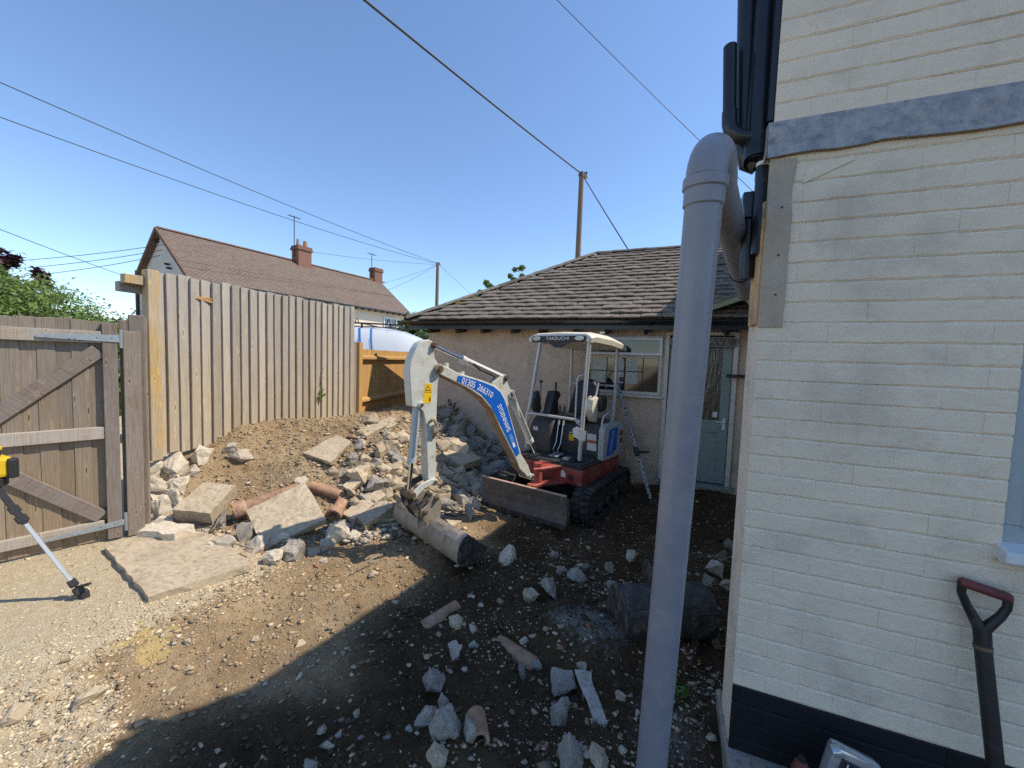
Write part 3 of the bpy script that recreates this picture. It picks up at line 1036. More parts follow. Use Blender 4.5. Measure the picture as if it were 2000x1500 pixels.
# things a stone can be said to lie beside
LANDMARKS = [('the tilted concrete slab', -3.1, 2.45), ('the collar of the long pipe', -3.62, 2.3), ('the short clay pipe', -2.88, 2.75),
             ('the pale slab on the heap', -3.45, 3.25), ('the foot of the brown fence', -3.7, 4.5), ('the big tan boulder', -2.67, 4.75),
             ('the big bucket left end', -2.35, 3.05), ('the dozer blade left end', -2.0, 4.05), ('the bungalow wall', -2.7, 5.7),
             ('the gate post', -4.1, 1.9), ('the tall fence', -4.4, 2.5), ('the ground slab by the gate', -3.3, 1.7), ('the base of the grey pipe', 0.0, 1.5),
             ('the spare bucket', .1, 2.75), ('the short clay pipe end', -.78, 1.48), ('the thin slab sliver', -.26, 1.86), ('the right end of the big bucket', -1.4, 2.7),
             ('the half buried red pipe', -1.3, 2.1), ('the half buried pink pipe', -.72, 2.05), ('the digger track', -.65, 3.8), ('the green door', .5, 5.0),
             ('the long narrow slab', -3.35, 3.95), ('the flat topped tan slab', -2.5, 4.6), ('the house corner', .3, 1.9), ('the yellow sand patch', -2.6, 1.2)]
TONE_WORD = {'chalk_rubble': 'white', 'pale_concrete': 'tan', 'grey_concrete': 'grey'}


def rock_label(x, y, w, h, mat, ratio):
    near = min(LANDMARKS, key=lambda l: (l[1] - x) ** 2 + (l[2] - y) ** 2)
    size = 'large' if w > .22 else ('fist sized' if w < .11 else 'middling')
    form = 'flat' if ratio > 1.55 else ('blocky' if ratio < 1.2 else 'angular')
    side = 'left of' if (x - near[1]) * math.cos(YAW) + (y - near[2]) * math.sin(YAW) < 0 else 'right of'
    return f'{size} {form} {TONE_WORD[mat]} stone {side} {near[0]}'



def rock(name, k, mat, x, y, w, h, label, cat, group, sink=0.3, rz=None, tilt=0.5, seed=0, d=None):
    r = random.Random(seed)
    o = link(bpy.data.objects.new(name, rock_mesh(k, mat)))
    s = Matrix.Diagonal((w * 1.05, (d or (w + h) / 2) * 1.0, h * 1.15, 1))
    rot = Matrix.Rotation(r.uniform(0, 6.28) if rz is None else rz, 4, 'Z') @ Matrix.Rotation(r.uniform(-tilt, tilt), 4, 'X') @ Matrix.Rotation(r.uniform(-tilt, tilt), 4, 'Y')
    # keep the long side across the view, spin only the shape inside it
    spin = Matrix.Rotation(YAW + r.uniform(-0.5, 0.5), 4, 'Z')
    o.matrix_basis = Matrix.Translation((x, y, ground_z(x, y) + h * (0.5 - sink))) @ spin @ s @ rot
    return tag(o, label, cat, group)


def zone_deep(x, y):
    return y < 2.8 and x > -2.3 or float(mound_d(x, y)) > .3


k_ = 0
for zone, lst in ROCKS.items():
    lab, mat, grp = ROCK_META[zone]
    for i, (x, y, w, h) in enumerate(lst):
        own = OWN_ROCK.get((zone, i))
        mt = mat
        if zone == 'toe' and i in (1, 6, 7):
            mt = 'grey_concrete'
        if zone == 'heap' and i % 4 == 3:
            mt = 'grey_concrete'
        if zone == 'fore' and i % 3 == 0:
            mt = 'chalk_rubble' if i % 2 else 'pale_concrete'
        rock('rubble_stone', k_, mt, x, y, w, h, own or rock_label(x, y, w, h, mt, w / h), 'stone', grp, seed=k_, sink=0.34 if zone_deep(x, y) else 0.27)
        k_ += 1
# more lumps filling the heap between the ones picked out above
fill = random.Random(5)
for _ in range(95):
    x, y = fill.uniform(-3.3, -1.95), fill.uniform(3.0, 5.75)
    if float(mound_d(x, y)) < 0.05 or (y > 4.4 and x < -3.2) or (x < -3.05 and y < 3.3):
        continue
    sz = fill.uniform(0.06, 0.17)
    if x > -2.95 and y > 4.75:
        lab, mat, grp = ROCK_META['shade']
    elif x > -2.75 and y > 3.8:
        lab, mat, grp = ROCK_META['tanrock']
    else:
        lab, mat, grp = ROCK_META['heap']
    mt, ww = fill.choice([mat, mat, mat, 'grey_concrete']), sz * fill.uniform(1, 1.8)
    rock('rubble_stone', k_, mt, x, y, ww, sz, rock_label(x, y, ww, sz, mt, ww / sz), 'stone', grp, seed=k_, sink=0.34 if zone_deep(x, y) else 0.27)
    k_ += 1


# stones that would still read the same are told apart by their order across the view
by_label = {}
for o in COL.objects:
    if o.name.startswith('rubble_stone'):
        by_label.setdefault(o['label'], []).append(o)
ORD = ['first', 'second', 'third', 'fourth', 'fifth', 'sixth', 'seventh', 'eighth', 'ninth', 'tenth']
for lab, obs in by_label.items():
    if len(obs) > 1:
        obs.sort(key=lambda o: math.atan2(o.matrix_basis.translation.x, o.matrix_basis.translation.y))
        for q, o in enumerate(obs[:10]):
            o['label'] = f'{lab}, {ORD[q]} from left'


def slab(name, pts, thick, mat, label, cat='slab', seed=0, rough=0.006):
    """broken concrete slab: ragged outline through the corner points (top face), real thickness"""
    r = random.Random(seed)
    P = [Vector(p) for p in pts]
    n = (P[1] - P[0]).cross(P[2] - P[0]).normalized()
    if n.z < 0:
        n = -n
    ring = []
    for i, p in enumerate(P):
        q = P[(i + 1) % len(P)]
        steps = max(2, int((q - p).length / 0.07))
        for k in range(steps):
            c = p.lerp(q, k / steps)
            side = (q - p).cross(n).normalized()
            ring.append(c + side * r.uniform(-rough, rough) + n * r.uniform(-0.003, 0.003))
    N = len(ring)
    mid = sum(ring, Vector()) / N
    low = [p - n * thick * r.uniform(0.9, 1.08) + (mid - p).normalized() * r.uniform(-0.004, 0.012) for p in ring]
    mb = MB()
    mb.add([mid + n * 0.002] + ring + low, [(0, 1 + i, 1 + (i + 1) % N) for i in range(N)] + [(1 + i, 1 + N + i, 1 + N + (i + 1) % N, 1 + (i + 1) % N) for i in range(N)] + [tuple(range(N + 1, 2 * N + 1))])
    o = mb.build(name, mat)
    return tag(o, label, cat)


slab('concrete_slab', [(-4.0, 1.56, .045), (-2.93, 1.34, .04), (-2.76, 1.86, .03), (-3.35, 2.02, .05), (-3.84, 1.98, .06)], 0.055, 'slab_concrete', 'flat cracked concrete slab lying on the gravel by the gate', seed=1, rough=0.006)
slab('concrete_slab', [(-3.47, 2.31, .155), (-3.25, 2.74, .33), (-2.80, 2.58, .10), (-2.98, 2.12, -.03)], 0.06, 'slab_concrete', 'large tilted concrete slab leaning on the clay pipes', seed=2)
slab('concrete_slab', [(-3.66, 3.06, .50), (-3.54, 3.42, .66), (-3.32, 3.42, .60), (-3.30, 3.10, .43)], 0.05, 'slab_concrete', 'tilted pale slab half way up the spoil heap', seed=3)
slab('concrete_slab', [(-3.95, 1.98, .19), (-3.67, 2.12, .16), (-3.78, 2.42, .30), (-4.05, 2.30, .33)], 0.13, 'slab_concrete', 'thick earth covered slab edge above the flat ground slab', seed=4)
slab('concrete_slab', [(-3.50, 3.66, .66), (-3.44, 4.22, .78), (-3.30, 4.22, .76), (-3.32, 3.66, .62)], 0.06, 'slab_concrete', 'long narrow broken slab near the top of the heap', seed=5)
slab('concrete_slab', [(-2.84, 2.80, .06), (-2.74, 3.22, .20), (-2.62, 3.20, .16), (-2.68, 2.80, .03)], 0.05, 'slab_concrete', 'narrow slab piece beside the short clay pipe', seed=6)
slab('concrete_slab', [(-2.68, 2.83, .05), (-2.58, 3.12, .13), (-2.44, 3.08, .10), (-2.52, 2.78, .01)], 0.06, 'pale_concrete', 'small tilted slab piece left of the big bucket', seed=16)
slab('concrete_slab', [(-3.05, 3.02, .24), (-3.02, 3.26, .35), (-2.90, 3.24, .31), (-2.92, 3.0, .21)], 0.05, 'pale_concrete', 'upright narrow slab in the middle of the rubble', seed=17)
slab('concrete_slab', [(-2.80, 4.50, .30), (-2.62, 4.88, .32), (-2.30, 4.78, .22), (-2.42, 4.42, .20)], 0.10, 'pale_concrete', 'flat topped tan slab lump beside the digger arm', seed=7)
slab('concrete_slab', [(-0.36, 1.98, -.055), (-0.28, 2.0, -.05), (-0.155, 1.74, -.05), (-0.20, 1.72, -.055)], 0.02, 'grey_concrete', 'thin pointed sliver of slab on the shaded soil', seed=8, rough=0.008)
slab('concrete_slab', [(-3.93, 1.73, .10), (-3.60, 1.82, .11), (-3.63, 1.97, .12), (-3.95, 1.93, .11)], 0.08, 'chalk_rubble', 'flat white stone lying on the corner of the ground slab', 'stone', seed=9, rough=0.02)
slab('clay_shard', [(-1.96, 3.29, -.02), (-1.80, 3.33, -.02), (-1.84, 3.20, -.03)], 0.02, 'pale_concrete', 'small sunlit shard below the dozer blade', 'shard', seed=10)


def clay_pipe(p0, p1, r, label, collar=None, mat='terracotta', wall=0.016):
    p0, p1 = Vector(p0), Vector(p1)
    root = thing('clay_pipe', label, 'clay pipe', p0)
    d = (p1 - p0).normalized()
    mb = MB()
    seg = 22
    a = d.cross(Vector((0, 0, 1))).normalized()
    b_ = a.cross(d)
    rings = [(p0, r), (p0.lerp(p1, .5), r), (p1, r), (p1, r - wall), (p0.lerp(p1, .5), r - wall), (p0, r - wall)]
    vs = []
    for c, rr in rings:
        for k in range(seg):
            t = 2 * math.pi * k / seg
            vs.append(c + (a * math.cos(t) + b_ * math.sin(t)) * rr)
    fs = []
    for i in range(6):
        j = (i + 1) % 6
        for k in range(seg):
            fs.append((i * seg + k, i * seg + (k + 1) % seg, j * seg + (k + 1) % seg, j * seg + k))
    mb.add(vs, fs)
    mb.build('barrel', mat, root, smooth=True)
    if collar:
        mb = MB()
        q = p0 + d * collar
        vs = []
        for c, rr in [(p0 - d * .012, r + .02), (q, r + .02), (q + d * .02, r + .002), (q, r - .002), (p0 - d * .012, r - .002)]:
            for k in range(seg):
                t = 2 * math.pi * k / seg
                vs.append(c + (a * math.cos(t) + b_ * math.sin(t)) * rr)
        fs = []
        for i in range(5):
            j = (i + 1) % 5
            for k in range(seg):
                fs.append((i * seg + k, i * seg + (k + 1) % seg, j * seg + (k + 1) % seg, j * seg + k))
        mb.add(vs, fs)
        mb.build('collar', mat, root, smooth=True)
    return root


clay_pipe((-3.60, 2.30, .125), (-3.34, 2.75, .25), .058, 'long clay drain pipe with its open collar facing left beside the tilted slab', .07)
clay_pipe((-3.30, 2.85, .24), (-3.0, 2.95, .165), .052, 'clay drain pipe lying behind the tilted slab')
clay_pipe((-2.85, 2.72, .07), (-2.91, 2.88, .135), .054, 'short clay pipe end beside the tilted slab', .05)
clay_pipe((-1.38, 1.94, -.155), (-1.24, 2.26, -.125), .055, 'broken red clay pipe half buried in the shaded soil')
clay_pipe((-0.86, 2.10, -.15), (-0.60, 2.04, -.17), .055, 'pinkish clay pipe half buried behind the pale stones')
clay_pipe((-0.74, 1.56, -.085), (-0.66, 1.44, -.07), .045, 'short clay pipe end lying beside the large pale stone')

# roots and sticks lying about
mb = MB()
mb.tube([(-2.75, 2.34, -.04), (-2.5, 2.40, -.03), (-2.28, 2.55, -.05), (-2.15, 2.80, -.06)], .008, 6)
tag(mb.build('root', 'root_brown'), 'thin brown root on the soil left of the bucket', 'root')
mb = MB()
mb.tube([(-3.33, 1.93, .06), (-3.12, 1.99, .055), (-2.92, 2.0, .05)], .007, 6)
tag(mb.build('stick', 'twig'), 'dry stick on the edge of the ground slab', 'stick')
mb = MB()
mb.tube([(-2.14, 2.24, -.05), (-2.08, 2.42, -.02)], .006, 6)
tag(mb.build('stick', 'twig'), 'thin stick poking from the soil before the bucket shadow', 'stick')

# ------------------------------------------------------------------ the tall weathered closeboard fence
def featherboard(w, h, t0, t1, seed):
    """vertical board: thick edge at low y, thin edge at high y, face towards +x"""
    r = random.Random(seed)
    mb = MB()
    zs = [-h / 2, -h / 6, h / 6, h / 2]
    vs = []
    for i, z in enumerate(zs):
        dy = r.uniform(-.0025, .0025)
        top = r.uniform(-.006, .006) if i == 3 else 0
        vs += [(0, -w / 2 + dy, z), (t0, -w / 2 + dy, z), (t1, w / 2 + dy, z + top), (0, w / 2 + dy, z + top)]
    fs = [(3, 2, 1, 0), (12, 13, 14, 15)]
    for i in range(3):
        for k in range(4):
            a, b_ = i * 4 + k, i * 4 + (k + 1) % 4
            fs.append((a, b_, b_ + 4, a + 4))
    mb.add(vs, fs)
    return mb


fence = thing('tall_fence', 'tall weathered grey wooden fence of overlapping vertical boards behind the spoil heap', 'fence', (-4.42, 2.1, .55))
protos = [featherboard(.118, 1.0, .042, .004, k).mesh('fence_wood', bevel=.0015) for k in range(5)]
NB = 24
fr = random.Random(21)
for k in range(NB):
    y = 2.155 + k * .0985
    zb = .585 + .012 * math.sin(k * 1.7) + (.02 if k % 7 == 3 else 0) - .0 * k
    zt = 2.305 + fr.uniform(-.012, .012)
    o = link(bpy.data.objects.new('board', protos[k % 5]))
    adopt(o, fence, Matrix.Translation((-4.42 + .004 * (k % 2), y, (zb + zt) / 2)) @ Matrix.Rotation(RAD(-2.5) + fr.uniform(-.008, .008), 4, 'Z') @ Matrix.Rotation(fr.uniform(-.004, .004), 4, 'X') @ Matrix.Diagonal((1, 1, zt - zb, 1)))
mb = MB()
mb.box((-4.37, 2.068, 1.43), (.1, .088, 1.74))
mb.build('post', 'treated_post', fence, bevel=.004)
for z in (2.13, 1.45, .78):
    mb = MB()
    mb.box((-4.475, 3.18, z), (.07, 2.6, .085))
    mb.build('rail', 'rail_wood', fence, bevel=.004)
mb = MB()
mb.box((-4.40, 1.955, 2.195), (.075, .14, .08))
mb.build('rail_stub', 'treated_post', fence, bevel=.004)
mb = MB()
mb.box((-4.44, 4.53, 1.45), (.09, .075, 1.75))
mb.build('end_post', 'fence_wood', fence, bevel=.004)
# snapped splinter and torn board top
mb = MB()
mb.add([(-4.398, 2.42, 2.14), (-4.39, 2.62, 2.105), (-4.385, 2.60, 2.13), (-4.41, 2.44, 2.16)], [(0, 1, 2, 3)])
mb.prism([(0, 0), (.16, -.03), (.18, -.015), (.03, .025)], lambda u, v, t: (-4.395 + t, 2.44 + u, 2.11 + v), 0, .012)
mb.build('splinter', 'new_fence_wood', fence)

# ------------------------------------------------------------------ newer brown fence panel
bf = thing('brown_fence', 'golden brown wooden fence panel with two rails beside the tall grey fence', 'fence', (-4.44, 4.62, .3))
bdir = Vector((-.25, .968, 0)).normalized()
bnor = Vector((.968, .25, 0)).normalized()
b0 = Vector((-4.45, 4.74, 0))


def bp_(s, off, z):
    return b0 + bdir * s + bnor * off + Vector((0, 0, z))


rotb = Matrix((bnor, bdir, Vector((0, 0, 1)))).transposed()
me_b = featherboard(.124, 1.0, .018, .006, 31).mesh('new_fence_wood', bevel=.0012)
for k in range(26):
    zt = 1.70 + fr.uniform(-.003, .003)
    o = link(bpy.data.objects.new('board', me_b))
    adopt(o, bf, Matrix.Translation(bp_(.05 + k * .0985, -.035, (zt + .25) / 2)) @ rotb.to_4x4() @ Matrix.Rotation(RAD(-4), 4, 'Z') @ Matrix.Diagonal((1, 1, zt - .25, 1)))
for z in (1.565, .885):
    mb = MB()
    mb.prism([(-.036, -.04), (.035, -.028), (.035, .012), (-.036, .04)], lambda u, v, t: bp_(t, u + .012, z + v), 0.0, 2.65)
    mb.build('rail', 'new_fence_wood', bf, bevel=.003)
mb = MB()
mb.box(bp_(-.05, .0, .98), (.1, .1, 1.64), rotb)
mb.build('post', 'new_fence_wood', bf, bevel=.004)
mb = MB()
mb.box(bp_(-.155, -.02, .98), (.05, .105, 1.60), rotb)
mb.build('side_board', 'post_wood', bf, bevel=.004)
mb = MB()
mb.box(bp_(2.7, .0, .98), (.1, .1, 1.64), rotb)
mb.build('post', 'new_fence_wood', bf, bevel=.004)

# ------------------------------------------------------------------ gate
gdir = Vector((.38, .925, 0)).normalized()
gnor = Vector((.925, -.38, 0)).normalized()
g0 = Vector((-4.15, 1.72, 0))


def gp(s, off, z):
    return g0 + gdir * s + gnor * off + Vector((0, 0, z))


rotg = Matrix((gnor, gdir, Vector((0, 0, 1)))).transposed()
gate = thing('gate', 'weathered boarded wooden gate with diagonal braces and galvanised strap hinges', 'gate', gp(-.6, 0, 0))
gb = [featherboard(.10, 1.0, .012, .012, 50 + k).mesh('gate_wood', bevel=.0015) for k in range(4)]
for k in range(13):
    s = -.105 - .085 * k
    zt = 1.80 + fr.uniform(-.006, .006)
    o = link(bpy.data.objects.new('board', gb[k % 4]))
    adopt(o, gate, Matrix.Translation(gp(s, -.034 + .006 * (k % 2), (zt + .012) / 2)) @ rotg.to_4x4() @ Matrix.Rotation(fr.uniform(-.012, .012), 4, 'Z') @ Matrix.Diagonal((1, .9, zt - .012, 1)))


def gbar(name, s0, z0, s1, z1, h, off, t, mat, up=(0, 0, 1)):
    a, b_ = Vector((0, s0, z0)), Vector((0, s1, z1))
    L = (b_ - a).length
    ang = math.atan2(z1 - z0, s1 - s0)
    m = MB()
    m.box((0, 0, 0), (t, L, h))
    me = m.mesh(mat, bevel=.003)
    o = link(bpy.data.objects.new(name, me))
    adopt(o, gate, Matrix.Translation(gp((s0 + s1) / 2, off, (z0 + z1) / 2)) @ rotg.to_4x4() @ Matrix.Rotation(ang, 4, 'X'))
    return o


gbar('rail', -1.25, 1.668, -.072, 1.670, .092, .0, .04, 'rail_wood')
gbar('rail', -1.25, .90, -.072, .904, .096, .0, .04, 'rail_wood')
gbar('rail', -1.25, .115, -.086, .145, .078, .0, .04, 'rail_wood')
gbar('brace', -.615, 1.06, -.09, 1.565, .105, -.004, .03, 'dark_rail_wood')
gbar('brace', -1.16, .52, -.615, 1.06, .105, -.004, .03, 'dark_rail_wood')
gbar('brace', -.64, .72, -.10, .215, .098, -.004, .03, 'dark_rail_wood')
mb = MB()
mb.box(gp(-.028, .004, .905), (.045, .085, 1.77), rotg)
mb.build('stile', 'stile_wood', gate, bevel=.003)
for nm, s0, z0, s1, z1, h0, h1 in (('hinge_strap', -.40, 1.662, .028, 1.665, .024, .062), ('hinge_strap', -.42, .115, .02, .145, .02, .05)):
    mb = MB()
    mb.prism([(s0, z0 - h0 / 2), (s1, z1 - h1 / 2), (s1, z1 + h1 / 2), (s0, z0 + h0 / 2)], lambda u, v, t: gp(u, t, v), .0275, .0325)
    st = mb.build(nm, 'galvanised', gate, bevel=.001)
    for f in (.12, .38, .45, .72, .9):
        mb = MB()
        c = gp(s0 + (s1 - s0) * f, .031, z0 + (z1 - z0) * f + (.008 if f > .5 else -.004))
        mb.tube([c, c + gnor * .006], .0075, 8)
        mb.build('bolt', 'galvanised', st)
for z in (1.665, .145):
    mb = MB()
    c = gp(.036, .026, z - .075)
    mb.tube([c, c + Vector((0, 0, .15))], .011, 10)
    mb.build('hinge_pin', 'galvanised', gate)

gpost = thing('gate_post', 'thick weathered grey post board the gate hangs from', 'post', gp(.1, 0, 0))
mb = MB()
mb.box(gp(.098, .0, .87), (.05, .105, 1.72), rotg)
mb.build('facing_board', 'post_wood', gpost, bevel=.004)
mb = MB()
mb.box(gp(.13, -.075, .93), (.095, .10, 1.88), rotg)
mb.build('post', 'stile_wood', gpost, bevel=.005)
mb = MB()
mb.box(gp(.052, -.055, .92), (.04, .05, 1.80), rotg)
mb.build('stop_board', 'stile_wood', gpost, bevel=.003)
mb = MB()
mb.box(gp(.185, -.085, .96), (.07, .016, 1.80), rotg)
mb.build('side_board', 'post_wood', gpost, bevel=.003)

# ------------------------------------------------------------------ laser level on its tripod
tr = thing('laser_tripod', 'light alloy tripod with black clamps standing on the gravel before the gate', 'tripod', (-3.66, .93, 0))
head = Vector((-3.665, .945, .80))


def leg(foot, top, name='leg'):
    foot, top = Vector(foot), Vector(top)
    d = (top - foot)
    mb = MB()
    mb.bar(foot.lerp(top, .10), foot.lerp(top, .70), .034, .02, (.3, 1, 0))
    lg = mb.build(name, 'alloy', tr, bevel=.003)
    mb = MB()
    mb.bar(foot.lerp(top, .66), top, .05, .03, (.3, 1, 0))
    mb.build('upper_leg', 'black_plastic', lg, bevel=.004)
    for f, s in ((.06, .05), (.13, .042), (.70, .05), (.78, .045)):
        mb = MB()
        mb.bar(foot.lerp(top, f - .028), foot.lerp(top, f + .028), s * 1.15, s, (.3, 1, 0))
        mb.build('clamp', 'black_plastic', lg, bevel=.006)
    mb = MB()
    mb.bar(foot.lerp(top, .09) + Vector((.0, .0, 0)), foot.lerp(top, .09) + Vector((.09, .03, .03)), .02, .014)
    mb.build('lever', 'black_plastic', lg, bevel=.003)
    mb = MB()
    mb.prism([(-.03, 0), (.03, 0), (.02, .05), (-.02, .05)], lambda u, v, t: Vector((foot.x + u, foot.y + t, foot.z + v - .005)), -.02, .02)
    mb.build('foot', 'black_plastic', lg, bevel=.004)
    mb = MB()
    mb.tube([foot + Vector((0, 0, .02)), foot - Vector((0, 0, .03))], .008, 8, radii=[.009, .002])
    mb.build('spike', 'pin_steel', lg)


leg((-3.36, 1.21, 0.0), (-3.655, .955, .77))
leg((-4.15, 1.02, 0.0), (-3.75, .92, .77))
leg((-3.72, .55, 0.0), (-3.71, .84, .77))
mb = MB()
mb.tube([head + Vector((0, 0, -.05)), head + Vector((0, 0, .0))], .07, 16)
mb.build('head', 'black_plastic', tr, bevel=.006)
lv = thing('laser_level', 'yellow and black rotary laser level mounted on the tripod', 'laser level', head)
mb = MB()
mb.box(head + Vector((0, 0, .065)), (.15, .14, .12))
mb.build('housing', 'level_yellow', lv, bevel=.02, seg=2)
for sx in (-1, 1):
    for sy in (-1, 1):
        mb = MB()
        mb.box(head + Vector((sx * .072, sy * .067, .055)), (.045, .045, .12))
        mb.build('bumper', 'black_plastic', lv, bevel=.012, seg=2)
mb = MB()
mb.tube([head + Vector((0, 0, .125)), head + Vector((0, 0, .16))], .045, 16)
mb.build('turret', 'black_plastic', lv, bevel=.006)
mb = MB()
mb.tube([head + Vector((0, 0, .16)), head + Vector((0, 0, .185))], .05, 16)
mb.build('cap', 'level_yellow', lv, bevel=.006)

# ------------------------------------------------------------------ the bungalow
WY = 5.85                                                   # front wall plane
bun = thing('bungalow', 'low pinkish rendered bungalow with a mossy grey tiled hip roof behind the digger', 'bungalow', (-1.4, 7.6, 0))
EV = dict(y0=5.47, y1=9.9, z=2.215, xl=-4.12, xr=3.2)
RID = dict(y=7.68, z=3.70, xl=-1.36)
# openings in the front wall: window and door
WX0, WX1, WZ0, WZ1 = -1.10, -.03, 1.17, 2.02
DX0, DX1, DZ1 = .0, .90, 2.03
mb = MB()


def wall_piece(x0, x1, z0, z1):
    if x1 - x0 > 1e-4 and z1 - z0 > 1e-4:
        mb.box(((x0 + x1) / 2, WY + .11, (z0 + z1) / 2), (x1 - x0, .22, z1 - z0))


wall_piece(-3.93, WX0, -.4, 2.2)
wall_piece(WX0, WX1, -.4, WZ0)
wall_piece(WX0, WX1, WZ1, 2.2)
wall_piece(WX1, DX0, -.4, 2.2)
wall_piece(DX0, DX1, DZ1, 2.2)
wall_piece(DX0, DX1, -.4, -.0)
wall_piece(DX1, 3.0, -.4, 2.2)
mb.build('front_wall', 'render_pink', bun)
mb = MB()
mb.box((-3.82, 7.77, .9), (.22, 3.4, 2.6))
mb.build('side_wall', 'render_pink', bun)
mb = MB()
mb.box((-.4, 9.58, .9), (6.6, .22, 2.6))
mb.build('back_wall', 'render_pink', bun)
mb = MB()
mb.box((2.89, 7.77, .9), (.22, 3.4, 2.6))
mb.build('side_wall', 'render_pink', bun)
# roof deck under the tiles
y0, y1, ze, xl, xr = EV['y0'], EV['y1'], EV['z'], EV['xl'], EV['xr']
ry, rz_, rx = RID['y'], RID['z'], RID['xl']
mb = MB()
mb.add([(xl, y0, ze), (xr, y0, ze), (xr, ry, rz_), (rx, ry, rz_), (xl, y1, ze), (xr, y1, ze)],
       [(0, 1, 2, 3), (0, 3, 4), (3, 2, 5, 4), (0, 4, 5, 1), (1, 5, 2)])
roof = mb.build('roof', 'roof_tile', bun)
# tiles on the front slope, one object each
GA = .136
sl = Vector((0, ry - y0, rz_ - ze))
SL = sl.length
su = sl / SL
sn = Vector((0, -su.z, su.y))
TW = .272


def tile_mesh(seed, w=TW - .006, h=GA + .05, t=.016):
    r = random.Random(seed)
    m_ = MB()
    n = 4
    vs, fs = [], []
    for j, (v, lift) in enumerate(((0, .024), (h, -.006))):
        for i in range(n + 1):
            u = -w / 2 + w * i / n
            dv = r.uniform(-.006, .006) if j == 0 else 0
            dn = .006 * math.sin(i / n * math.pi) + r.uniform(-.002, .002)
            vs.append(Vector((u, v + dv, lift + t + dn)))
    for j, (v, lift) in enumerate(((0, .024), (h, -.006))):
        for i in range(n + 1):
            u = -w / 2 + w * i / n
            vs.append(Vector((u, v, lift)))
    k = n + 1
    for i in range(n):
        fs.append((i, i + 1, k + i + 1, k + i))
        fs.append((2 * k + i, i + 2 * k + 1, i + 1, i))
    fs.append((0, k, 3 * k, 2 * k))
    fs.append((n, 2 * k + n, 3 * k + n, k + n))
    m_.add(vs, fs)
    return m_.mesh('roof_tile')


TM = [tile_mesh(70 + k) for k in range(8)]
rot_t = Matrix((Vector((1, 0, 0)), su, sn)).transposed().to_4x4()
tr_ = random.Random(9)
rows = int(SL / GA)
tiles, stuff_tiles = [], []
for j in range(rows + 1):
    s = j * GA - .03
    frac = max(0, min(1, s / SL))
    xa = xl + (rx - xl) * frac
    n0 = int(math.floor((xa - xr) / TW)) - 1
    i = 0
    x = xa + (TW / 2 if j % 2 else TW * .1) * .6
    # keep the bond regular from the right-hand end
    cnt = int((xr - xa) / TW)
    for q in range(cnt):
        cx = xr - TW * (q + .5 + (.5 if j % 2 else 0))
        if cx - TW / 2 < xa - .06:
            continue
        p = Vector((cx, y0, ze)) + su * (s) + sn * (.012 + tr_.uniform(-.004, .008))
        M_ = Matrix.Translation(p) @ rot_t @ Matrix.Rotation(tr_.uniform(-.014, .014), 4, 'Z') @ Matrix.Rotation(tr_.uniform(-.02, .035), 4, 'X')
        tiles.append((cx < 1.05, M_, tr_.randrange(8)))
seen = [t for t in tiles if t[0]]
rest = [t for t in tiles if not t[0]]
for _, M_, k in seen[:300]:
    o = link(bpy.data.objects.new('tile', TM[k]))
    adopt(o, roof, M_)
rest += seen[300:]
mb = MB()
for _, M_, k in rest:
    me = TM[k]
    mb.add([M_ @ v.co for v in me.vertices], [tuple(p.vertices) for p in me.polygons])
tag(mb.build('roof_tiles', 'roof_tile', bun), None, None, None, 'stuff')
# tiles of the hip end and the back: rows only, far side
mb = MB()
hs = Vector((rx - xl, 0, rz_ - ze))
for j in range(20):
    f = j / 20
    g_ = (j + 1.25) / 20
    a0, a1 = y0 + (ry - y0) * f, y1 + (ry - y1) * f
    b0_, b1_ = y0 + (ry - y0) * min(1, g_), y1 + (ry - y1) * min(1, g_)
    P = lambda ff, yy, up: Vector((xl + hs.x * ff, yy, ze + hs.z * ff + up))
    mb.add([P(f, a0, .03), P(f, a1, .03), P(min(1, g_), b1_, .012), P(min(1, g_), b0_, .012), P(f, a0, .005), P(f, a1, .005)], [(0, 3, 2, 1), (4, 0, 1, 5)])
tag(mb.build('hip_end_tiles', 'roof_tile', bun), None, None, None, 'stuff')
# half-round hip and ridge tiles


def halfround(p0, p1, name, mat, parent, r=.075):
    m_ = MB()
    p0, p1 = Vector(p0), Vector(p1)
    d = (p1 - p0).normalized()
    a = d.cross(Vector((0, 0, 1))).normalized()
    u = a.cross(d)
    vs = []
    for c in (p0, p1):
        for rr in (r, r - .016):
            for k in range(9):
                t = math.pi * (k / 8) * 1.0
                vs.append(c + a * math.cos(t) * rr + u * (math.sin(t) * rr * .7 + .01))
    fs = []
    for k in range(8):
        fs += [(k, k + 1, 18 + k + 1, 18 + k), (9 + k, 27 + k, 28 + k, 10 + k), (k, 9 + k, 10 + k, k + 1), (18 + k, 19 + k, 28 + k, 27 + k)]
    m_.add(vs, fs)
    return m_.build(name, mat, parent, smooth=True)


hip0, hip1 = Vector((xl, y0, ze + .02)), Vector((rx, ry, rz_ + .02))
for k in range(11):
    halfround(hip0.lerp(hip1, k / 11), hip0.lerp(hip1, (k + 1.04) / 11) + Vector((0, 0, -.006)), 'hip_tile', 'ridge_tile', roof)
for k in range(14):
    halfround((rx + k * .32, ry, rz_ + .02), (rx + (k + 1) * .32 - .006, ry, rz_ + .02 + tr_.uniform(-.006, .006)), 'ridge_tile', 'ridge_tile', roof)
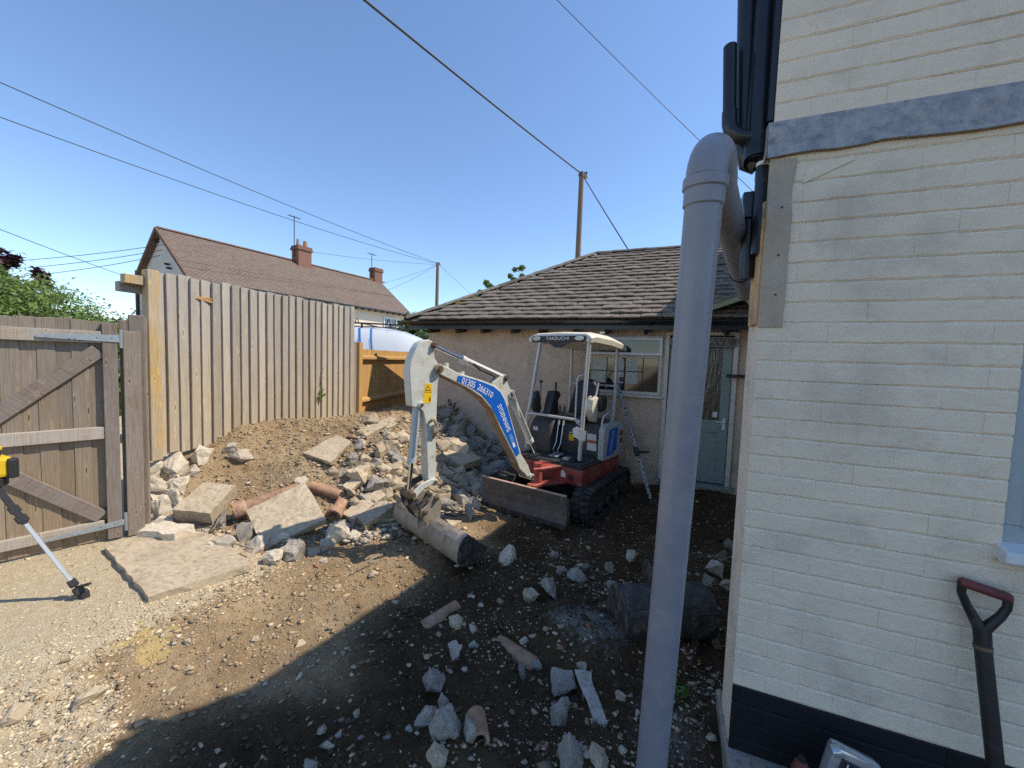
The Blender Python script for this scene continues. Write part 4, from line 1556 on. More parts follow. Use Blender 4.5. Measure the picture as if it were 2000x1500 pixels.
# moss cushions
for k, (f, dx, sz) in enumerate(((.10, .25, .05), (.12, .42, .06), (.22, .12, .08), (.26, .2, .07), (.30, .1, .07), (.2, .3, .05), (.97, 1.45, .07), (.55, 2.9, .05), (.3, 3.2, .05), (.8, 1.9, .04), (.6, 2.5, .045))):
    p = Vector((xl + (rx - xl) * f + dx, y0, ze)) + su * (SL * f) + sn * .035
    o = link(bpy.data.objects.new('moss', rock_mesh(k, 'moss')))
    adopt(o, roof, Matrix.Translation(p) @ rot_t @ Matrix.Diagonal((sz * 2.2, sz * 1.1, .03, 1)))
# fascia, gutter, rafter feet
mb = MB()
mb.box(((xl + xr) / 2, y0 + .05, ze - .075), (xr - xl - .06, .025, .12))
mb.build('fascia', 'gutter_black', bun)
mb = MB()
mb.box(((xl + xr) / 2, y0 + .24, ze - .03), (xr - xl - .1, .36, .02))
mb.build('soffit', 'gutter_black', bun)
mb = MB()
gx0, gx1 = xl + .0, xr
vs = []
for x in (gx0, gx1):
    for rr in (.056, .05):
        for k in range(9):
            t = math.pi + math.pi * k / 8
            vs.append(Vector((x, y0 - .02 + math.cos(t) * rr, ze - .018 + math.sin(t) * rr)))
fs = []
for k in range(8):
    fs += [(k, k + 1, 19 + k, 18 + k), (9 + k, 27 + k, 28 + k, 10 + k), (k, 9 + k, 10 + k, k + 1), (18 + k, 19 + k, 28 + k, 27 + k)]
fs += [(0, 18, 27, 9), (8, 17, 35, 26)]
mb.add(vs, fs)
gut = mb.build('gutter', 'gutter_black', bun, smooth=True)
for x in (-3.0, -1.6, -.2, 1.0):
    mb = MB()
    vs = []
    for xx in (x - .035, x + .035):
        for k in range(9):
            t = math.pi + math.pi * k / 8
            vs.append(Vector((xx, y0 - .02 + math.cos(t) * .062, ze - .016 + math.sin(t) * .062)))
    mb.add(vs, [(k, k + 1, 10 + k, 9 + k) for k in range(8)])
    mb.build('gutter_joint', 'gutter_black', gut, smooth=True)
for k in range(13):
    x = -3.72 + k * .49 + (.03 if k % 2 else 0)
    mb = MB()
    mb.prism([(y0 + .06, ze - .13), (y0 + .10, ze - .20), (WY + .02, ze - .155), (WY + .02, ze - .04), (y0 + .06, ze - .04)], lambda u, v, t: (x + t, u, v), -.024, .024)
    mb.build('rafter_foot', 'gutter_black', bun, bevel=.003)

# ---- the window
win = MB()
fz = .045


def frame_rect(mb_, x0, x1, z0, z1, w, y, d):
    mb_.box(((x0 + x1) / 2, y, z0 + w / 2), (x1 - x0, d, w))
    mb_.box(((x0 + x1) / 2, y, z1 - w / 2), (x1 - x0, d, w))
    mb_.box((x0 + w / 2, y, (z0 + z1) / 2), (w, d, z1 - z0 - 2 * w))
    mb_.box((x1 - w / 2, y, (z0 + z1) / 2), (w, d, z1 - z0 - 2 * w))


frame_rect(win, WX0, WX1, WZ0, WZ1, .045, WY + .02, .07)
win.box(((WX0 + WX1) / 2, WY + .02, 1.715), (WX1 - WX0 - .09, .066, .035))
window = win.build('window', 'frame_cream', bun, bevel=.004)
m2 = MB()
frame_rect(m2, WX0 + .03, WX1 - .005, 1.735, 1.995, .042, WY - .03, .045)
sash = m2.build('sash', 'upvc_white', window, bevel=.005)
m2 = MB()
m2.box(((WX0 + WX1) / 2 + .012, WY - .028, 1.865), (WX1 - WX0 - .11, .012, .18))
m2.build('pane', 'window_glass', window)
for x0_, x1_ in ((WX0 + .05, -.80), (-.79, -.54), (-.53, -.29), (-.28, WX1 - .05)):
    m2 = MB()
    m2.box(((x0_ + x1_) / 2, WY + .03, 1.455), (x1_ - x0_, .008, .48))
    m2.build('pane', 'window_glass', window)
for x in (-.795, -.535, -.285):
    m2 = MB()
    m2.box((x, WY + .028, 1.455), (.014, .022, .48))
    m2.build('glazing_bar', 'black_plastic' if x > -.6 else 'stile_wood', window)
m2 = MB()
m2.box((-.66, WY + .026, 1.50), (.78, .02, .014))
m2.build('glazing_bar', 'black_plastic', window)
m2 = MB()
m2.box(((WX0 + WX1) / 2, WY - .02, WZ0 - .02), (WX1 - WX0 + .08, .10, .035))
m2.build('window_sill', 'frame_cream', window, bevel=.005)
# pale blind behind the left and middle lights
for x0_, x1_ in ((-1.03, -.81), (-.70, -.55), (-.52, -.36)):
    m2 = MB()
    m2.box(((x0_ + x1_) / 2, WY + .022, 1.50), (x1_ - x0_, .004, .36))
    m2.build('net_blind', 'curtain_pale', window)

# ---- the door
door = thing('front_door', 'sage green bungalow door with a tall frosted pane behind the grey pipe', 'door', ((DX0 + DX1) / 2, WY, 0))
m2 = MB()
w_ = .055
m2.box((DX0 + w_ / 2, WY + .0, 1.0), (w_, .1, 2.06))
m2.box((DX1 - w_ / 2, WY + .0, 1.0), (w_, .1, 2.06))
m2.box(((DX0 + DX1) / 2, WY + .0, 2.055), (DX1 - DX0, .1, .05))
m2.build('door_frame', 'frame_cream', door, bevel=.005)
m2 = MB()
dx0, dx1 = DX0 + .062, DX1 - .062
ys = WY + .02
st = .11
m2.box((dx0 + st / 2, ys, 1.01), (st, .045, 1.98))
m2.box((dx1 - st / 2, ys, 1.01), (st, .045, 1.98))
m2.box(((dx0 + dx1) / 2, ys, 1.945), (dx1 - dx0 - 2 * st, .045, .11))
m2.box(((dx0 + dx1) / 2, ys, .80), (dx1 - dx0 - 2 * st, .045, .17))
m2.box(((dx0 + dx1) / 2, ys, .12), (dx1 - dx0 - 2 * st, .045, .2))
dl = m2.build('door_leaf', 'door_green', door, bevel=.004)
m2 = MB()
m2.box(((dx0 + dx1) / 2, ys + .006, .47), (dx1 - dx0 - 2 * st, .02, .5))
m2.build('panel', 'door_green', dl)
m2 = MB()
m2.box(((dx0 + dx1) / 2, ys + .006, 1.387), (dx1 - dx0 - 2 * st, .008, 1.005))
m2.build('pane', 'frosted_glass', dl)
m2 = MB()
m2.box((dx1 - .05, ys - .028, .84), (.035, .008, .16))
hd = m2.build('handle_plate', 'upvc_white', dl, bevel=.003)
m2 = MB()
m2.tube([(dx1 - .05, ys - .03, .87), (dx1 - .05, ys - .07, .87), (dx1 - .16, ys - .07, .872)], .009, 8)
m2.build('handle', 'upvc_white', hd, smooth=True)
m2 = MB()
m2.box((dx1 - .16, ys - .003, .96), (.055, .004, .075))
m2.build('sticker', 'paper', dl)
m2 = MB()
m2.box(((DX0 + DX1) / 2, WY - .04, -.015), (DX1 - DX0 + .06, .2, .04))
m2.build('threshold', 'door_green', door, bevel=.005)

sg = thing('name_plaque', 'dark oval ended house name plaque with raised letters above the green door', 'sign', (.46, WY - .06, 1.94))
m2 = MB()
pl = []
for k in range(17):
    t = -math.pi / 2 + math.pi * k / 16
    pl.append((.36 + .055 * math.cos(t), .052 * math.sin(t)))
for k in range(17):
    t = math.pi / 2 + math.pi * k / 16
    pl.append((-.36 + .055 * math.cos(t), .052 * math.sin(t)))
m2.prism([(u * 1.0, v * 1.35) for u, v in pl], lambda u, v, t: (.465 + u, WY - .075 + t, 1.94 + v), 0, .022)
m2.build('board', 'brass_sign', sg, bevel=.003)
m2 = MB()
ring_o = [(u * .985, v * 1.25) for u, v in pl]
ring_i = [(u * .955, v * 1.05) for u, v in pl]
N_ = len(pl)
m2.add([Vector((.465 + u, WY - .079, 1.94 + v)) for u, v in ring_o] + [Vector((.465 + u, WY - .079, 1.94 + v)) for u, v in ring_i], [(i, (i + 1) % N_, N_ + (i + 1) % N_, N_ + i) for i in range(N_)])
m2.build('rim', 'sign_letter', sg)
lettering('letters', 'AVE', .125, 'sign_letter', sg, (.665, WY - .078, 1.94), (1, 0, 0), (0, 0, 1), width=.265, extrude=.003)

# small lamp and a bracket on the wall right of the door
lm = thing('wall_lamp', 'small grey box lamp on the bungalow wall right of the door', 'lamp', (1.07, WY - .06, 1.95))
m2 = MB()
m2.box((1.08, WY - .06, 1.95), (.10, .12, .11))
m2.build('housing', 'flue_grey', lm, bevel=.008)
m2 = MB()
m2.box((1.06, WY - .125, 1.945), (.07, .012, .07))
m2.build('lens', 'lamp_lens', lm, bevel=.003)
br_ = thing('wall_bracket', 'black horizontal bar projecting from the wall right of the green door', 'bracket', (1.1, WY - .05, 1.5))
m2 = MB()
m2.box((.93, WY - .10, 1.497), (.32, .03, .045))
m2.build('bar', 'black_plastic', br_, bevel=.004)
m2 = MB()
m2.box((1.09, WY - .08, 1.50), (.06, .09, .10))
m2.build('bracket_block', 'black_plastic', br_, bevel=.006)

# timber porch hood between house and bungalow
ph = thing('porch_hood', 'greenish timber porch hood frame below the black gutter at the house corner', 'porch', (.9, 5.3, 2.3))
m2 = MB()
m2.bar((.42, 5.36, 2.31), (1.12, 5.36, 2.56), .05, .07)
m2.build('rafter', 'porch_wood', ph, bevel=.004)
m2 = MB()
m2.bar((.88, 5.36, 2.44), (1.10, 5.36, 2.12), .045, .05)
m2.build('brace', 'porch_wood', ph, bevel=.004)
m2 = MB()
m2.bar((1.10, 5.36, 2.05), (1.10, 5.36, 2.62), .06, .06)
m2.build('post', 'porch_wood', ph, bevel=.004)
m2 = MB()
m2.prism([(.38, 2.335), (1.15, 2.61), (1.15, 2.635), (.38, 2.36)], lambda u, v, t: (u, t, v), 5.32, 5.84)
m2.build('boarding', 'stile_wood', ph)

# ------------------------------------------------------------------ the painted brick house on the right
HX, HY = .34, 1.78
house = thing('brick_house', 'cream painted brick house with a black plinth and a lead band at the right', 'house', (HX + 1, HY + .5, 0))
WWX0, WWX1, WWZ0, WWZ1 = 1.085, 2.10, 1.045, 2.20             # window opening
TOPZ = 3.20


def gable_z(x):
    return TOPZ + (x - HX) * 1.33 if x < 2.7 else TOPZ + (2 * 2.7 - HX - x) * 1.33


# core of the front wall behind the bricks, with the window opening left free
mb = MB()
yb = HY + .0050


def core(x0, x1, z0, z1):
    mb.box(((x0 + x1) / 2, yb + .11, (z0 + z1) / 2), (x1 - x0, .22, z1 - z0))


core(HX + .004, WWX0, -.3, TOPZ)
core(WWX0, WWX1, -.3, WWZ0)
core(WWX0, WWX1, WWZ1, TOPZ)
core(WWX1, 5.0, -.3, TOPZ)
mb.prism([(HX + .004, TOPZ), (5.0, TOPZ), (2.7, gable_z(2.7))], lambda u, v, t: (u, t, v), yb, yb + .22)
wall = mb.build('front_wall', 'brick_paint', house)


def brick_mesh(seed, L, mat):
    r = random.Random(seed)
    m_ = MB()
    h, d = .0600, .03
    nx = 6
    grow = r.choice([-.001, 0, .0015, .003])
    vs, fs = [], []
    for j in range(2):
        for i in range(nx + 1):
            x = -L / 2 + L * i / nx
            z = (-h / 2 - grow, h / 2)[j] + r.uniform(-.0024, .0024)
            vs.append(Vector((x, r.uniform(-.0004, .0004), z)))
    k = nx + 1
    # chamfered rim going back into the joint
    for j in range(2):
        for i in range(nx + 1):
            x = (-L / 2 + L * i / nx) * (1 + .0005 / L)
            z = (-h / 2 - .0073, h / 2 + .0073)[j]
            vs.append(Vector((x, .0046, z)))
    for i in range(nx):
        fs.append((i, i + 1, k + i + 1, k + i))
        fs.append((2 * k + i, 2 * k + i + 1, i + 1, i))
        fs.append((k + i, k + i + 1, 3 * k + i + 1, 3 * k + i))
    fs.append((0, k, 3 * k, 2 * k))
    fs.append((nx, 2 * k + nx, 3 * k + nx, k + nx))
    m_.add(vs, fs)
    return m_.mesh(mat)


BL = .2235
BM = {}
for mat in ('brick_paint', 'brick_black'):
    BM[mat] = [(brick_mesh(100 + k, BL, mat), brick_mesh(140 + k, BL / 2 - .002, mat)) for k in range(10)]
hr = random.Random(3)
CO = .0752
rest_b = {'brick_paint': MB(), 'brick_black': MB()}
count = 0


def put_brick(x0, x1, z, mat, near):
    global count
    L = x1 - x0
    half = L < BL * .8
    me = BM[mat][hr.randrange(10)][1 if half else 0]
    base = BL / 2 - .002 if half else BL
    M_ = Matrix.Translation(((x0 + x1) / 2, HY + hr.uniform(-.0010, .0010), z)) @ Matrix.Rotation(hr.uniform(-.006, .006), 4, 'Y') @ Matrix.Diagonal(((L - .0004) / base, 1, 1, 1))
    if near and count < 300:
        o = link(bpy.data.objects.new('brick', me))
        adopt(o, wall, M_)
        count += 1
    else:
        rest_b[mat].add([M_ @ v.co for v in me.vertices], [tuple(p.vertices) for p in me.polygons])


row = 0
z = -.21
while z < 3.35:
    mat = 'brick_black' if z < .268 else 'brick_paint'
    x = HX
    first = BL / 2 if row % 2 else BL
    while x < 4.98:
        L = first if x == HX else BL
        x1 = min(5.0, x + L)
        lo, hi = x, x1
        inwin = WWZ0 - .03 < z < WWZ1 + .03
        if inwin:
            if lo < WWX0 < hi:
                hi = WWX0
            elif WWX0 <= lo and hi <= WWX1:
                lo = hi
            elif lo < WWX1 < hi:
                lo = WWX1
        if hi - lo > .05 and not (2.425 < z < 2.535) and z < gable_z((lo + hi) / 2) - .05:
            put_brick(lo, hi, z, mat, lo < 1.66 and z > -.1 and z < 3.06)
        x = x1
    row += 1
    z += CO
for mat, m_ in rest_b.items():
    tag(m_.build('brickwork', mat, house), None, None, None, 'stuff')
mb = MB()
mb.box(((HX + 5.0) / 2, HY + .0090, -.016), (5.0 - HX - .01, .0084, .568))
mb.build('plinth_backing', 'brick_black', house)
# plain strip behind the lead band, and the band itself: dressed lead with a wavy lower edge
mb = MB()
nseg = 60
vs, fs = [], []
for i in range(nseg + 1):
    x = HX - .018 + (5.0 - HX) * i / nseg * .55
    wv = .012 * noise.noise(Vector((x * 5, 0, 0))) + .006 * noise.noise(Vector((x * 19, 3, 0)))
    dn = .004 * noise.noise(Vector((x * 9, 9, 0)))
    vs += [(x, HY - .003, 2.545), (x, HY - .012 + dn, 2.50), (x, HY - .010 + dn * 1.5, 2.46), (x, HY - .020 + dn, 2.412 + wv), (x, HY - .014 + dn, 2.410 + wv)]
for i in range(nseg):
    for k in range(4):
        a = i * 5 + k
        fs.append((a, a + 5, a + 6, a + 1))
# return round the corner
mb.add(vs, fs)
mb.add([(HX - .018, HY - .003, 2.545), (HX - .02, HY - .016, 2.412), (HX - .02, HY + .2, 2.412), (HX - .018, HY + .2, 2.545)], [(0, 1, 2, 3)])
mb.build('lead_band', 'lead', house, smooth=True)
mb = MB()
mb.box(((HX + 3.0) / 2, HY + .02, 2.48), (3.0 - HX, .03, .13))
mb.build('band_backing', 'mortar_patch', house)
# mortared strip below the band at the corner, with drill holes
mb = MB()
sr = random.Random(2)
lft, rgt = [], []
for k in range(13):
    zz = 2.40 - k * (2.40 - 1.765) / 12
    lft.append((HX - .004, zz))
    rgt.append((HX + .078 + sr.uniform(-.004, .004), zz))
mb.prism(lft + rgt[::-1], lambda u, v, t: (u, HY + t, v), -.0065, .012)
pt = mb.build('mortar_strip', 'mortar_patch', house, bevel=.002)
for zz in (2.22, 2.04, 1.89):
    mb = MB()
    mb.tube([(HX + .045, HY - .0075, zz), (HX + .045, HY + .0, zz)], .0045, 8)
    mb.build('drill_hole', 'decal_black', pt)
# recessed render patch under the band
mb = MB()
mb.prism([(HX + .105, 2.30), (HX + .26, 2.365), (HX + .255, 2.385), (HX + .115, 2.345)], lambda u, v, t: (u, HY + t, v), -.005, .0)
mb.build('render_patch', 'brick_paint', house, bevel=.002)
# return wall at the corner (rough tan render above, painted lower down)
mb = MB()
mb.box((HX + .125, HY + .13, .72), (.236, .238, 2.1))
mb.build('corner_pier', 'brick_paint', house)
mb = MB()
pr = random.Random(8)
ring = []
pz = [1.78, 1.9, 2.0, 2.08, 2.14, 2.18, 2.21]
left = [(HY + .165 + pr.uniform(-.006, .006), q) for q in pz]
mb.prism([(HY + .02, pz[0])] + left + [(HY + .10, 2.26), (HY + .02, 2.26)], lambda u, v, t: (t, u, v), HX - .012, HX + .2)
mb.build('corner_render', 'render_tan', house, bevel=.004)
# unseen rest of the house behind the corner, massed for the shadow it casts
mb = MB()
mb.box((3.1, 4.05, 1.6), (3.8, 4.0, 3.7))
mb.build('rear_wing_wall', 'brick_paint', house)
mb = MB()
mb.box((3.5, 7.4, 2.2), (3.0, 2.7, 4.9))
mb.build('rear_block_wall', 'brick_paint', house)
# roofs out of view, shaped for the shadow edge they cast
mb = MB()
mb.prism([(HX - .0, TOPZ - .0), (2.7, gable_z(2.7) + .0), (2.7, gable_z(2.7) + .12), (HX - .0, TOPZ + .05)], lambda u, v, t: (u, t, v), HY - .03, HY + .11)
mb.prism([(5.06, TOPZ), (2.7, gable_z(2.7)), (2.7, gable_z(2.7) + .12), (5.08, TOPZ + .09)], lambda u, v, t: (u, t, v), HY - .03, HY + .11)
mb.build('roof', 'roof_tile', house)
mb = MB()
mb.add([(.49, HY + .14, 3.52), (.74, 2.37, 3.52), (1.03, 3.84, 3.52), (1.28, 6.0, 3.52), (2.8, 6.0, 5.2), (2.8, HY + .14, 5.2), (5.1, 6.0, 3.5), (5.1, HY + .14, 3.5)], [(0, 1, 2, 3, 4, 5), (5, 4, 6, 7), (0, 5, 7), (3, 6, 4), (0, 7, 6, 3, 2, 1)])
mb.build('shadow_wing_roof', 'roof_tile', house)  # unseen added roof, eave skewed to draw the shadow edge across the yard
mb = MB()
mb.add([(1.62, 6.0, 4.70), (1.62, 8.8, 4.70), (3.4, 8.8, 6.3), (3.4, 6.0, 6.3), (5.1, 8.8, 4.7), (5.1, 6.0, 4.7)], [(0, 1, 2, 3), (3, 2, 4, 5), (0, 3, 5), (1, 4, 2), (0, 5, 4, 1)])
mb.build('shadow_block_roof', 'roof_tile', house)  # unseen added roof, eave height set for the shadow on the bungalow tiles
# concrete footing under the plinth
mb = MB()
mb.box((2.63, HY + .04, -.11), (4.6, .50, .22))
mb.build('footing', 'grey_concrete', house, bevel=.01)

# window at the right edge
m2 = MB()
frame_rect(m2, WWX0 + .002, WWX1 - .002, WWZ0 + .002, WWZ1 - .002, .06, HY + .045, .07)
hw = m2.build('window', 'window_grey', house, bevel=.004)
m2 = MB()
frame_rect(m2, WWX0 + .05, (WWX0 + WWX1) / 2, WWZ0 + .05, WWZ1 - .05, .05, HY + .03, .05)
frame_rect(m2, (WWX0 + WWX1) / 2 + .004, WWX1 - .05, WWZ0 + .05, WWZ1 - .05, .05, HY + .03, .05)
m2.build('sash', 'window_grey', hw, bevel=.004)
for a, b_ in ((WWX0 + .1, (WWX0 + WWX1) / 2 - .05), ((WWX0 + WWX1) / 2 + .054, WWX1 - .1)):
    m2 = MB()
    m2.box(((a + b_) / 2, HY + .035, (WWZ0 + WWZ1) / 2), (b_ - a, .008, WWZ1 - WWZ0 - .2))
    m2.build('pane', 'window_glass', hw)
    m2 = MB()
    frame_rect(m2, a - .006, b_ + .006, WWZ0 + .094, WWZ1 - .094, .01, HY + .012, .012)
    m2.build('seal', 'decal_black', hw)
m2 = MB()
m2.prism([(HY + .02, 1.052), (HY - .045, 1.03), (HY - .05, .995), (HY - .03, .985), (HY + .02, 1.0)], lambda u, v, t: (t, u, v), WWX0 - .012, WWX1 + .02)
m2.build('window_sill', 'sill_white', hw, bevel=.004)

# ------------------------------------------------------------------ pipes
gp_ = thing('grey_soil_pipe', 'big grey plastic waste pipe standing upright with a bend at its top', 'pipe', (.035, 1.515, -.1))
base, top = Vector((.033, 1.515, -.16)), Vector((.088, 1.362, 2.185))
m2 = MB()
m2.tube([base, base.lerp(top, .5), top], .055, 32)
m2.build('upright', 'pipe_grey', gp_, smooth=True)
dn = (top - base).normalized()
far_end = Vector((.43, 2.62, 2.05))
# bend
e1 = far_end - (top + Vector((.06, .10, .10)))
e1.normalize()
pts = []
P0, P1, P2, P3 = top, top + dn * .10, top + dn * .12 + Vector((.035, .10, .03)), top + Vector((.055, .20, .055))
for k in range(13):
    t = k / 12
    pts.append(P0 * (1 - t) ** 3 + P1 * 3 * t * (1 - t) ** 2 + P2 * 3 * t * t * (1 - t) + P3 * t ** 3)
m2 = MB()
m2.tube(pts, .059, 32)
bend = m2.build('bend', 'pipe_grey', gp_, smooth=True)
m2 = MB()
m2.tube([top - dn * .085, top - dn * .080, top - dn * .035, top - dn * .03, top + dn * .0, top + dn * .004], .06, 32, radii=[.0555, .060, .060, .0655, .0655, .06])
m2.build('socket', 'pipe_grey', gp_, smooth=True)
m2 = MB()
m2.tube([P3 - (P3 - P2).normalized() * .01, far_end], .055, 32)
m2.build('sloping_run', 'pipe_grey', gp_, smooth=True)
m2 = MB()
dd = (far_end - P3).normalized()
a_ = dd.cross(Vector((0, 0, 1))).normalized()
u_ = a_.cross(dd)
c_ = P3.lerp(far_end, .72)
loop = [c_ + (a_ * math.cos(t * math.pi / 10) + u_ * math.sin(t * math.pi / 10)) * .0565 for t in range(21)]
m2.tube(loop, .003, 6)
m2.build('hanging_wire', 'pipe_black', gp_)

dk = thing('black_soil_pipe', 'thick black soil pipe ending in an open socket beside the lead band', 'pipe', (0.296, 1.850, 2.459))
m2 = MB()
m2.tube([(0.300, 1.850, 2.473), (0.300, 1.887, 3.116)], 0.0410, 24)
m2.build('barrel', 'pipe_black', dk, smooth=True)
m2 = MB()
m2.tube([(0.299, 1.848, 2.436), (0.299, 1.850, 2.440), (0.299, 1.852, 2.510), (0.299, 1.852, 2.517)], 0.0535, 24, radii=[0.0428, 0.0464, 0.0464, 0.0419], cap=False)
m2.build('socket', 'pipe_black', dk, smooth=True)
m2 = MB()
m2.tube([(0.299, 1.848, 2.445), (0.299, 1.848, 2.448)], 0.0366, 24)
m2.build('dark_bore', 'decal_black', dk)
dk = thing('black_vent_pipe', 'black pipe with a swept foot behind the thick soil pipe', 'pipe', (0.276, 2.086, 2.494))
m2 = MB()
m2.tube([(0.232, 1.905, 3.19), (0.254, 1.90, 2.70), (0.262, 1.90, 2.52), (0.274, 1.895, 2.46), (0.31, 1.89, 2.44)], .034, 20)
m2.build('barrel', 'pipe_black', dk, smooth=True)
dk = thing('black_pipe_stub', 'short open black pipe stub with a bend against the sky', 'pipe', (0.210, 1.890, 2.580))
m2 = MB()
m2.tube([(0.180, 1.86, 2.92), (0.194, 1.85, 2.63)], 0.0253, 20)
m2.build('barrel', 'pipe_black', dk, smooth=True)
m2 = MB()
m2.tube([(0.193, 1.85, 2.655), (0.195, 1.85, 2.605), (0.204, 1.848, 2.572), (0.23, 1.845, 2.545), (0.29, 1.85, 2.53)], 0.0287, 20)
m2.build('bend', 'pipe_black', dk, smooth=True)
dk = thing('black_downpipe', 'narrow black downpipe with a white collar mark below the soil pipe', 'pipe', (0.324, 1.832, 2.139))
m2 = MB()
m2.tube([(0.327, 1.864, 2.570), (0.327, 1.832, 2.062)], 0.0260, 20)
m2.build('barrel', 'pipe_black', dk, smooth=True)
m2 = MB()
m2.tube([(0.327, 1.842, 2.413), (0.327, 1.842, 2.426)], 0.0274, 20)
m2.build('mark', 'paper', dk, smooth=True)
m2 = MB()
m2.bar((0.331, 1.848, 2.370), (0.408, 1.848, 2.377), .03, .03)
m2.bar((0.331, 1.848, 2.185), (0.408, 1.848, 2.185), .03, .03)
m2.build('clip', 'pipe_black', dk)
dk = thing('hopper_head', 'small black rainwater hopper beside the downpipe', 'hopper', (0.288, 1.900, 2.132))
m2 = MB()
m2.prism([(-.045, .09), (.045, .09), (.045, .03), (.03, -.05), (-.03, -.05), (-.045, .03)], lambda u, v, t: (.300 + u * .76, 1.90 + t * .76, 2.261 + v * .76), -.05, .05)
m2.build('hopper', 'pipe_black', dk, bevel=.004)
m2 = MB()
m2.tube([(0.300, 1.900, 2.231), (0.304, 1.900, 1.980)], 0.0275, 16)
m2.build('outlet', 'pipe_black', dk, smooth=True)
# soffit board over the pipes
dk = thing('eaves_board', 'dark eaves board above the pipes at the house corner', 'eaves', (.33, 1.9, 2.6))
m2 = MB()
m2.box((.329, 1.90, 2.83), (.02, .22, .54))
m2.build('board', 'gutter_black', dk)

# ------------------------------------------------------------------ shovel against the wall
sh = thing('shovel', 'old black shovel with a red grip leaning against the cream wall', 'shovel', (1.09, 1.62, -.06))
s0, s1 = Vector((1.078, 1.63, .12)), Vector((1.035, 1.735, .745))
m2 = MB()
m2.tube([s0, s0.lerp(s1, .5), s1 - (s1 - s0) * .05], .021, 16)
m2.build('shaft', 'shaft_black', sh, smooth=True)
gl, gr = Vector((.978, 1.74, .905)), Vector((1.088, 1.735, .882))
for e, nm in ((gl, 'yoke_arm'), (gr, 'yoke_arm')):
    m2 = MB()
    mid = s1.lerp(e, .52) + (e - (gl + gr) / 2) * .22
    m2.tube([s1 - (s1 - s0) * .10, s1 + (e - s1) * .12, mid, e - Vector((0, 0, .035)), e], .012, 12, radii=[.021, .017, .0125, .0115, .012])
    m2.build(nm, 'shaft_black', sh, smooth=True)
m2 = MB()
m2.tube([gl - (gr - gl) * .06, gl, gr, gr + (gr - gl) * .06], .0155, 14, radii=[.012, .016, .016, .012])
m2.build('grip', 'grip_red', sh, smooth=True)
for f in (.93, .30):
    m2 = MB()
    c0 = s0.lerp(s1, f)
    m2.tube([c0 - (s1 - s0).normalized() * .006, c0 + (s1 - s0).normalized() * .006], .023, 16)
    m2.build('ferrule', 'pin_steel', sh, smooth=True)
m2 = MB()
bx = Vector((1, 0, 0))
for q in range(1):
    vs = []
    for i in range(7):
        u = (i / 6 - .5) * 2
        for zz, w2, dy in ((.14, .12, 0), (.02, .125, -.015), (-.10, .12, -.03)):
            vs.append(Vector((1.085 + u * w2, 1.625 + dy + .03 * u * u * (-1), zz)))
    fs = [(i * 3 + k, i * 3 + 3 + k, i * 3 + 4 + k, i * 3 + 1 + k) for i in range(6) for k in range(2)]
    vs2 = [v + Vector((0, .004, 0)) for v in vs]
    m2.add(vs + vs2, fs + [tuple(21 + a for a in reversed(f_)) for f_ in fs])
m2.build('blade', 'pin_steel', sh, smooth=True)

# packet and a red canister on the footing at the foot of the wall
pk = thing('striped_packet', 'shiny clear packet with black striped contents against the black plinth', 'packet', (.68, 1.62, 0))
rotp = Matrix.Rotation(RAD(13), 3, 'Y') @ Matrix.Rotation(RAD(-6), 3, 'X')
m2 = MB()
m2.box((.678, 1.645, .13), (.15, .055, .26), rotp)
m2.build('wrap', 'foil_clear', pk, bevel=.022, seg=2, smooth=True)
m2 = MB()
m2.box((.682, 1.613, .125), (.10, .012, .22), rotp)
cn = m2.build('contents', 'decal_black', pk, bevel=.003)
for k in range(4):
    m2 = MB()
    m2.box(Vector((.682, 1.606, .125)) + rotp @ Vector((-.034 + k * .022, 0, 0)), (.003 + .003 * (k % 2), .004, .21), rotp)
    m2.build('stripe', 'paper', cn)
m2 = MB()
m2.tube([(.655, 1.635, .262), (.632, 1.635, .252)], .02, 12)
m2.build('cap', 'foil_clear', pk, smooth=True)
rd = thing('red_canister', 'small dark red canister beside the shiny packet', 'canister', (.555, 1.66, 0))
m2 = MB()
m2.tube([(.555, 1.66, 0), (.555, 1.66, .12), (.555, 1.66, .145), (.555, 1.66, .155)], .03, 14, radii=[.03, .03, .022, .014])
m2.build('body', 'grip_red', rd, smooth=True)
m2 = MB()
m2.tube([(.555, 1.66, .153), (.555, 1.66, .168)], .012, 10)
m2.build('cap', 'black_plastic', rd, smooth=True)

# ------------------------------------------------------------------ the mini excavator
SC = Vector((-1.1, 4.88, -.2))                              # slew centre on the ground
ex = thing('mini_excavator', 'red and grey mini excavator with a canopy and a blue striped boom', 'excavator', SC)


def frame_of(fwd, origin):
    f_ = Vector((fwd[0], fwd[1], 0)).normalized()
    l_ = Vector((-f_.y, f_.x, 0))
    return Matrix(((f_.x, l_.x, 0, origin.x), (f_.y, l_.y, 0, origin.y), (0, 0, 1, origin.z), (0, 0, 0, 1)))


UP = frame_of((-.29, -.957), SC)                            # upper structure: x forward, y operator's left, z up
UN = frame_of((-.21, -.978), SC)                            # undercarriage


def upb():
    return MB(UP)


def unb():
    return MB(UN)


# ---- tracks
def stadium(L, r0, n=12):
    """closed track line in (x, z), radius r0, centre distance L"""
    pts = []
    for k in range(n + 1):
        t = math.pi / 2 - math.pi * k / n
        pts.append((L / 2 + r0 * math.cos(t), r0 + r0 * math.sin(t)))
    for k in range(n + 1):
        t = -math.pi / 2 - math.pi * k / n
        pts.append((-L / 2 + r0 * math.cos(t), r0 + r0 * math.sin(t)))
    return pts


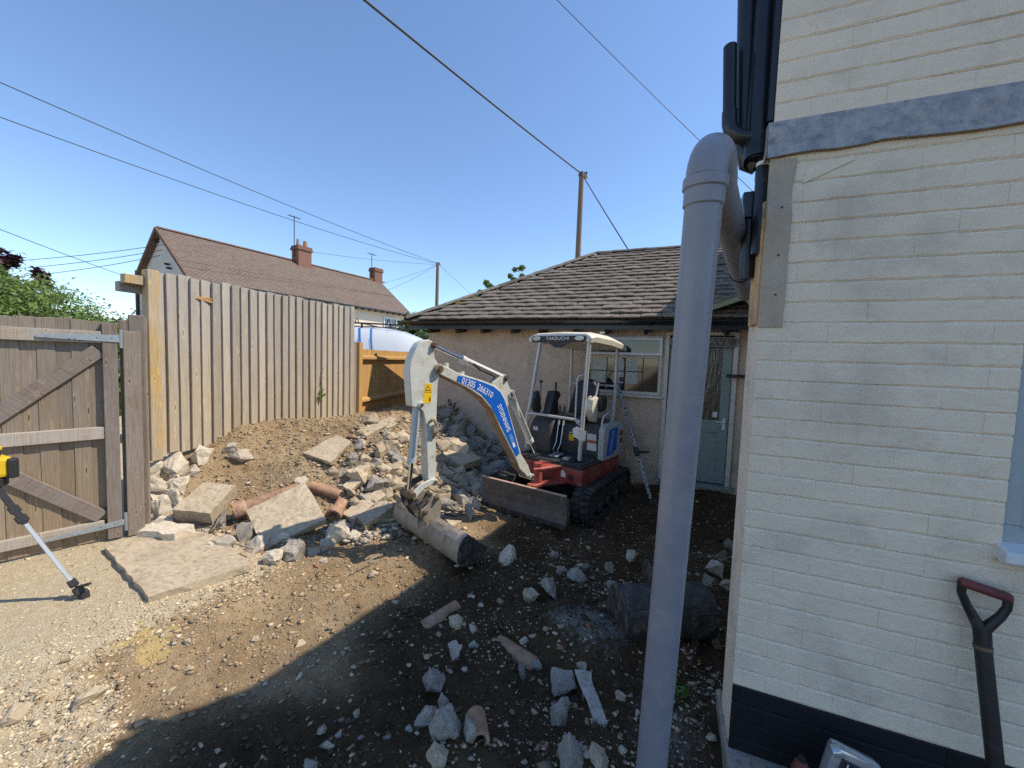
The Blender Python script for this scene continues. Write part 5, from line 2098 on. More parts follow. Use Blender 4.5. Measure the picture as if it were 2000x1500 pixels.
def resample(pts, step):
    P = [Vector((a, 0, b_)) for a, b_ in pts] + [Vector((pts[0][0], 0, pts[0][1]))]
    out, acc = [], 0.0
    for a, b_ in zip(P[:-1], P[1:]):
        L = (b_ - a).length
        while acc < L:
            out.append((a + (b_ - a) * (acc / L), (b_ - a).normalized()))
            acc += step
        acc -= L
    return out


for side in (-1, 1):
    yc = side * .50
    outer = stadium(1.12, .19)
    inner = [(a * .985, .19 + (b_ - .19) * .86) for a, b_ in outer]
    m2 = unb()
    n = len(outer)
    vs = []
    for pl_, w in ((outer, .105), (inner, .105)):
        for s in (-1, 1):
            vs += [(a, yc + s * w, b_ + .02) for a, b_ in pl_]
    fs = []
    for i in range(n):
        j = (i + 1) % n
        fs += [(i, j, n + j, n + i), (2 * n + i, 3 * n + i, 3 * n + j, 2 * n + j), (i, 2 * n + i, 2 * n + j, j), (n + i, n + j, 3 * n + j, 3 * n + i)]
    m2.add(vs, fs)
    trk = m2.build('track', 'rubber', ex, smooth=True)
    lug = MB()
    lug.prism([(-.026, -.002), (.026, -.002), (.018, .024), (-.018, .024)], lambda u, v, t: (u, t, v), -.05, .05)
    lug_me = lug.mesh('rubber', bevel=.004)
    samples = resample(outer, .072)
    for k, (p, t) in enumerate(samples):
        nrm = Vector((-t.z, 0, t.x))
        if (Vector((p.x, 0, p.z)) - Vector((0, 0, .19))).dot(nrm) < 0:
            nrm = -nrm
        for half in (-1, 1):
            pos = UN @ Vector((p.x + t.x * (.018 * half), yc + half * .057, p.z + .02))
            R3 = Matrix((t, Vector((0, 1, 0)), nrm)).transposed()
            o = link(bpy.data.objects.new('lug', lug_me))
            adopt(o, trk, Matrix.Translation(pos) @ (UN.to_3x3() @ R3).to_4x4())
    m2 = unb()
    m2.box((0, yc, .21), (1.05, .09, .16))
    m2.build('track_frame', 'dark_panel', ex, bevel=.01)
    for x, r in ((.56, .13), (-.56, .14), (.28, .07), (0, .07), (-.28, .07)):
        m2 = unb()
        m2.tube([(x, yc - .08, .21 if r > .1 else .12), (x, yc + .08, .21 if r > .1 else .12)], r, 18)
        m2.build('roller' if r < .1 else 'sprocket', 'dark_panel', ex, bevel=.008, smooth=True)
m2 = unb()
m2.box((0, 0, .27), (.62, .80, .15))
m2.build('chassis', 'dark_panel', ex, bevel=.02)
m2 = unb()
m2.tube([(0, 0, .30), (0, 0, .43)], .24, 28)
m2.build('slew_ring', 'dark_panel', ex, smooth=True)

# ---- dozer blade on its arms
bw = .545
m2 = unb()
prof = [(1.02, .10), (.985, .22), (.985, .32), (1.01, .425), (.99, .43), (.962, .33), (.962, .22), (.995, .10)]
m2.prism(prof, lambda u, v, t: (u, t - .08, v), -bw, bw)
bl = m2.build('dozer_blade', 'blade_steel', ex, bevel=.003)
m2 = unb()
m2.prism([(1.013, .426), (.988, .431), (.988, .437), (1.013, .432)], lambda u, v, t: (u, t - .08, v), -bw, bw)
m2.build('worn_top_edge', 'blade_lip', bl)
m2 = unb()
m2.prism([(1.024, .085), (1.02, .13), (1.012, .13), (1.012, .085)], lambda u, v, t: (u, t - .08, v), -bw, bw)
m2.build('cutting_edge', 'bucket_dark', bl)
for s in (-1, 1):
    m2 = unb()
    m2.prism([(1.02, .095), (.985, .22), (.985, .32), (1.012, .43), (.93, .38), (.92, .14)], lambda u, v, t: (u, t - .08, v), s * bw - .006 * s, s * bw + .006 * s)
    m2.build('end_plate', 'blade_steel', bl, bevel=.001)
    m2 = unb()
    m2.bar((.35, s * .22, .24), (.97, s * .22, .24), .07, .10)
    m2.build('blade_arm', 'dark_panel', bl, bevel=.01)
m2 = unb()
m2.tube([(.30, 0, .33), (.96, 0, .36)], .032, 12)
m2.build('blade_ram', 'dark_panel', bl, smooth=True)

# ---- upper structure
plan = [(.55, .50), (.55, -.40), (.50, -.48), (-.45, -.50), (-.58, -.44), (-.68, -.30), (-.74, 0), (-.68, .30), (-.58, .44), (-.45, .50)]
m2 = upb()
m2.prism(plan, lambda u, v, t: (u, v, t), .415, .60)
body = m2.build('body', 'machine_red', ex, bevel=.014, seg=2, smooth=True)
m2 = upb()
m2.prism([(u * .985, v * .985) for u, v in plan], lambda u, v, t: (u, v, t), .602, .622)
fl = m2.build('floor_plate', 'black_plastic', ex, bevel=.005)
m2 = upb()
m2.prism([(.50, .44), (.50, -.30), (.02, -.30), (.02, .44)], lambda u, v, t: (u, v, t), .6225, .629)
m2.build('floor_mat', 'dark_panel', fl, bevel=.002)
for k in range(9):
    m2 = upb()
    m2.box((.05 + k * .052, .07, .632), (.02, .70, .006))
    m2.build('mat_rib', 'dark_panel', fl)
# stickers on the front skirt
m2 = upb()
m2.prism([(-.03, -.035), (.03, -.04), (.035, .0), (.0, .045), (-.025, .03)], lambda u, v, t: (.5505 + t, .255 + u, .52 + v), 0, .003)
m2.build('sticker', 'paper', body)
m2 = upb()
for k in range(6):
    a = math.pi * k / 3
    m2.box((.552, .36 + .03 * math.cos(a), .495 + .03 * math.sin(a)), (.006, .02, .02))
m2.tube([(.548, .36, .495), (.555, .36, .495)], .022, 12)
m2.build('vent', 'decal_black', body)
# counterweight and engine hood
cw = [(-.30, -.46), (-.48, -.47), (-.62, -.40), (-.71, -.25), (-.75, 0), (-.71, .25), (-.62, .40), (-.48, .47), (-.30, .46)]
m2 = upb()
m2.prism(cw, lambda u, v, t: (u, v, t), .605, 1.03)
m2.build('counterweight', 'machine_red', ex, bevel=.05, seg=3, smooth=True)
# operator's left side cover, grey with blue decal
sc_poly = [(.03, .605), (.03, .98), (-.01, 1.03), (-.08, 1.055), (-.40, 1.06), (-.52, 1.03), (-.60, .96), (-.63, .80), (-.62, .605)]
m2 = upb()
m2.prism(sc_poly, lambda u, v, t: (u, t, v), .42, .498)
cov = m2.build('side_cover', 'cover_grey', ex, bevel=.018, seg=2, smooth=True)
m2 = upb()
m2.prism([(-.06, .66), (-.12, .98), (-.34, 1.0), (-.40, .97), (-.34, .70), (-.2, .655)], lambda u, v, t: (u, t, v), .499, .501)
m2.build('blue_decal', 'decal_blue', cov)
o = UP @ Vector((-.21, .5025, .83))
lettering('lettering', 'SYDENHAMS', .06, 'decal_white', cov, o, UP.to_3x3() @ Vector((-.25, 0, 1)), UP.to_3x3() @ Vector((1, 0, .25)), width=.26)
for zz in (.80, .90):
    m2 = upb()
    m2.box((-.50, .4995, zz), (.10, .003, .07))
    m2.build('vent', 'machine_red', cov)
m2 = upb()
m2.tube([(.02, .46, .98), (.015, .46, 1.10), (-.02, .46, 1.15), (-.20, .46, 1.21), (-.24, .46, 1.20), (-.25, .46, 1.05)], .013, 10)
m2.build('grab_rail', 'tube_grey', ex, smooth=True)
# seat base with stickers
m2 = upb()
m2.prism([(.02, .625), (.05, .95), (.0, 1.05), (-.42, 1.06), (-.42, .625)], lambda u, v, t: (u, t, v), -.10, .42)
sbx = m2.build('seat_base', 'dark_panel', ex, bevel=.02, seg=2, smooth=True)


def seat_front(u, v, d=0.0):
    """point on the sloping front of the seat base"""
    t = (v - .625) / (.95 - .625)
    return UP @ Vector((.02 + .03 * t + d, u, v))


def sticker(parent, u0, u1, v0, v1, mat, nm='sticker', d=.002):
    m_ = MB()
    m_.add([seat_front(u0, v0, d), seat_front(u1, v0, d), seat_front(u1, v1, d), seat_front(u0, v1, d), seat_front(u0, v0, d - .003), seat_front(u1, v0, d - .003), seat_front(u1, v1, d - .003), seat_front(u0, v1, d - .003)],
           [(0, 1, 2, 3), (0, 4, 5, 1), (1, 5, 6, 2), (2, 6, 7, 3), (3, 7, 4, 0)])
    return m_.build(nm, mat, parent)


sticker(sbx, .02, .09, .80, .885, 'decal_yellow')
sticker(sbx, .03, .07, .90, .915, 'paper')
sticker(sbx, .28, .405, .85, .93, 'paper')
sticker(sbx, .28, .405, .815, .845, 'decal_orange')
sticker(sbx, .28, .405, .72, .812, 'paper')
# right console / tank
m2 = upb()
m2.prism([(.24, .625), (.26, .90), (.20, 1.02), (.08, 1.10), (-.30, 1.12), (-.36, 1.0), (-.36, .625)], lambda u, v, t: (u, t, v), -.46, -.13)
tank = m2.build('side_tank', 'dark_panel', ex, bevel=.03, seg=3, smooth=True)
m2 = upb()
m2.box((.256, -.355, .93), (.006, .075, .05))
m2.build('sticker', 'paper', tank)
# seat
m2 = upb()
m2.prism([(.10, 1.06), (.12, 1.11), (.08, 1.15), (-.25, 1.13), (-.28, 1.06)], lambda u, v, t: (u, t, v), -.13, .27)
st_ = m2.build('seat', 'seat_vinyl', ex, bevel=.025, seg=3, smooth=True)
m2 = upb()
bk = []
for k in range(13):
    t = math.pi * k / 12
    bk.append((.07 + .17 * math.cos(t) * (1.0), 1.44 + .15 * math.sin(t)))
m2.prism([(-.14, 1.12), (.28, 1.12)] + [(u, v) for u, v in bk], lambda u, v, t: (-.22 - (v - 1.12) * .22 + t, u, v), -.06, .05)
m2.build('backrest', 'seat_vinyl', ex, bevel=.03, seg=3, smooth=True)
m2 = upb()
m2.tube([(-.18, .29, 1.55), (-.12, .31, 1.42), (-.02, .31, 1.30)], .011, 8)
m2.build('seat_lever', 'tube_grey', ex, smooth=True)
m2 = upb()
m2.tube([(-.08, .33, 1.52), (-.05, .33, 1.42), (-.02, .33, 1.36)], .013, 8)
m2.build('belt_arm', 'tube_grey', ex, smooth=True)
# left control box, cream and black
m2 = upb()
m2.prism([(.05, 1.10), (.13, 1.24), (.10, 1.36), (.02, 1.40), (-.06, 1.38), (-.07, 1.16), (-.02, 1.06)], lambda u, v, t: (u, t, v), .27, .37)
cb = m2.build('control_box', 'canopy_cream', ex, bevel=.02, seg=2, smooth=True)
m2 = upb()
m2.prism([(-.04, 1.20), (-.02, 1.36), (-.12, 1.40), (-.18, 1.36), (-.16, 1.22)], lambda u, v, t: (u, t, v), .36, .43)
m2.build('rear_pod', 'black_plastic', cb, bevel=.02, seg=2, smooth=True)
m2 = upb()
m2.tube([(.04, .33, 1.38), (.06, .33, 1.50)], .011, 8)
m2.build('joystick_stem', 'black_plastic', cb)
m2 = upb()
m2.tube([(.06, .33, 1.46), (.065, .33, 1.56)], .022, 10, radii=[.016, .023])
m2.build('joystick_grip', 'black_plastic', cb, smooth=True)
# right control pods
m2 = upb()
m2.prism([(.26, 1.16), (.30, 1.26), (.24, 1.40), (.17, 1.42), (.10, 1.18), (.16, 1.08)], lambda u, v, t: (u, t, v), -.43, -.37)
m2.build('armrest_panel', 'dark_panel', ex, bevel=.012, smooth=True)
m2 = upb()
m2.prism([(.20, 1.12), (.14, 1.30), (.10, 1.42), (-.02, 1.42), (-.06, 1.36), (.0, 1.30), (-.02, 1.12)], lambda u, v, t: (u, t, v), -.30, -.18)
rp = m2.build('right_console', 'black_plastic', ex, bevel=.02, seg=2, smooth=True)
m2 = upb()
m2.tube([(.20, -.33, 1.25), (.20, -.335, 1.53)], .006, 8)
m2.build('lever', 'pin_steel', rp)
m2 = upb()
m2.tube([(.20, -.335, 1.52), (.20, -.335, 1.555)], .022, 12, radii=[.012, .026])
m2.build('lever_knob', 'black_plastic', rp, smooth=True)
m2 = upb()
m2.tube([(.05, -.20, 1.40), (.05, -.20, 1.54)], .013, 10)
m2.build('joystick', 'black_plastic', rp, smooth=True)
# travel levers
for y in (-.02, .045):
    m2 = upb()
    m2.tube([(.30, y, .66), (.33, y - .01, .72), (.28, y, .80), (.22, y, 1.12)], .008, 8)
    lv_ = m2.build('travel_lever', 'chrome', ex, smooth=True)
    m2 = upb()
    m2.tube([(.225, y, 1.08), (.215, y, 1.26)], .017, 10)
    m2.build('grip', 'black_plastic', lv_, smooth=True)
    m2 = upb()
    m2.tube([(.24, y, 1.02), (.225, y, 1.09)], .014, 8)
    m2.build('ferrule', 'tube_grey', lv_, smooth=True)
    m2 = upb()
    m2.prism([(.24, .655), (.40, .645), (.40, .66), (.24, .675)], lambda u, v, t: (u, y + t, v), -.026, .026)
    m2.build('pedal', 'galvanised', lv_, bevel=.003)
m2 = upb()
m2.prism([(.33, .64), (.42, .64), (.42, .665), (.33, .67)], lambda u, v, t: (u, .20 + t, v), -.04, .04)
m2.build('foot_pedal', 'galvanised', ex, bevel=.004)
m2 = upb()
m2.prism([(.33, .64), (.42, .64), (.42, .665), (.33, .67)], lambda u, v, t: (u, .29 + t, v), -.03, .03)
m2.build('foot_pedal', 'black_plastic', ex, bevel=.004)

# ---- canopy posts and roof
cp = [('front_post', [(.34, .345, .625), (.335, .36, 1.1), (.325, .395, 2.06)], .026),
      ('front_post', [(.37, -.41, .69), (.375, -.415, 1.12), (.36, -.39, 1.22), (.325, -.285, 2.06)], .024),
      ('rear_post', [(-.52, .36, 1.02), (-.53, .36, 1.22), (-.62, .335, 1.42), (-.62, .33, 1.5), (-.60, .335, 2.04)], .024),
      ('rear_post', [(-.60, -.36, 1.0), (-.62, -.365, 1.5), (-.62, -.37, 2.08)], .024)]
posts = []
for nm, pts, r in cp:
    m2 = upb()
    m2.tube(pts, r, 14)
    posts.append(m2.build(nm, 'tube_grey', ex, smooth=True))
m2 = upb()
m2.tube([(.34, .345, .625), (.34, .345, .655)], .036, 14)
m2.build('post_socket', 'black_plastic', posts[0], smooth=True)
m2 = upb()
m2.tube([(.375, -.415, 1.05), (.376, -.40, 1.125), (.376, -.36, 1.14), (.36, .30, 1.13), (.352, .345, 1.11)], .018, 12)
m2.build('front_bar', 'tube_grey', ex, smooth=True)
m2 = upb()
m2.tube([(.375, -.36, 1.135), (.36, -.42, .98), (.36, -.44, .85)], .014, 10)
m2.build('front_bar_stay', 'tube_grey', ex, smooth=True)
m2 = upb()
m2.tube([(-.62, -.365, 1.5), (-.62, .33, 1.5)], .016, 10)
m2.build('rear_bar', 'tube_grey', ex, smooth=True)
m2 = upb()
m2.tube([(.36, .335, 1.075), (.372, .30, 1.11), (.375, .285, 1.16), (.37, .285, 1.60), (.362, .30, 1.645), (.345, .35, 1.66)], .0115, 10)
m2.build('grab_handle', 'tube_grey', posts[0], smooth=True)
for pts, mt in (([(-.07, .93), (.015, .91), (.03, 1.03), (-.03, 1.06), (-.09, 1.02)], 'paper'), ([(-.01, .90), (.085, .905), (.095, 1.02), (.0, 1.03)], 'frame_cream')):
    m2 = upb()
    m2.prism(pts, lambda u, v, t: (.375 + t + (.004 if mt == 'paper' else .008), .345 + u, v), 0, .0015)
    m2.build('paper_tag', mt, posts[0])
# mirror on the rear post
m2 = upb()
m2.prism([(-.035, -.03), (.035, -.03), (.04, .03), (-.03, .035)], lambda u, v, t: (-.57 + t, .44 + u, 1.60 + v), 0, .02)
m2.build('mirror', 'black_plastic', posts[2], bevel=.006)
# roof moulding: shaped loft from front to rear
rf = upb()
secs = []
for x, half, zt, zb in ((.375, .415, 2.10, 2.045), (.36, .43, 2.135, 2.035), (.25, .44, 2.16, 2.045), (-.2, .44, 2.15, 2.03), (-.62, .43, 2.095, 1.995), (-.70, .42, 2.05, 1.975), (-.715, .40, 2.03, 1.985)):
    ring = []
    for y, z in ((-half, zb), (-half - .012, (zb + zt) / 2), (-half + .02, zt - .02), (-half + .07, zt), (0, zt + .012), (half - .07, zt), (half - .02, zt - .02), (half + .012, (zb + zt) / 2), (half, zb), (half - .05, zb + .01), (-half + .05, zb + .01)):
        ring.append((x, y, z))
    secs.append(ring)
n = len(secs[0])
vs = [p for r_ in secs for p in r_]
fs = []
for i in range(len(secs) - 1):
    for k in range(n):
        fs.append((i * n + k, i * n + (k + 1) % n, (i + 1) * n + (k + 1) % n, (i + 1) * n + k))
fs += [tuple(range(n)), tuple(reversed(range((len(secs) - 1) * n, len(secs) * n)))]
rf.add(vs, fs)
roof_c = rf.build('canopy_roof', 'canopy_cream', ex, smooth=True)
m2 = upb()
fp = []
m2.prism([(-.375, 2.048), (-.385, 2.10), (-.36, 2.115), (.36, 2.115), (.385, 2.10), (.375, 2.048), (.16, 2.035), (.06, 1.975), (-.04, 1.975), (-.12, 2.035)], lambda u, v, t: (.372 + t, u, v), 0, .014)
pan = m2.build('front_panel', 'black_plastic', roof_c, bevel=.004)
for y in (-.30, .30):
    m2 = upb()
    pl2 = [(.062 * math.cos(2 * math.pi * k / 16), .026 * math.sin(2 * math.pi * k / 16)) for k in range(16)]
    m2.prism(pl2, lambda u, v, t: (.386 + t, y + u, 2.083 + v), 0, .012)
    m2.build('work_lamp', 'lamp_lens', pan, bevel=.004, smooth=True)
o = UP @ Vector((.3885, 0, 2.082))
lettering('lettering', 'TAKEUCHI', .055, 'decal_white', pan, o, UP.to_3x3() @ Vector((0, 1, 0)), (0, 0, 1), width=.32)
for y in (-.28, .33):
    m2 = upb()
    m2.tube([(-.1, y, 2.14), (-.1, y, 2.19)], .012, 8)
    m2.box((-.1, y + .015, 2.185), (.04, .05, .014))
    m2.build('lifting_eye', 'tube_grey', roof_c)

# ---- swing bracket
m2 = upb()
m2.prism([(.50, -.16), (.50, .30), (.62, .24), (.80, .14), (.93, .12), (.97, .07), (.93, .02), (.80, .0), (.62, -.08)], lambda u, v, t: (u, v, t), .40, .44)
m2.prism([(.50, -.10), (.50, .26), (.62, .20), (.82, .13), (.90, .08), (.82, .03), (.62, -.05)], lambda u, v, t: (u, v, t), .585, .615)
sw = m2.build('swing_bracket', 'hinge_red', ex, bevel=.006)
m2 = upb()
m2.tube([(.80, .075, .36), (.80, .075, .66)], .05, 16)
m2.build('swing_post', 'hinge_red', sw, smooth=True)

# ---- boom, in its own vertical plane
BA = Vector((-1.28, 4.0, 0))
bdv = Vector((-.42, -.907, 0)).normalized()
bnv = Vector((-bdv.y, bdv.x, 0))


def bw_(s, z, off):
    return BA + bdv * s + bnv * off + Vector((0, 0, z))


boom_out = [(0.094, 0.37), (0.152, 0.484), (0.267, 0.625), (0.482, 1.131), (0.539, 1.239), (0.593, 1.306), (0.681, 1.36), (0.813, 1.402), (1.046, 1.461), (1.119, 1.482), (1.18, 1.51), (1.26, 1.54), (1.315, 1.543), (1.345, 1.51), (1.32, 1.475), (1.26, 1.45)]
boom_in = [(1.177, 1.415), (1.116, 1.389), (0.966, 1.326), (0.818, 1.241), (0.695, 1.125), (0.562, 0.907), (0.437, 0.719), (0.334, 0.565), (0.288, 0.476), (0.199, 0.399), (0.137, 0.336)]
bo = MB()
poly = boom_out + boom_in
nP = len(poly)
bo.prism(poly, lambda u, v, t: bw_(u, v, t), -.062, .062)
# belly plates carry the caked mud
bo.m = [0, 0] + [1 if i >= 14 else 0 for i in range(nP)]
boom = bo.build('boom', ['machine_grey', 'boom_belly'], ex, bevel=.006, smooth=True)
blue = [(1.104, 1.448), (1.047, 1.444), (0.814, 1.387), (0.682, 1.343), (0.594, 1.288), (0.539, 1.215), (0.483, 1.108), (0.297, 0.64), (0.345, 0.612), (0.446, 0.762), (0.572, 0.956), (0.705, 1.158), (0.825, 1.272), (0.969, 1.35), (1.116, 1.402)]
for nm, mt, grow, off in (('decal_border', 'decal_white', .012, .0632), ('blue_decal', 'decal_blue', 0, .0644)):
    cx = sum(p[0] for p in blue) / len(blue)
    pl3 = []
    N3 = len(blue)
    for i in range(N3):
        a, b_, c = Vector(blue[i - 1]), Vector(blue[i]), Vector(blue[(i + 1) % N3])
        t = ((b_ - a).normalized() + (c - b_).normalized()).normalized()
        pl3.append(b_ + Vector((t.y, -t.x)) * -grow)
    m2 = MB()
    m2.prism([(p.x, p.y) for p in pl3], lambda u, v, t: bw_(u, v, t), .060, off)
    m2.build(nm, mt, boom)


def blet(body, size, p0, p1, width, mat='decal_white', nm='lettering'):
    a, b_ = bw_(p0[0], p0[1], .0652), bw_(p1[0], p1[1], .0652)
    xd = b_ - a
    yd = bnv.cross(xd)
    lettering(nm, body, size, mat, boom, (a + b_) / 2, xd, yd, width=width)


blet('01305', .085, (1.062, 1.408), (.905, 1.358), .155)
blet('266310', .085, (.878, 1.348), (.69, 1.255), .20)
blet('SYDENHAMS', .075, (.610, 1.165), (.462, .885), .31)
blet('HIRE', .062, (.446, .855), (.405, .770), .092, 'decal_pale_blue')
m2 = MB()
m2.prism([(.41, .762), (.388, .712), (.36, .722), (.384, .772)], lambda u, v, t: bw_(u, v, t), .0645, .0655)
m2.build('white_mark', 'decal_white', boom)
bracket = [(0.70, 1.375), (0.62, 1.42), (0.575, 1.452), (0.53, 1.455), (0.495, 1.42), (0.478, 1.361), (0.42, 1.285), (0.425, 1.244), (0.475, 1.135), (0.539, 1.22), (0.593, 1.29)]
for s in (-1, 1):
    m2 = MB()
    m2.prism(bracket, lambda u, v, t: bw_(u, v, t), s * .04 - .008, s * .04 + .008)
    m2.build('ram_bracket', 'machine_grey', boom, bevel=.003)


def pin(name, s, z, r, half, parent, mat='pin_steel'):
    m_ = MB()
    m_.tube([bw_(s, z, -half), bw_(s, z, half)], r, 16)
    p_ = m_.build(name, mat, parent, bevel=.003, smooth=True)
    m_ = MB()
    m_.tube([bw_(s, z, half), bw_(s, z, half + .014)], r * .6, 6)
    m_.build('bolt', 'pin_steel', p_)
    return p_


pin('pivot_pin', .512, 1.424, .03, .06, boom)
pin('pivot_pin', .405, 1.262, .024, .06, boom)
pin('pivot_boss', 1.305, 1.51, .042, .09, boom, 'machine_grey_dirty')
pin('pivot_pin', .115, .36, .035, .09, boom, 'machine_grey')
# hoses along the boom bracket
m2 = MB()
m2.tube([bw_(.44, 1.30, .075), bw_(.40, 1.20, .085), bw_(.36, 1.08, .08), bw_(.33, 1.02, .08)], .010, 8)
m2.tube([bw_(.43, 1.29, .055), bw_(.37, 1.18, .06), bw_(.33, 1.08, .055)], .010, 8)
m2.build('hose', 'machine_grey', boom, smooth=True)
m2 = MB()
m2.tube([bw_(.92, 1.56, .045), bw_(.85, 1.505, .05), bw_(.74, 1.47, .05), bw_(.66, 1.44, .05)], .010, 8)
m2.build('hose', 'black_plastic', boom, smooth=True)
for s_, z_ in ((1.19, 1.56), (1.02, 1.485)):
    m2 = MB()
    m2.prism([(s_ - .012, z_ - .09), (s_ + .014, z_ - .09), (s_ + .014, z_), (s_ - .012, z_)], lambda u, v, t: bw_(u, v, t), -.006, .03)
    m2.build('hose_guide', 'machine_grey', boom)


def ram(name, a, b_, f, r, rod, mat='machine_grey', flip=False):
    """hydraulic ram from a to b: barrel over fraction f, bright rod for the rest"""
    a, b_ = bw_(*a), bw_(*b_)
    m_ = MB()
    m_.tube([a, a.lerp(b_, f)], r, 16)
    ba = m_.build(name, mat, ex, bevel=.004, smooth=True)
    m_ = MB()
    m_.tube([a.lerp(b_, f - .02), b_], rod, 14)
    m_.build('rod', 'chrome', ba, smooth=True)
    m_ = MB()
    d = (b_ - a).normalized()
    m_.tube([a.lerp(b_, f) - d * .03, a.lerp(b_, f) + d * .012], r * 1.14, 16)
    m_.build('gland', mat, ba, smooth=True)
    m_ = MB()
    m_.tube([bw_(0, 0, -.03) - bw_(0, 0, 0) + a, bw_(0, 0, .03) - bw_(0, 0, 0) + a], r * 1.15, 14)
    m_.build('eye', mat, ba, smooth=True)
    m_ = MB()
    m_.tube([a + d * .05 + bnv * (r + .008), a.lerp(b_, f) - d * .05 + bnv * (r + .008)], .008, 8)
    m_.build('feed_pipe', mat, ba, smooth=True)
    return ba


ram('arm_ram', (.512, 1.424, 0), (1.349, 1.709, 0), .60, .033, .017)
ram('boom_ram', (.405, 1.262, 0), (-.004, .60, 0), .80, .036, .02)
ram('bucket_ram', (1.464, 1.216, 0), (1.524, .49, 0), .66, .034, .018, 'cover_grey')

# ---- dipper arm
dip = [(1.517, 1.656), (1.484, 1.712), (1.447, 1.739), (1.396, 1.748), (1.358, 1.735), (1.338, 1.70), (1.345, 1.663), (1.334, 1.595), (1.300, 1.55), (1.276, 1.50), (1.292, 1.44), (1.300, 1.336), (1.303, 1.103), (1.305, .986), (1.30, .579), (1.29, .54), (1.305, .505), (1.34, .505), (1.37, .54), (1.381, .593), (1.404, .995), (1.415, 1.08), (1.435, 1.15), (1.465, 1.18), (1.541, 1.20), (1.556, 1.343), (1.568, 1.485), (1.555, 1.578)]
m2 = MB()
m2.prism(dip, lambda u, v, t: bw_(u, v, t), -.052, .052)
dipper = m2.build('dipper_arm', 'machine_grey', ex, bevel=.006, smooth=True)
m2 = MB()
m2.prism([(1.426, 1.385), (1.354, 1.38), (1.364, 1.222), (1.435, 1.22)], lambda u, v, t: bw_(u, v, t), .0515, .0535)
wd = m2.build('warning_sticker', 'decal_yellow', dipper)
m2 = MB()
tri = [(1.398, 1.372), (1.424, 1.325), (1.366, 1.322)]
tin = [(1.397, 1.360), (1.414, 1.330), (1.376, 1.328)]
m2.add([bw_(s_, z_, .054) for s_, z_ in tri + tin], [(0, 1, 4, 3), (1, 2, 5, 4), (2, 0, 3, 5)])
m2.add([bw_(s_, z_, .054) for s_, z_ in ((1.428, 1.316), (1.358, 1.312), (1.358, 1.308), (1.428, 1.312))], [(0, 1, 2, 3)])
m2.add([bw_(s_, z_, .054) for s_, z_ in ((1.38, 1.275), (1.372, 1.275), (1.368, 1.235), (1.384, 1.235))], [(0, 1, 2, 3)])
m2.build('symbol', 'decal_black', wd)
pin('pivot_pin', 1.352, 1.705, .028, .075, dipper)
pin('pivot_pin', 1.464, 1.212, .024, .075, dipper, 'machine_grey')
pin('pivot_pin', 1.325, .54, .03, .085, dipper, 'machine_grey')
m2 = MB()
m2.tube([bw_(1.375, 1.06, .055), bw_(1.37, 1.08, .085), bw_(1.345, 1.075, .09), bw_(1.325, 1.03, .085), bw_(1.325, .96, .075), bw_(1.34, .92, .055)], .013, 10)
m2.build('hose', 'machine_grey_dirty', dipper, smooth=True)
m2 = MB()
m2.box(bw_(1.33, 1.0, .068), (.05, .05, .07), Matrix((bnv, bdv, Vector((0, 0, 1)))).transposed())
m2.build('valve', 'machine_grey_dirty', dipper, bevel=.006)

# ---- bucket linkage
for s in (-1, 1):
    m2 = MB()
    m2.prism([(1.30, .565), (1.36, .575), (1.45, .555), (1.52, .505), (1.55, .455), (1.52, .43), (1.485, .46), (1.43, .505), (1.36, .525), (1.305, .515)], lambda u, v, t: bw_(u, v, t), s * .075 - .008, s * .075 + .008)
    m2.build('link_arm', 'machine_grey' if s > 0 else 'bucket_dark', ex, bevel=.003)
    m2 = MB()
    m2.prism([(1.55, .50), (1.575, .45), (1.555, .38), (1.49, .28), (1.43, .22), (1.40, .24), (1.45, .30), (1.51, .40), (1.515, .46)], lambda u, v, t: bw_(u, v, t), s * .055 - .006, s * .055 + .006)
    m2.build('tipping_link', 'bucket_dark', ex, bevel=.003)
m2 = MB()
m2.prism([(1.44, .33), (1.30, .42), (1.27, .36), (1.26, .28), (1.30, .24), (1.41, .22), (1.46, .26)], lambda u, v, t: bw_(u, v, t), -.035, .035)
m2.build('quick_hitch', 'bucket_dark', ex, bevel=.006)
pin('link_pin', 1.535, .465, .034, .085, ex)
pin('link_pin', 1.31, .40, .022, .10, ex)
pin('link_pin', 1.42, .30, .022, .10, ex)

# ---- grading bucket
bkt = [(1.262, .205), (1.296, .236), (1.340, .222), (1.375, .185), (1.398, .12), (1.396, .05), (1.365, .005), (1.31, -.018), (1.21, -.012), (1.101, .075)]
Wb = .525
shell = MB()
inn = []
for i, (s_, z_) in enumerate(bkt):
    a = Vector(bkt[max(0, i - 1)])
    b_ = Vector(bkt[min(len(bkt) - 1, i + 1)])
    t = (b_ - a).normalized()
    nn = Vector((t.y, -t.x))
    q = Vector((s_, z_))
    if (Vector((1.26, .10)) - q).dot(nn) < 0:
        nn = -nn
    inn.append(tuple(q + nn * .012))
shell.prism(bkt + inn[::-1], lambda u, v, t: bw_(u, v, t), -Wb, Wb)
bk_ = shell.build('bucket', 'bucket_steel', ex, smooth=True)
for s in (-1, 1):
    m2 = MB()
    m2.prism([(u, v) for u, v in bkt] + [(1.18, .135), (1.235, .18)], lambda u, v, t: bw_(u, v, t), s * (Wb - .001), s * (Wb + .012))
    m2.build('end_plate', 'bucket_dark', bk_, bevel=.002)
for s in (-.07, .07):
    m2 = MB()
    m2.prism([(1.26, .20), (1.25, .34), (1.29, .44), (1.34, .43), (1.40, .35), (1.45, .32), (1.46, .27), (1.40, .20), (1.395, .10), (1.36, .21), (1.30, .24)], lambda u, v, t: bw_(u, v, t), s - .008, s + .008)
    m2.build('ear', 'bucket_steel', bk_, bevel=.002)
m2 = MB()
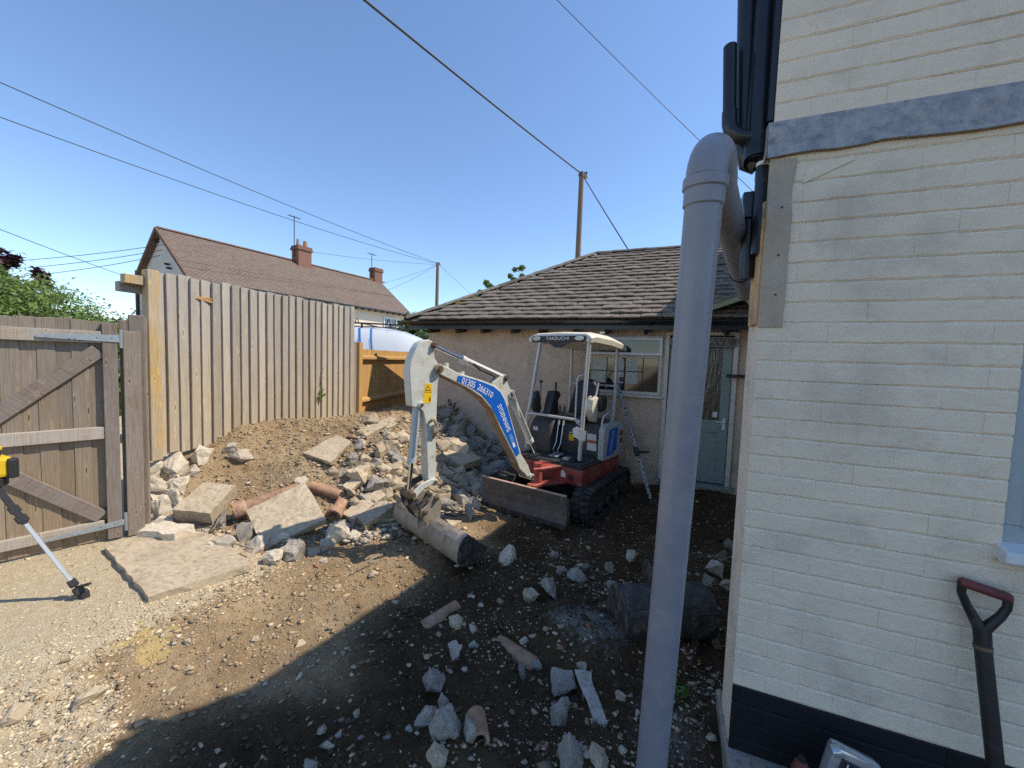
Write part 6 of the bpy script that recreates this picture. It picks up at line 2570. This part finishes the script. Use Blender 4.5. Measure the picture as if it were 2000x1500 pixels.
m2.prism([(1.10, .078), (1.14, .038), (1.135, .030), (1.088, .075)], lambda u, v, t: bw_(u, v, t), -Wb - .01, Wb + .01)
m2.build('cutting_edge', 'blade_steel', bk_)
for s0_, s1_ in ((-.42, -.30), (.14, .26), (.34, .46)):
    m2 = MB()
    m2.prism([(1.30, .240), (1.341, .227), (1.377, .188), (1.372, .184), (1.338, .219), (1.30, .232)], lambda u, v, t: bw_(u, v, t), s0_, s1_)
    m2.build('wear_plate', 'bucket_steel', bk_, bevel=.002)

# ------------------------------------------------------------------ spare digging bucket behind the grey pipe
sb = thing('spare_bucket', 'dark steel digging bucket lying on the shaded rubble behind the grey pipe', 'bucket', (.1, 2.6, -.08))
ax = Vector((.58, .30, 0)).normalized()
axn = Vector((-ax.y, ax.x, 0))
c0 = Vector((.08, 2.60, -.11))


def sbp(u, v, t):
    return c0 + ax * t + axn * u + Vector((0, 0, v))


prof = []
for k in range(13):
    t = math.radians(208 - 17 * k)
    prof.append((.165 * math.cos(t), .13 + .165 * math.sin(t)))
prof = [(-.10, .0), (-.135, .03)] + prof + [(.20, .02)]
pin_ = [(u * .93, .12 + (v - .12) * .93) for u, v in prof]
m2 = MB()
m2.prism(prof + pin_[::-1], sbp, -.30, .27)
shb = m2.build('shell', 'bucket_dark', sb, smooth=True)
for s in (-1, 1):
    m2 = MB()
    m2.prism(prof, sbp, -.312 if s < 0 else .269, -.299 if s < 0 else .282)
    m2.build('end_plate', 'bucket_dark', sb, bevel=.003)
for s in (-.06, .06):
    m2 = MB()
    m2.prism([(.06, .27), (.15, .22), (.20, .34), (.15, .40), (.09, .39), (.05, .33)], sbp, s - .008, s + .008)
    m2.build('ear', 'bucket_dark', sb, bevel=.003)
for k in range(5):
    m2 = MB()
    m2.prism([(-.11, .03), (-.09, .0), (-.15, -.03), (-.16, -.02)], sbp, -.28 + k * .135, -.23 + k * .135)
    m2.build('tooth', 'pin_steel', sb, bevel=.002)
m2 = MB()
m2.prism([(-.160, .205), (-.140, .235), (-.133, .230), (-.153, .20)], sbp, -.29, .26)
m2.build('weld_strip', 'bucket_dark', sb)

# ------------------------------------------------------------------ levelling staff with receiver against the bungalow
stf = thing('levelling_staff', 'black and white levelling staff leaning on the bungalow wall beside the door', 'staff', (-.07, 5.24, -.13))
p0, p1 = Vector((-.07, 5.24, -.13)), Vector((-.62, 5.80, 1.30))
m2 = MB()
m2.bar(p0, p1, .036, .022, (0, 1, 0))
m2.build('staff', 'staff_white', stf, bevel=.003)
dv = (p1 - p0).normalized()
sx_ = dv.cross(Vector((0, 1, 0))).normalized()
nv = sx_.cross(dv)
if nv.y > 0:
    nv = -nv
L_ = (p1 - p0).length
q = .02
kk = 0
sr = random.Random(4)
while q < L_ - .04:
    m2 = MB()
    hh = sr.choice((.010, .016, .024))
    w2 = (.012, .024, .016)[kk % 3]
    c = p0 + dv * q + nv * .0125 + sx_ * (.010 if kk % 2 else -.009)
    rot = Matrix((sx_, dv, nv)).transposed()
    m2.box(c, (w2, hh, .002), rot)
    m2.build('graduation', 'decal_black', stf)
    q += sr.uniform(.024, .05)
    kk += 1
m2 = MB()
c = p0 + dv * .62 + nv * .045
m2.box(c, (.07, .11, .05), Matrix((sx_, dv, nv)).transposed())
rc = m2.build('receiver', 'black_plastic', stf, bevel=.008)
m2 = MB()
m2.tube([c + nv * .0 + sx_ * .03, c + Vector((.16, -.02, .02))], .016, 10)
m2.build('clamp_screw', 'black_plastic', rc, smooth=True)

# ------------------------------------------------------------------ foliage
def leaf_mesh(points, normals, size, tones, seed):
    """many small folded leaves"""
    r = np.random.default_rng(seed)
    n = len(points)
    P = np.array(points)
    D = np.array(normals) + r.normal(0, .55, (n, 3))
    D /= np.linalg.norm(D, axis=1, keepdims=True) + 1e-9
    ref = r.normal(0, 1, (n, 3))
    A = np.cross(D, ref)
    A /= np.linalg.norm(A, axis=1, keepdims=True) + 1e-9
    B = np.cross(D, A)
    s = size * r.uniform(.6, 1.35, (n, 1))
    v0 = P - A * s
    v1 = P + B * s * .45 + D * s * .15
    v2 = P + A * s
    v3 = P - B * s * .45 + D * s * .15
    V = np.stack([v0, v1, v2, v3], 1).reshape(-1, 3)
    F = np.arange(n * 4).reshape(-1, 4)
    me = bpy.data.meshes.new('foliage')
    me.vertices.add(len(V))
    me.vertices.foreach_set('co', V.astype(np.float32).ravel())
    me.loops.add(F.size)
    me.loops.foreach_set('vertex_index', F.astype(np.int32).ravel())
    me.polygons.add(n)
    me.polygons.foreach_set('loop_start', np.arange(0, F.size, 4, dtype=np.int32))
    me.polygons.foreach_set('loop_total', np.full(n, 4, dtype=np.int32))
    tn = np.array(tones)
    k = r.uniform(.6, 1.3, (n, 1))
    pick = tn[r.integers(len(tn), size=n)] * k
    C4 = np.concatenate([pick, np.ones((n, 1))], 1)
    at = me.color_attributes.new('tone', 'FLOAT_COLOR', 'POINT')
    at.data.foreach_set('color', np.repeat(C4, 4, axis=0).astype(np.float32).ravel())
    me.materials.append(MATS['leaf'])
    me.update(calc_edges=True)
    return me


def tree(name, label, cat, base, blobs, n, size, tones, seed, trunk_r=.12, group=None, branches=True):
    base = Vector(base)
    root = thing(name, label, cat, base, group)
    r = np.random.default_rng(seed)
    pts, nrm = [], []
    vol = np.array([b_[1][0] * b_[1][1] for b_ in blobs])
    cnt = (n * vol / vol.sum()).astype(int)
    for (c, rad), m_ in zip(blobs, cnt):
        # clumps on the blob surface
        nc = max(6, int(m_ / 45))
        d = r.normal(0, 1, (nc, 3))
        d /= np.linalg.norm(d, axis=1, keepdims=True)
        cc = d * r.uniform(.74, 1.02, (nc, 1))
        for q in range(nc):
            kq = 45
            loc = cc[q] + r.normal(0, .075, (kq, 3))
            pts.append(loc * np.array(rad) + np.array(c))
            nn = np.tile(d[q], (kq, 1)) + np.array([0, 0, .35])
            nrm.append(nn)
    pts = np.concatenate(pts)
    nrm = np.concatenate(nrm)
    keep = pts[:, 2] > base.z - .1
    me = leaf_mesh(pts[keep], nrm[keep], size, tones, seed)
    c = Vector(blobs[0][0])
    for v in me.vertices:
        v.co -= c
    o = obj_from_mesh('crown', me, root, Matrix.Translation(c))
    m_ = MB()
    top = max(b_[0][2] for b_ in blobs)
    m_.tube([base - Vector((0, 0, .2)), base.lerp(Vector((c.x, c.y, top)), .35), Vector((c.x, c.y, top * .8))], trunk_r, 10, radii=[trunk_r, trunk_r * .75, trunk_r * .3])
    if branches:
        for (bc, rad) in blobs:
            m_.tube([base.lerp(Vector((c.x, c.y, top)), .3), Vector(bc)], trunk_r * .35, 6, radii=[trunk_r * .45, trunk_r * .12])
    m_.build('trunk', 'bark', root, smooth=True)
    return root


GREEN = [(.13, .21, .045), (.16, .245, .055), (.09, .155, .035), (.21, .285, .075)]
DARK = [(.04, .085, .025), (.06, .11, .03), (.03, .065, .02)]
tree('round_bush', 'big dense rounded green bush behind the gate', 'bush', (-13.6, 4.2, 0),
     [((-14.2, 3.8, 1.5), (2.5, 2.1, 1.75)), ((-12.9, 4.9, 1.1), (1.6, 1.5, 1.30)), ((-12.3, 5.7, .8), (1.2, 1.2, 1.2)), ((-14.0, 2.2, 1.3), (2.0, 2.0, 1.8))], 90000, .045, GREEN, 1, .16)
tree('purple_tree', 'dark purple leaved tree rising behind the green bush', 'tree', (-20.5, 4.9, 0),
     [((-20.5, 4.7, 3.6), (1.8, 1.5, 1.45)), ((-19.4, 5.6, 3.2), (1.2, 1.0, 1.0))], 5000, .12, [(.055, .02, .035), (.08, .03, .04), (.04, .02, .03)], 2, .14)
tree('golden_tree', 'yellow green tree just showing at the left edge', 'tree', (-20.8, 2.9, 0),
     [((-20.9, 3.05, 4.4), (1.4, 1.2, 1.5))], 3000, .12, [(.30, .26, .04), (.22, .22, .05), (.36, .32, .08)], 3, .14)
tree('conifer_bush', 'small loose pointed bush between the round bush and the far house', 'bush', (-13.5, 6.9, 0),
     [((-13.5, 6.9, 1.3), (1.0, 1.0, 1.35)), ((-13.4, 6.6, 2.3), (.35, .35, .75)), ((-13.3, 7.6, 1.0), (.9, .9, 1.1))], 5000, .075, [(.12, .17, .05), (.09, .14, .04), (.17, .20, .07)], 4, .08)
tree('hedge_row', 'dark green hedge far beyond the round bush', 'hedge', (-24.0, 12.0, 0),
     [((-24.0, 12.0, 1.5), (2.5, 2.0, 1.9)), ((-22.5, 14.0, 1.4), (2.5, 2.0, 1.8)), ((-25.0, 9.5, 1.4), (2.0, 2.0, 1.9))], 6000, .14, DARK, 5, .1)
tree('garden_tree', 'leafy green tree between the far house and the bungalow eaves', 'tree', (-13.0, 18.6, 0),
     [((-13.0, 18.6, 1.9), (2.0, 2.0, 1.8)), ((-11.6, 19.0, 1.5), (1.8, 1.8, 1.6)), ((-13.3, 18.2, 3.2), (.9, .9, 1.0)), ((-10.6, 19.5, 1.6), (1.6, 1.5, 1.9))], 12000, .13, DARK + GREEN[:1], 6, .14)
tree('tall_shrub', 'leafy sprays rising above the left hip of the bungalow roof', 'shrub', (-5.3, 11.8, 0),
     [((-5.6, 11.85, 4.1), (.42, .4, .42)), ((-4.65, 12.2, 4.5), (.42, .4, .30)), ((-5.0, 12.0, 3.1), (1.0, .9, .9))], 2600, .085, GREEN, 7, .06)

# sprig growing through the fence and a fern at the bungalow wall
def sprig(name, label, cat, p, stems, size, tones, seed):
    p = Vector(p)
    root = thing(name, label, cat, p)
    r = random.Random(seed)
    m_ = MB()
    pts, nr = [], []
    for (dx, dy, dz) in stems:
        e = p + Vector((dx, dy, dz))
        m_.tube([p, p.lerp(e, .5) + Vector((0, 0, abs(dz) * .15)), e], .003, 5)
        for k in range(14):
            q = p.lerp(e, .15 + .85 * k / 13) + Vector((r.uniform(-.02, .02), r.uniform(-.02, .02), abs(dz) * .15 * (1 - abs(2 * k / 13 - 1)) + r.uniform(-.015, .015)))
            pts.append(q)
            nr.append((.5, -.4, .7))
    m_.build('stem', 'twig', root)
    me = leaf_mesh([tuple(q - p) for q in pts], nr, size, tones, seed)
    obj_from_mesh('leaves', me, root, Matrix.Translation(p))


sprig('fence_weed', 'small green weed hanging on the tall fence boards', 'weed', (-4.385, 3.93, 1.02), [(.02, -.05, -.03), (.02, .05, .02), (.01, .02, .08), (.02, .0, -.06)], .022, GREEN, 1)
sprig('dry_stem', 'dry brown climbing stem on the tall fence above the weed', 'stem', (-4.39, 3.95, 1.10), [(.005, .02, .30), (.005, .0, .22)], .012, [(.30, .20, .10), (.22, .15, .08)], 2)
sprig('fern', 'dark fern sprig against the bungalow wall behind the digger arm', 'fern', (-3.35, 5.70, .62), [(-.05, -.02, .28), (.10, -.03, .22), (.03, -.05, .26), (.18, -.05, .14), (-.12, -.05, .16)], .03, [(.03, .05, .02), (.05, .05, .03)], 3)
sprig('seedling', 'tiny bright green leaf on the ground beside the grey pipe', 'seedling', (.16, 2.10, -.085), [(.03, 0, .02), (-.02, .02, .02)], .018, [(.10, .30, .05)], 4)

# ------------------------------------------------------------------ van behind the fence
vn = thing('van', 'white van with blue bands and a black roof rack behind the brown fence', 'van', (-8.2, 7.6, 0))
vd = Vector((.931, .366, 0))
vp = Vector((-.366, .931, 0))
v0 = Vector((-9.95, 6.92, 0))


def vpt(s, w, z):
    return v0 + vd * s + vp * w * 1.08 + Vector((0, 0, z * 1.06))


secs = []
for s, top, half in ((0, 2.08, .80), (.05, 2.16, .86), (.6, 2.22, .88), (3.3, 2.20, .88), (3.9, 2.12, .88), (4.3, 1.98, .87), (4.6, 1.80, .86), (4.95, 1.50, .85), (5.25, 1.12, .84), (5.6, .95, .80), (5.75, .75, .72)):
    ring = []
    for y, z in ((-half, .35), (-half - .03, .8), (-half, min(1.25, top * .8)), (-half + .10, top * .86), (-half + .22, top * .965), (0, top), (half - .22, top * .965), (half - .10, top * .86), (half, min(1.25, top * .8)), (half + .03, .8), (half, .35)):
        ring.append(vpt(s, y, z))
    secs.append(ring)
m2 = MB()
n = 11
m2.add([p for r_ in secs for p in r_], [(i * n + k, i * n + (k + 1) % n, (i + 1) * n + (k + 1) % n, (i + 1) * n + k) for i in range(len(secs) - 1) for k in range(n)] + [tuple(range(n)), tuple(reversed(range((len(secs) - 1) * n, len(secs) * n)))])
vb = m2.build('body', 'van_white', vn, smooth=True)


def van_band(s0a, s1a, s0b, s1b, mat='van_blue', nm='blue_band'):
    """band over the near side and roof between stations (a at the sill of the roof, b on top)"""
    def sec(s):
        for i in range(len(STN) - 1):
            if STN[i][0] <= s <= STN[i + 1][0]:
                f = (s - STN[i][0]) / (STN[i + 1][0] - STN[i][0])
                return STN[i][1] + (STN[i + 1][1] - STN[i][1]) * f, STN[i][2] + (STN[i + 1][2] - STN[i][2]) * f
        return STN[-1][1], STN[-1][2]
    m_ = MB()
    prof_ = [(-1.0, 1.3, 0), (-.10, .86, 1), (-.22, .965, 2), (0, 1, 3)]
    rows_ = []
    for k, lev in enumerate((0, .25, .5, .75, 1.0)):
        row_ = []
        for q in range(7):
            a = s0a + (s0b - s0a) * lev
            b_ = s1a + (s1b - s1a) * lev
            s = a + (b_ - a) * q / 6
            top, half = sec(s)
            y, z = [(-half, min(1.25, top * .8)), (-half + .05, (min(1.25, top * .8) + top * .86) / 2), (-half + .10, top * .86), (-half + .22, top * .965), (-half * .35, top * .99)][k]
            row_.append(vpt(s, y - .006, z + .006))
        rows_.append(row_)
    m_.add([p for r_ in rows_ for p in r_], [(i * 7 + k, i * 7 + k + 1, (i + 1) * 7 + k + 1, (i + 1) * 7 + k) for i in range(4) for k in range(6)])
    m_.build(nm, mat, vb, smooth=True)


STN = [(0, 2.08, .80), (.05, 2.16, .86), (.6, 2.22, .88), (3.3, 2.20, .88), (3.9, 2.12, .88), (4.3, 1.98, .87), (4.6, 1.80, .86)]
van_band(.1, 2.55, .1, 2.1)
van_band(2.75, 2.95, 2.2, 2.4)
van_band(3.12, 3.17, 2.9, 2.95)
van_band(3.38, 3.42, 3.2, 3.24)
m2 = MB()
m2.add([vpt(4.62, -.70, 1.78), vpt(4.62, .70, 1.78), vpt(5.2, .76, 1.18), vpt(5.2, -.76, 1.18)], [(0, 1, 2, 3)])
m2.build('windscreen', 'window_glass', vn)
m2 = MB()
m2.prism([(4.0, 1.10), (4.95, 1.10), (4.6, 1.62), (4.05, 1.62)], lambda u, v, t: vpt(u, t, v), -.895, -.87)
m2.build('side_window', 'window_glass', vn)
for s in (1.1, 4.7):
    for w in (-.82, .82):
        m2 = MB()
        m2.tube([vpt(s, w - .1, .34), vpt(s, w + .1, .34)], .34, 24)
        wh = m2.build('wheel', 'rubber', vn, bevel=.03, smooth=True)
        m2 = MB()
        m2.tube([vpt(s, w - .105, .34), vpt(s, w + .105, .34)], .2, 16)
        m2.build('rim', 'alloy', wh)
for w in (-.55, .55):
    m2 = MB()
    m2.bar(vpt(1.0, w, 2.27), vpt(4.0, w, 2.24), .05, .035)
    m2.build('rack_rail', 'black_plastic', vn)
for s in (1.2, 2.2, 3.0, 3.7):
    m2 = MB()
    m2.bar(vpt(s, -.6, 2.25), vpt(s, .6, 2.25), .04, .03)
    m2.bar(vpt(s, -.58, 2.14), vpt(s, -.58, 2.26), .04, .03)
    m2.bar(vpt(s, .58, 2.14), vpt(s, .58, 2.26), .04, .03)
    m2.build('rack_bar', 'black_plastic', vn)
for s in (2.75, 3.55):
    m2 = MB()
    m2.tube([vpt(s, -.4, 2.26), vpt(s + .03, -.4, 2.36), vpt(s + .07, -.4, 2.36), vpt(s + .09, -.4, 2.26)], .014, 6)
    m2.build('ladder_hook', 'black_plastic', vn)

# ------------------------------------------------------------------ far house
fh = thing('far_house', 'long cream house with a red brown tiled roof beyond the tall fence', 'house', (-19.8, 10.2, 0))
fa = Vector((-19.15, 10.51, 0))
fdir = Vector((1.94, 12.81, 0)).normalized()
fper = Vector((-fdir.y, fdir.x, 0))
FL, FW, FE, FR = 12.55, 6.0, 4.78, 7.08


def fp_(s, w, z):
    return fa + fdir * s + fper * w + Vector((0, 0, z))


m2 = MB()
m2.add([fp_(0, 0, 0), fp_(FL, 0, 0), fp_(FL, 0, FE), fp_(0, 0, FE)], [(0, 1, 2, 3)])
m2.add([fp_(0, FW, 0), fp_(FL, FW, 0), fp_(FL, FW, FE), fp_(0, FW, FE)], [(1, 0, 3, 2)])
m2.add([fp_(FL, 0, 0), fp_(FL, FW, 0), fp_(FL, FW, FE), fp_(FL, FW / 2, FR - .1), fp_(FL, 0, FE)], [(0, 1, 2, 3, 4)])
m2.build('wall', 'render_far', fh)
m2 = MB()
m2.add([fp_(-.01, 0, 0), fp_(-.01, FW, 0), fp_(-.01, FW, FE), fp_(-.01, FW / 2, FR - .1), fp_(-.01, 0, FE)], [(4, 3, 2, 1, 0)])
m2.build('gable_wall', 'render_far_end', fh)
m2 = MB()
ov = .35
slope = (FR - FE) / (FW / 2)
pts = []
for w0, w1 in ((-ov, FW / 2), (FW + ov, FW / 2)):
    z0 = FE - ov * slope
    m2.add([fp_(-.2, w0, z0), fp_(FL + .2, w0, z0), fp_(FL + .2, w1, FR), fp_(-.2, w1, FR), fp_(-.2, w0, z0 + .09), fp_(FL + .2, w0, z0 + .09), fp_(FL + .2, w1, FR + .09), fp_(-.2, w1, FR + .09)],
           [(3, 2, 1, 0), (4, 5, 6, 7), (0, 1, 5, 4), (1, 2, 6, 5), (2, 3, 7, 6), (3, 0, 4, 7)])
frf = m2.build('roof', 'far_roof', fh)
me = frf.data
uvl = me.uv_layers.new(name='UVMap')
for pl_ in me.polygons:
    for li in pl_.loop_indices:
        p = me.vertices[me.loops[li].vertex_index].co + WORLD_OF[frf.name].translation
        q = p - fa
        uvl.data[li].uv = (q.dot(fdir), math.hypot(FW / 2 - q.dot(fper), 0) * 1.3)
for k in range(30):
    halfround(fp_(-.2 + k * .445, FW / 2, FR + .06), fp_(-.2 + (k + 1) * .445 - .01, FW / 2, FR + .06), 'ridge_tile', 'ridge_brown', frf, .12)
m2 = MB()
m2.bar(fp_(-.2, -ov - .05, FE - ov * slope + .03), fp_(FL + .2, -ov - .05, FE - ov * slope + .03), .11, .09)
m2.build('gutter', 'gutter_black', fh)
m2 = MB()
m2.bar(fp_(-.25, -ov, FE - ov * slope + .04), fp_(-.25, FW / 2, FR + .04), .08, .14)
m2.bar(fp_(-.25, FW + ov, FE - ov * slope + .04), fp_(-.25, FW / 2, FR + .04), .08, .14)
m2.build('verge', 'ridge_brown', fh)
for k in range(26):
    m2 = MB()
    m2.box(fp_(.2 + k * .5, -.17, FE - .28), (.06, .3, .1), Matrix.Rotation(math.atan2(fdir.y, fdir.x), 3, 'Z'))
    m2.build('rafter_foot', 'gutter_black', fh)


def far_window(s, z0, w, h, panes=2):
    rotf = Matrix((fdir, fper, Vector((0, 0, 1)))).transposed()
    m_ = MB()
    t = .07
    m_.box(fp_(s, -.03, z0 + t / 2), (w, .1, t), rotf)
    m_.box(fp_(s, -.03, z0 + h - t / 2), (w, .1, t), rotf)
    for k in range(panes + 1):
        m_.box(fp_(s - w / 2 + t / 2 + (w - t) * k / panes, -.03, z0 + h / 2), (t, .1, h - 2 * t), rotf)
    wd_ = m_.build('window', 'upvc_white', fh)
    for k in range(panes):
        m_ = MB()
        pw = (w - t) / panes
        m_.box(fp_(s - w / 2 + t / 2 + pw * (k + .5), -.02, z0 + h / 2), (pw - t, .02, h - 2 * t), rotf)
        m_.build('pane', 'far_glass', wd_)
    m_ = MB()
    m_.box(fp_(s, -.03, z0 + h * .62), (w * .45, .09, .05), rotf)
    m_.build('transom', 'upvc_white', wd_)
    m_ = MB()
    m_.box(fp_(s, -.08, z0 - .05), (w + .25, .2, .09), rotf)
    m_.build('window_sill', 'render_far_end', wd_)


far_window(11.0, 3.15, 1.15, 1.05)
far_window(6.6, 3.35, 1.3, 1.05)
far_window(2.0, 3.3, 1.3, 1.05)
far_window(11.0, .8, 1.3, 1.2)
m2 = MB()
m2.tube([fp_(12.7, -.35, FE - .35), fp_(12.55, -.1, FE - .7), fp_(12.55, -.1, 0)], .05, 10)
m2.build('downpipe', 'gutter_black', fh, smooth=True)
m2 = MB()
m2.tube([fp_(-.05, FW + .1, .2), fp_(-.05, FW + .1, 5.5)], .09, 12)
m2.build('flue', 'pipe_black', fh, smooth=True)
for sc_, wz, hw_, pots in ((6.6, FW / 2 - .1, .42, 2), (12.4, FW / 2 + .1, .36, 0)):
    rotf = Matrix((fdir, fper, Vector((0, 0, 1)))).transposed()
    m2 = MB()
    m2.box(fp_(sc_, wz, FR + .25), (hw_ * 2.0, hw_ * 1.7, 1.3), rotf)
    ch = m2.build('chimney', 'brick_red', frf, bevel=.02)
    m2 = MB()
    m2.box(fp_(sc_, wz, FR + .80), (hw_ * 2.3, hw_ * 2.0, .12), rotf)
    m2.box(fp_(sc_, wz, FR + .93), (hw_ * 2.15, hw_ * 1.85, .14), rotf)
    m2.build('chimney_cap', 'brick_red', frf, bevel=.01)
    for k in range(pots):
        m2 = MB()
        m2.tube([fp_(sc_ - .2 + .42 * k, wz, FR + .98), fp_(sc_ - .2 + .42 * k, wz, FR + 1.40)], .12, 14, radii=[.14, .11])
        m2.build('chimney_pot', 'terracotta' if k else 'flue_grey', frf, smooth=True)
    m2 = MB()
    ax0 = fp_(sc_ - hw_ * 1.1, wz, FR + .3)
    m2.tube([ax0, ax0 + Vector((0, 0, 2.4 if pots else 1.7))], .025, 6)
    tp = ax0 + Vector((0, 0, 2.35 if pots else 1.65))
    m2.bar(tp - fdir * .35, tp + fdir * .35, .03, .03)
    for k in range(4):
        m2.bar(tp + fdir * (-.3 + k * .2) - fper * .2, tp + fdir * (-.3 + k * .2) + fper * .2, .015, .015)
    m2.build('aerial', 'cable_black', frf)
for z_ in (5.25, 5.45, 6.6):
    m2 = MB()
    m2.tube([fp_(-.03, 2.0 + (z_ - 5.2), z_), fp_(-.2, 2.0 + (z_ - 5.2), z_)], .05, 8)
    m2.build('insulator', 'cable_black', fh)

# ------------------------------------------------------------------ utility poles and cables
def pole(label, p, h, r, arm):
    p = Vector(p)
    root = thing('utility_pole', label, 'pole', p)
    m_ = MB()
    m_.tube([p - Vector((0, 0, .5)), p + Vector((0, 0, h * .5)), p + Vector((0, 0, h))], r, 14, radii=[r * 1.15, r * .97, r * .82])
    m_.build('shaft', 'pole_wood', root, smooth=True)
    m_ = MB()
    t = p + Vector((0, 0, h - .12))
    m_.bar(t - Vector((arm * .5, .1, 0)), t + Vector((arm, .2, 0)), .05, .08)
    m_.build('bracket', 'pin_steel', root)
    for k in range(3):
        m_ = MB()
        q = t + Vector((arm * (.9 - .5 * k), .1, .03))
        m_.tube([q, q + Vector((0, 0, .12))], .035, 8, radii=[.02, .04])
        m_.build('insulator', 'cable_black', root)
    return p + Vector((0, 0, h - .05))


PA = pole('tall timber utility pole behind the bungalow roof', (-3.10, 13.9, 0), 8.35, .105, .16)
PB = pole('distant timber utility pole between the far house and the bungalow', (-16.6, 25.7, 0), 8.9, .14, .12)


def cable(label, a, b_, sag, r, group=None):
    a, b_ = Vector(a), Vector(b_)
    pts = []
    for k in range(25):
        t = k / 24
        p = a.lerp(b_, t)
        p.z -= sag * 4 * t * (1 - t)
        pts.append(p)
    m_ = MB()
    m_.tube(pts, r, 7)
    return tag(m_.build('overhead_cable', 'cable_black', None, smooth=True), label, 'cable', group)


cable('thick twisted overhead cable running to the pole behind the bungalow', (-6.75, -2.2, 7.15), PA, .12, .022)
cable('thick cable dropping from the tall pole towards the bungalow ridge', PA, (-.55, 9.6, 3.7), .02, .016)
cable('thin wire crossing the upper sky towards the grey pipe bend', (-2.79, 6.05, 8.3), (1.64, 8.75, 4.75), .04, .006)
cable('upper of the two long wires from the left edge to the distant pole', (-17.5, -3.0, 9.0), PB + Vector((0, 0, .0)), .35, .014)
cable('lower of the two long wires from the left edge to the distant pole', (-19.3, -2.0, 8.5), PB + Vector((0, 0, -.05)), .45, .014)
cable('wire from the left trees to the flue of the far house', (-19.0, 2.0, 6.1), fp_(-.05, FW + .1, 5.0), .1, .012)
for k in range(3):
    cable(('uppermost', 'middle', 'lowest')[k] + ' of three sagging wires fanning left from the far house gable', (-34 + k, 3 + k * .6, 4.5 - .3 * k), fp_(-.2, 2.2 + .25 * k, 6.3 - .22 * k), .5, .012, 'wires fanning from the far gable')
for k, (z_, s_) in enumerate(((7.9, 6.6), (6.9, 12.4), (6.4, 12.9))):
    cable(('wire from the distant pole to the middle chimney', 'upper wire from the distant pole to the end chimney', 'lower wire from the distant pole to the end of the far roof')[k], PB + Vector((0, 0, -.1)), fp_(s_, FW / 2, z_), .12, .010)
cable('thin stay wire falling right of the distant pole', PB, (-11.5, 27.5, 4.2), .02, .010)
ap = thing('street_aerial', 'thin aerial mast above the hedge left of the far house', 'mast', (-24.5, 12.5, 0))
m2 = MB()
m2.tube([(-24.5, 12.5, 0), (-24.5, 12.5, 5.3)], .03, 6)
m2.build('mast', 'cable_black', ap)
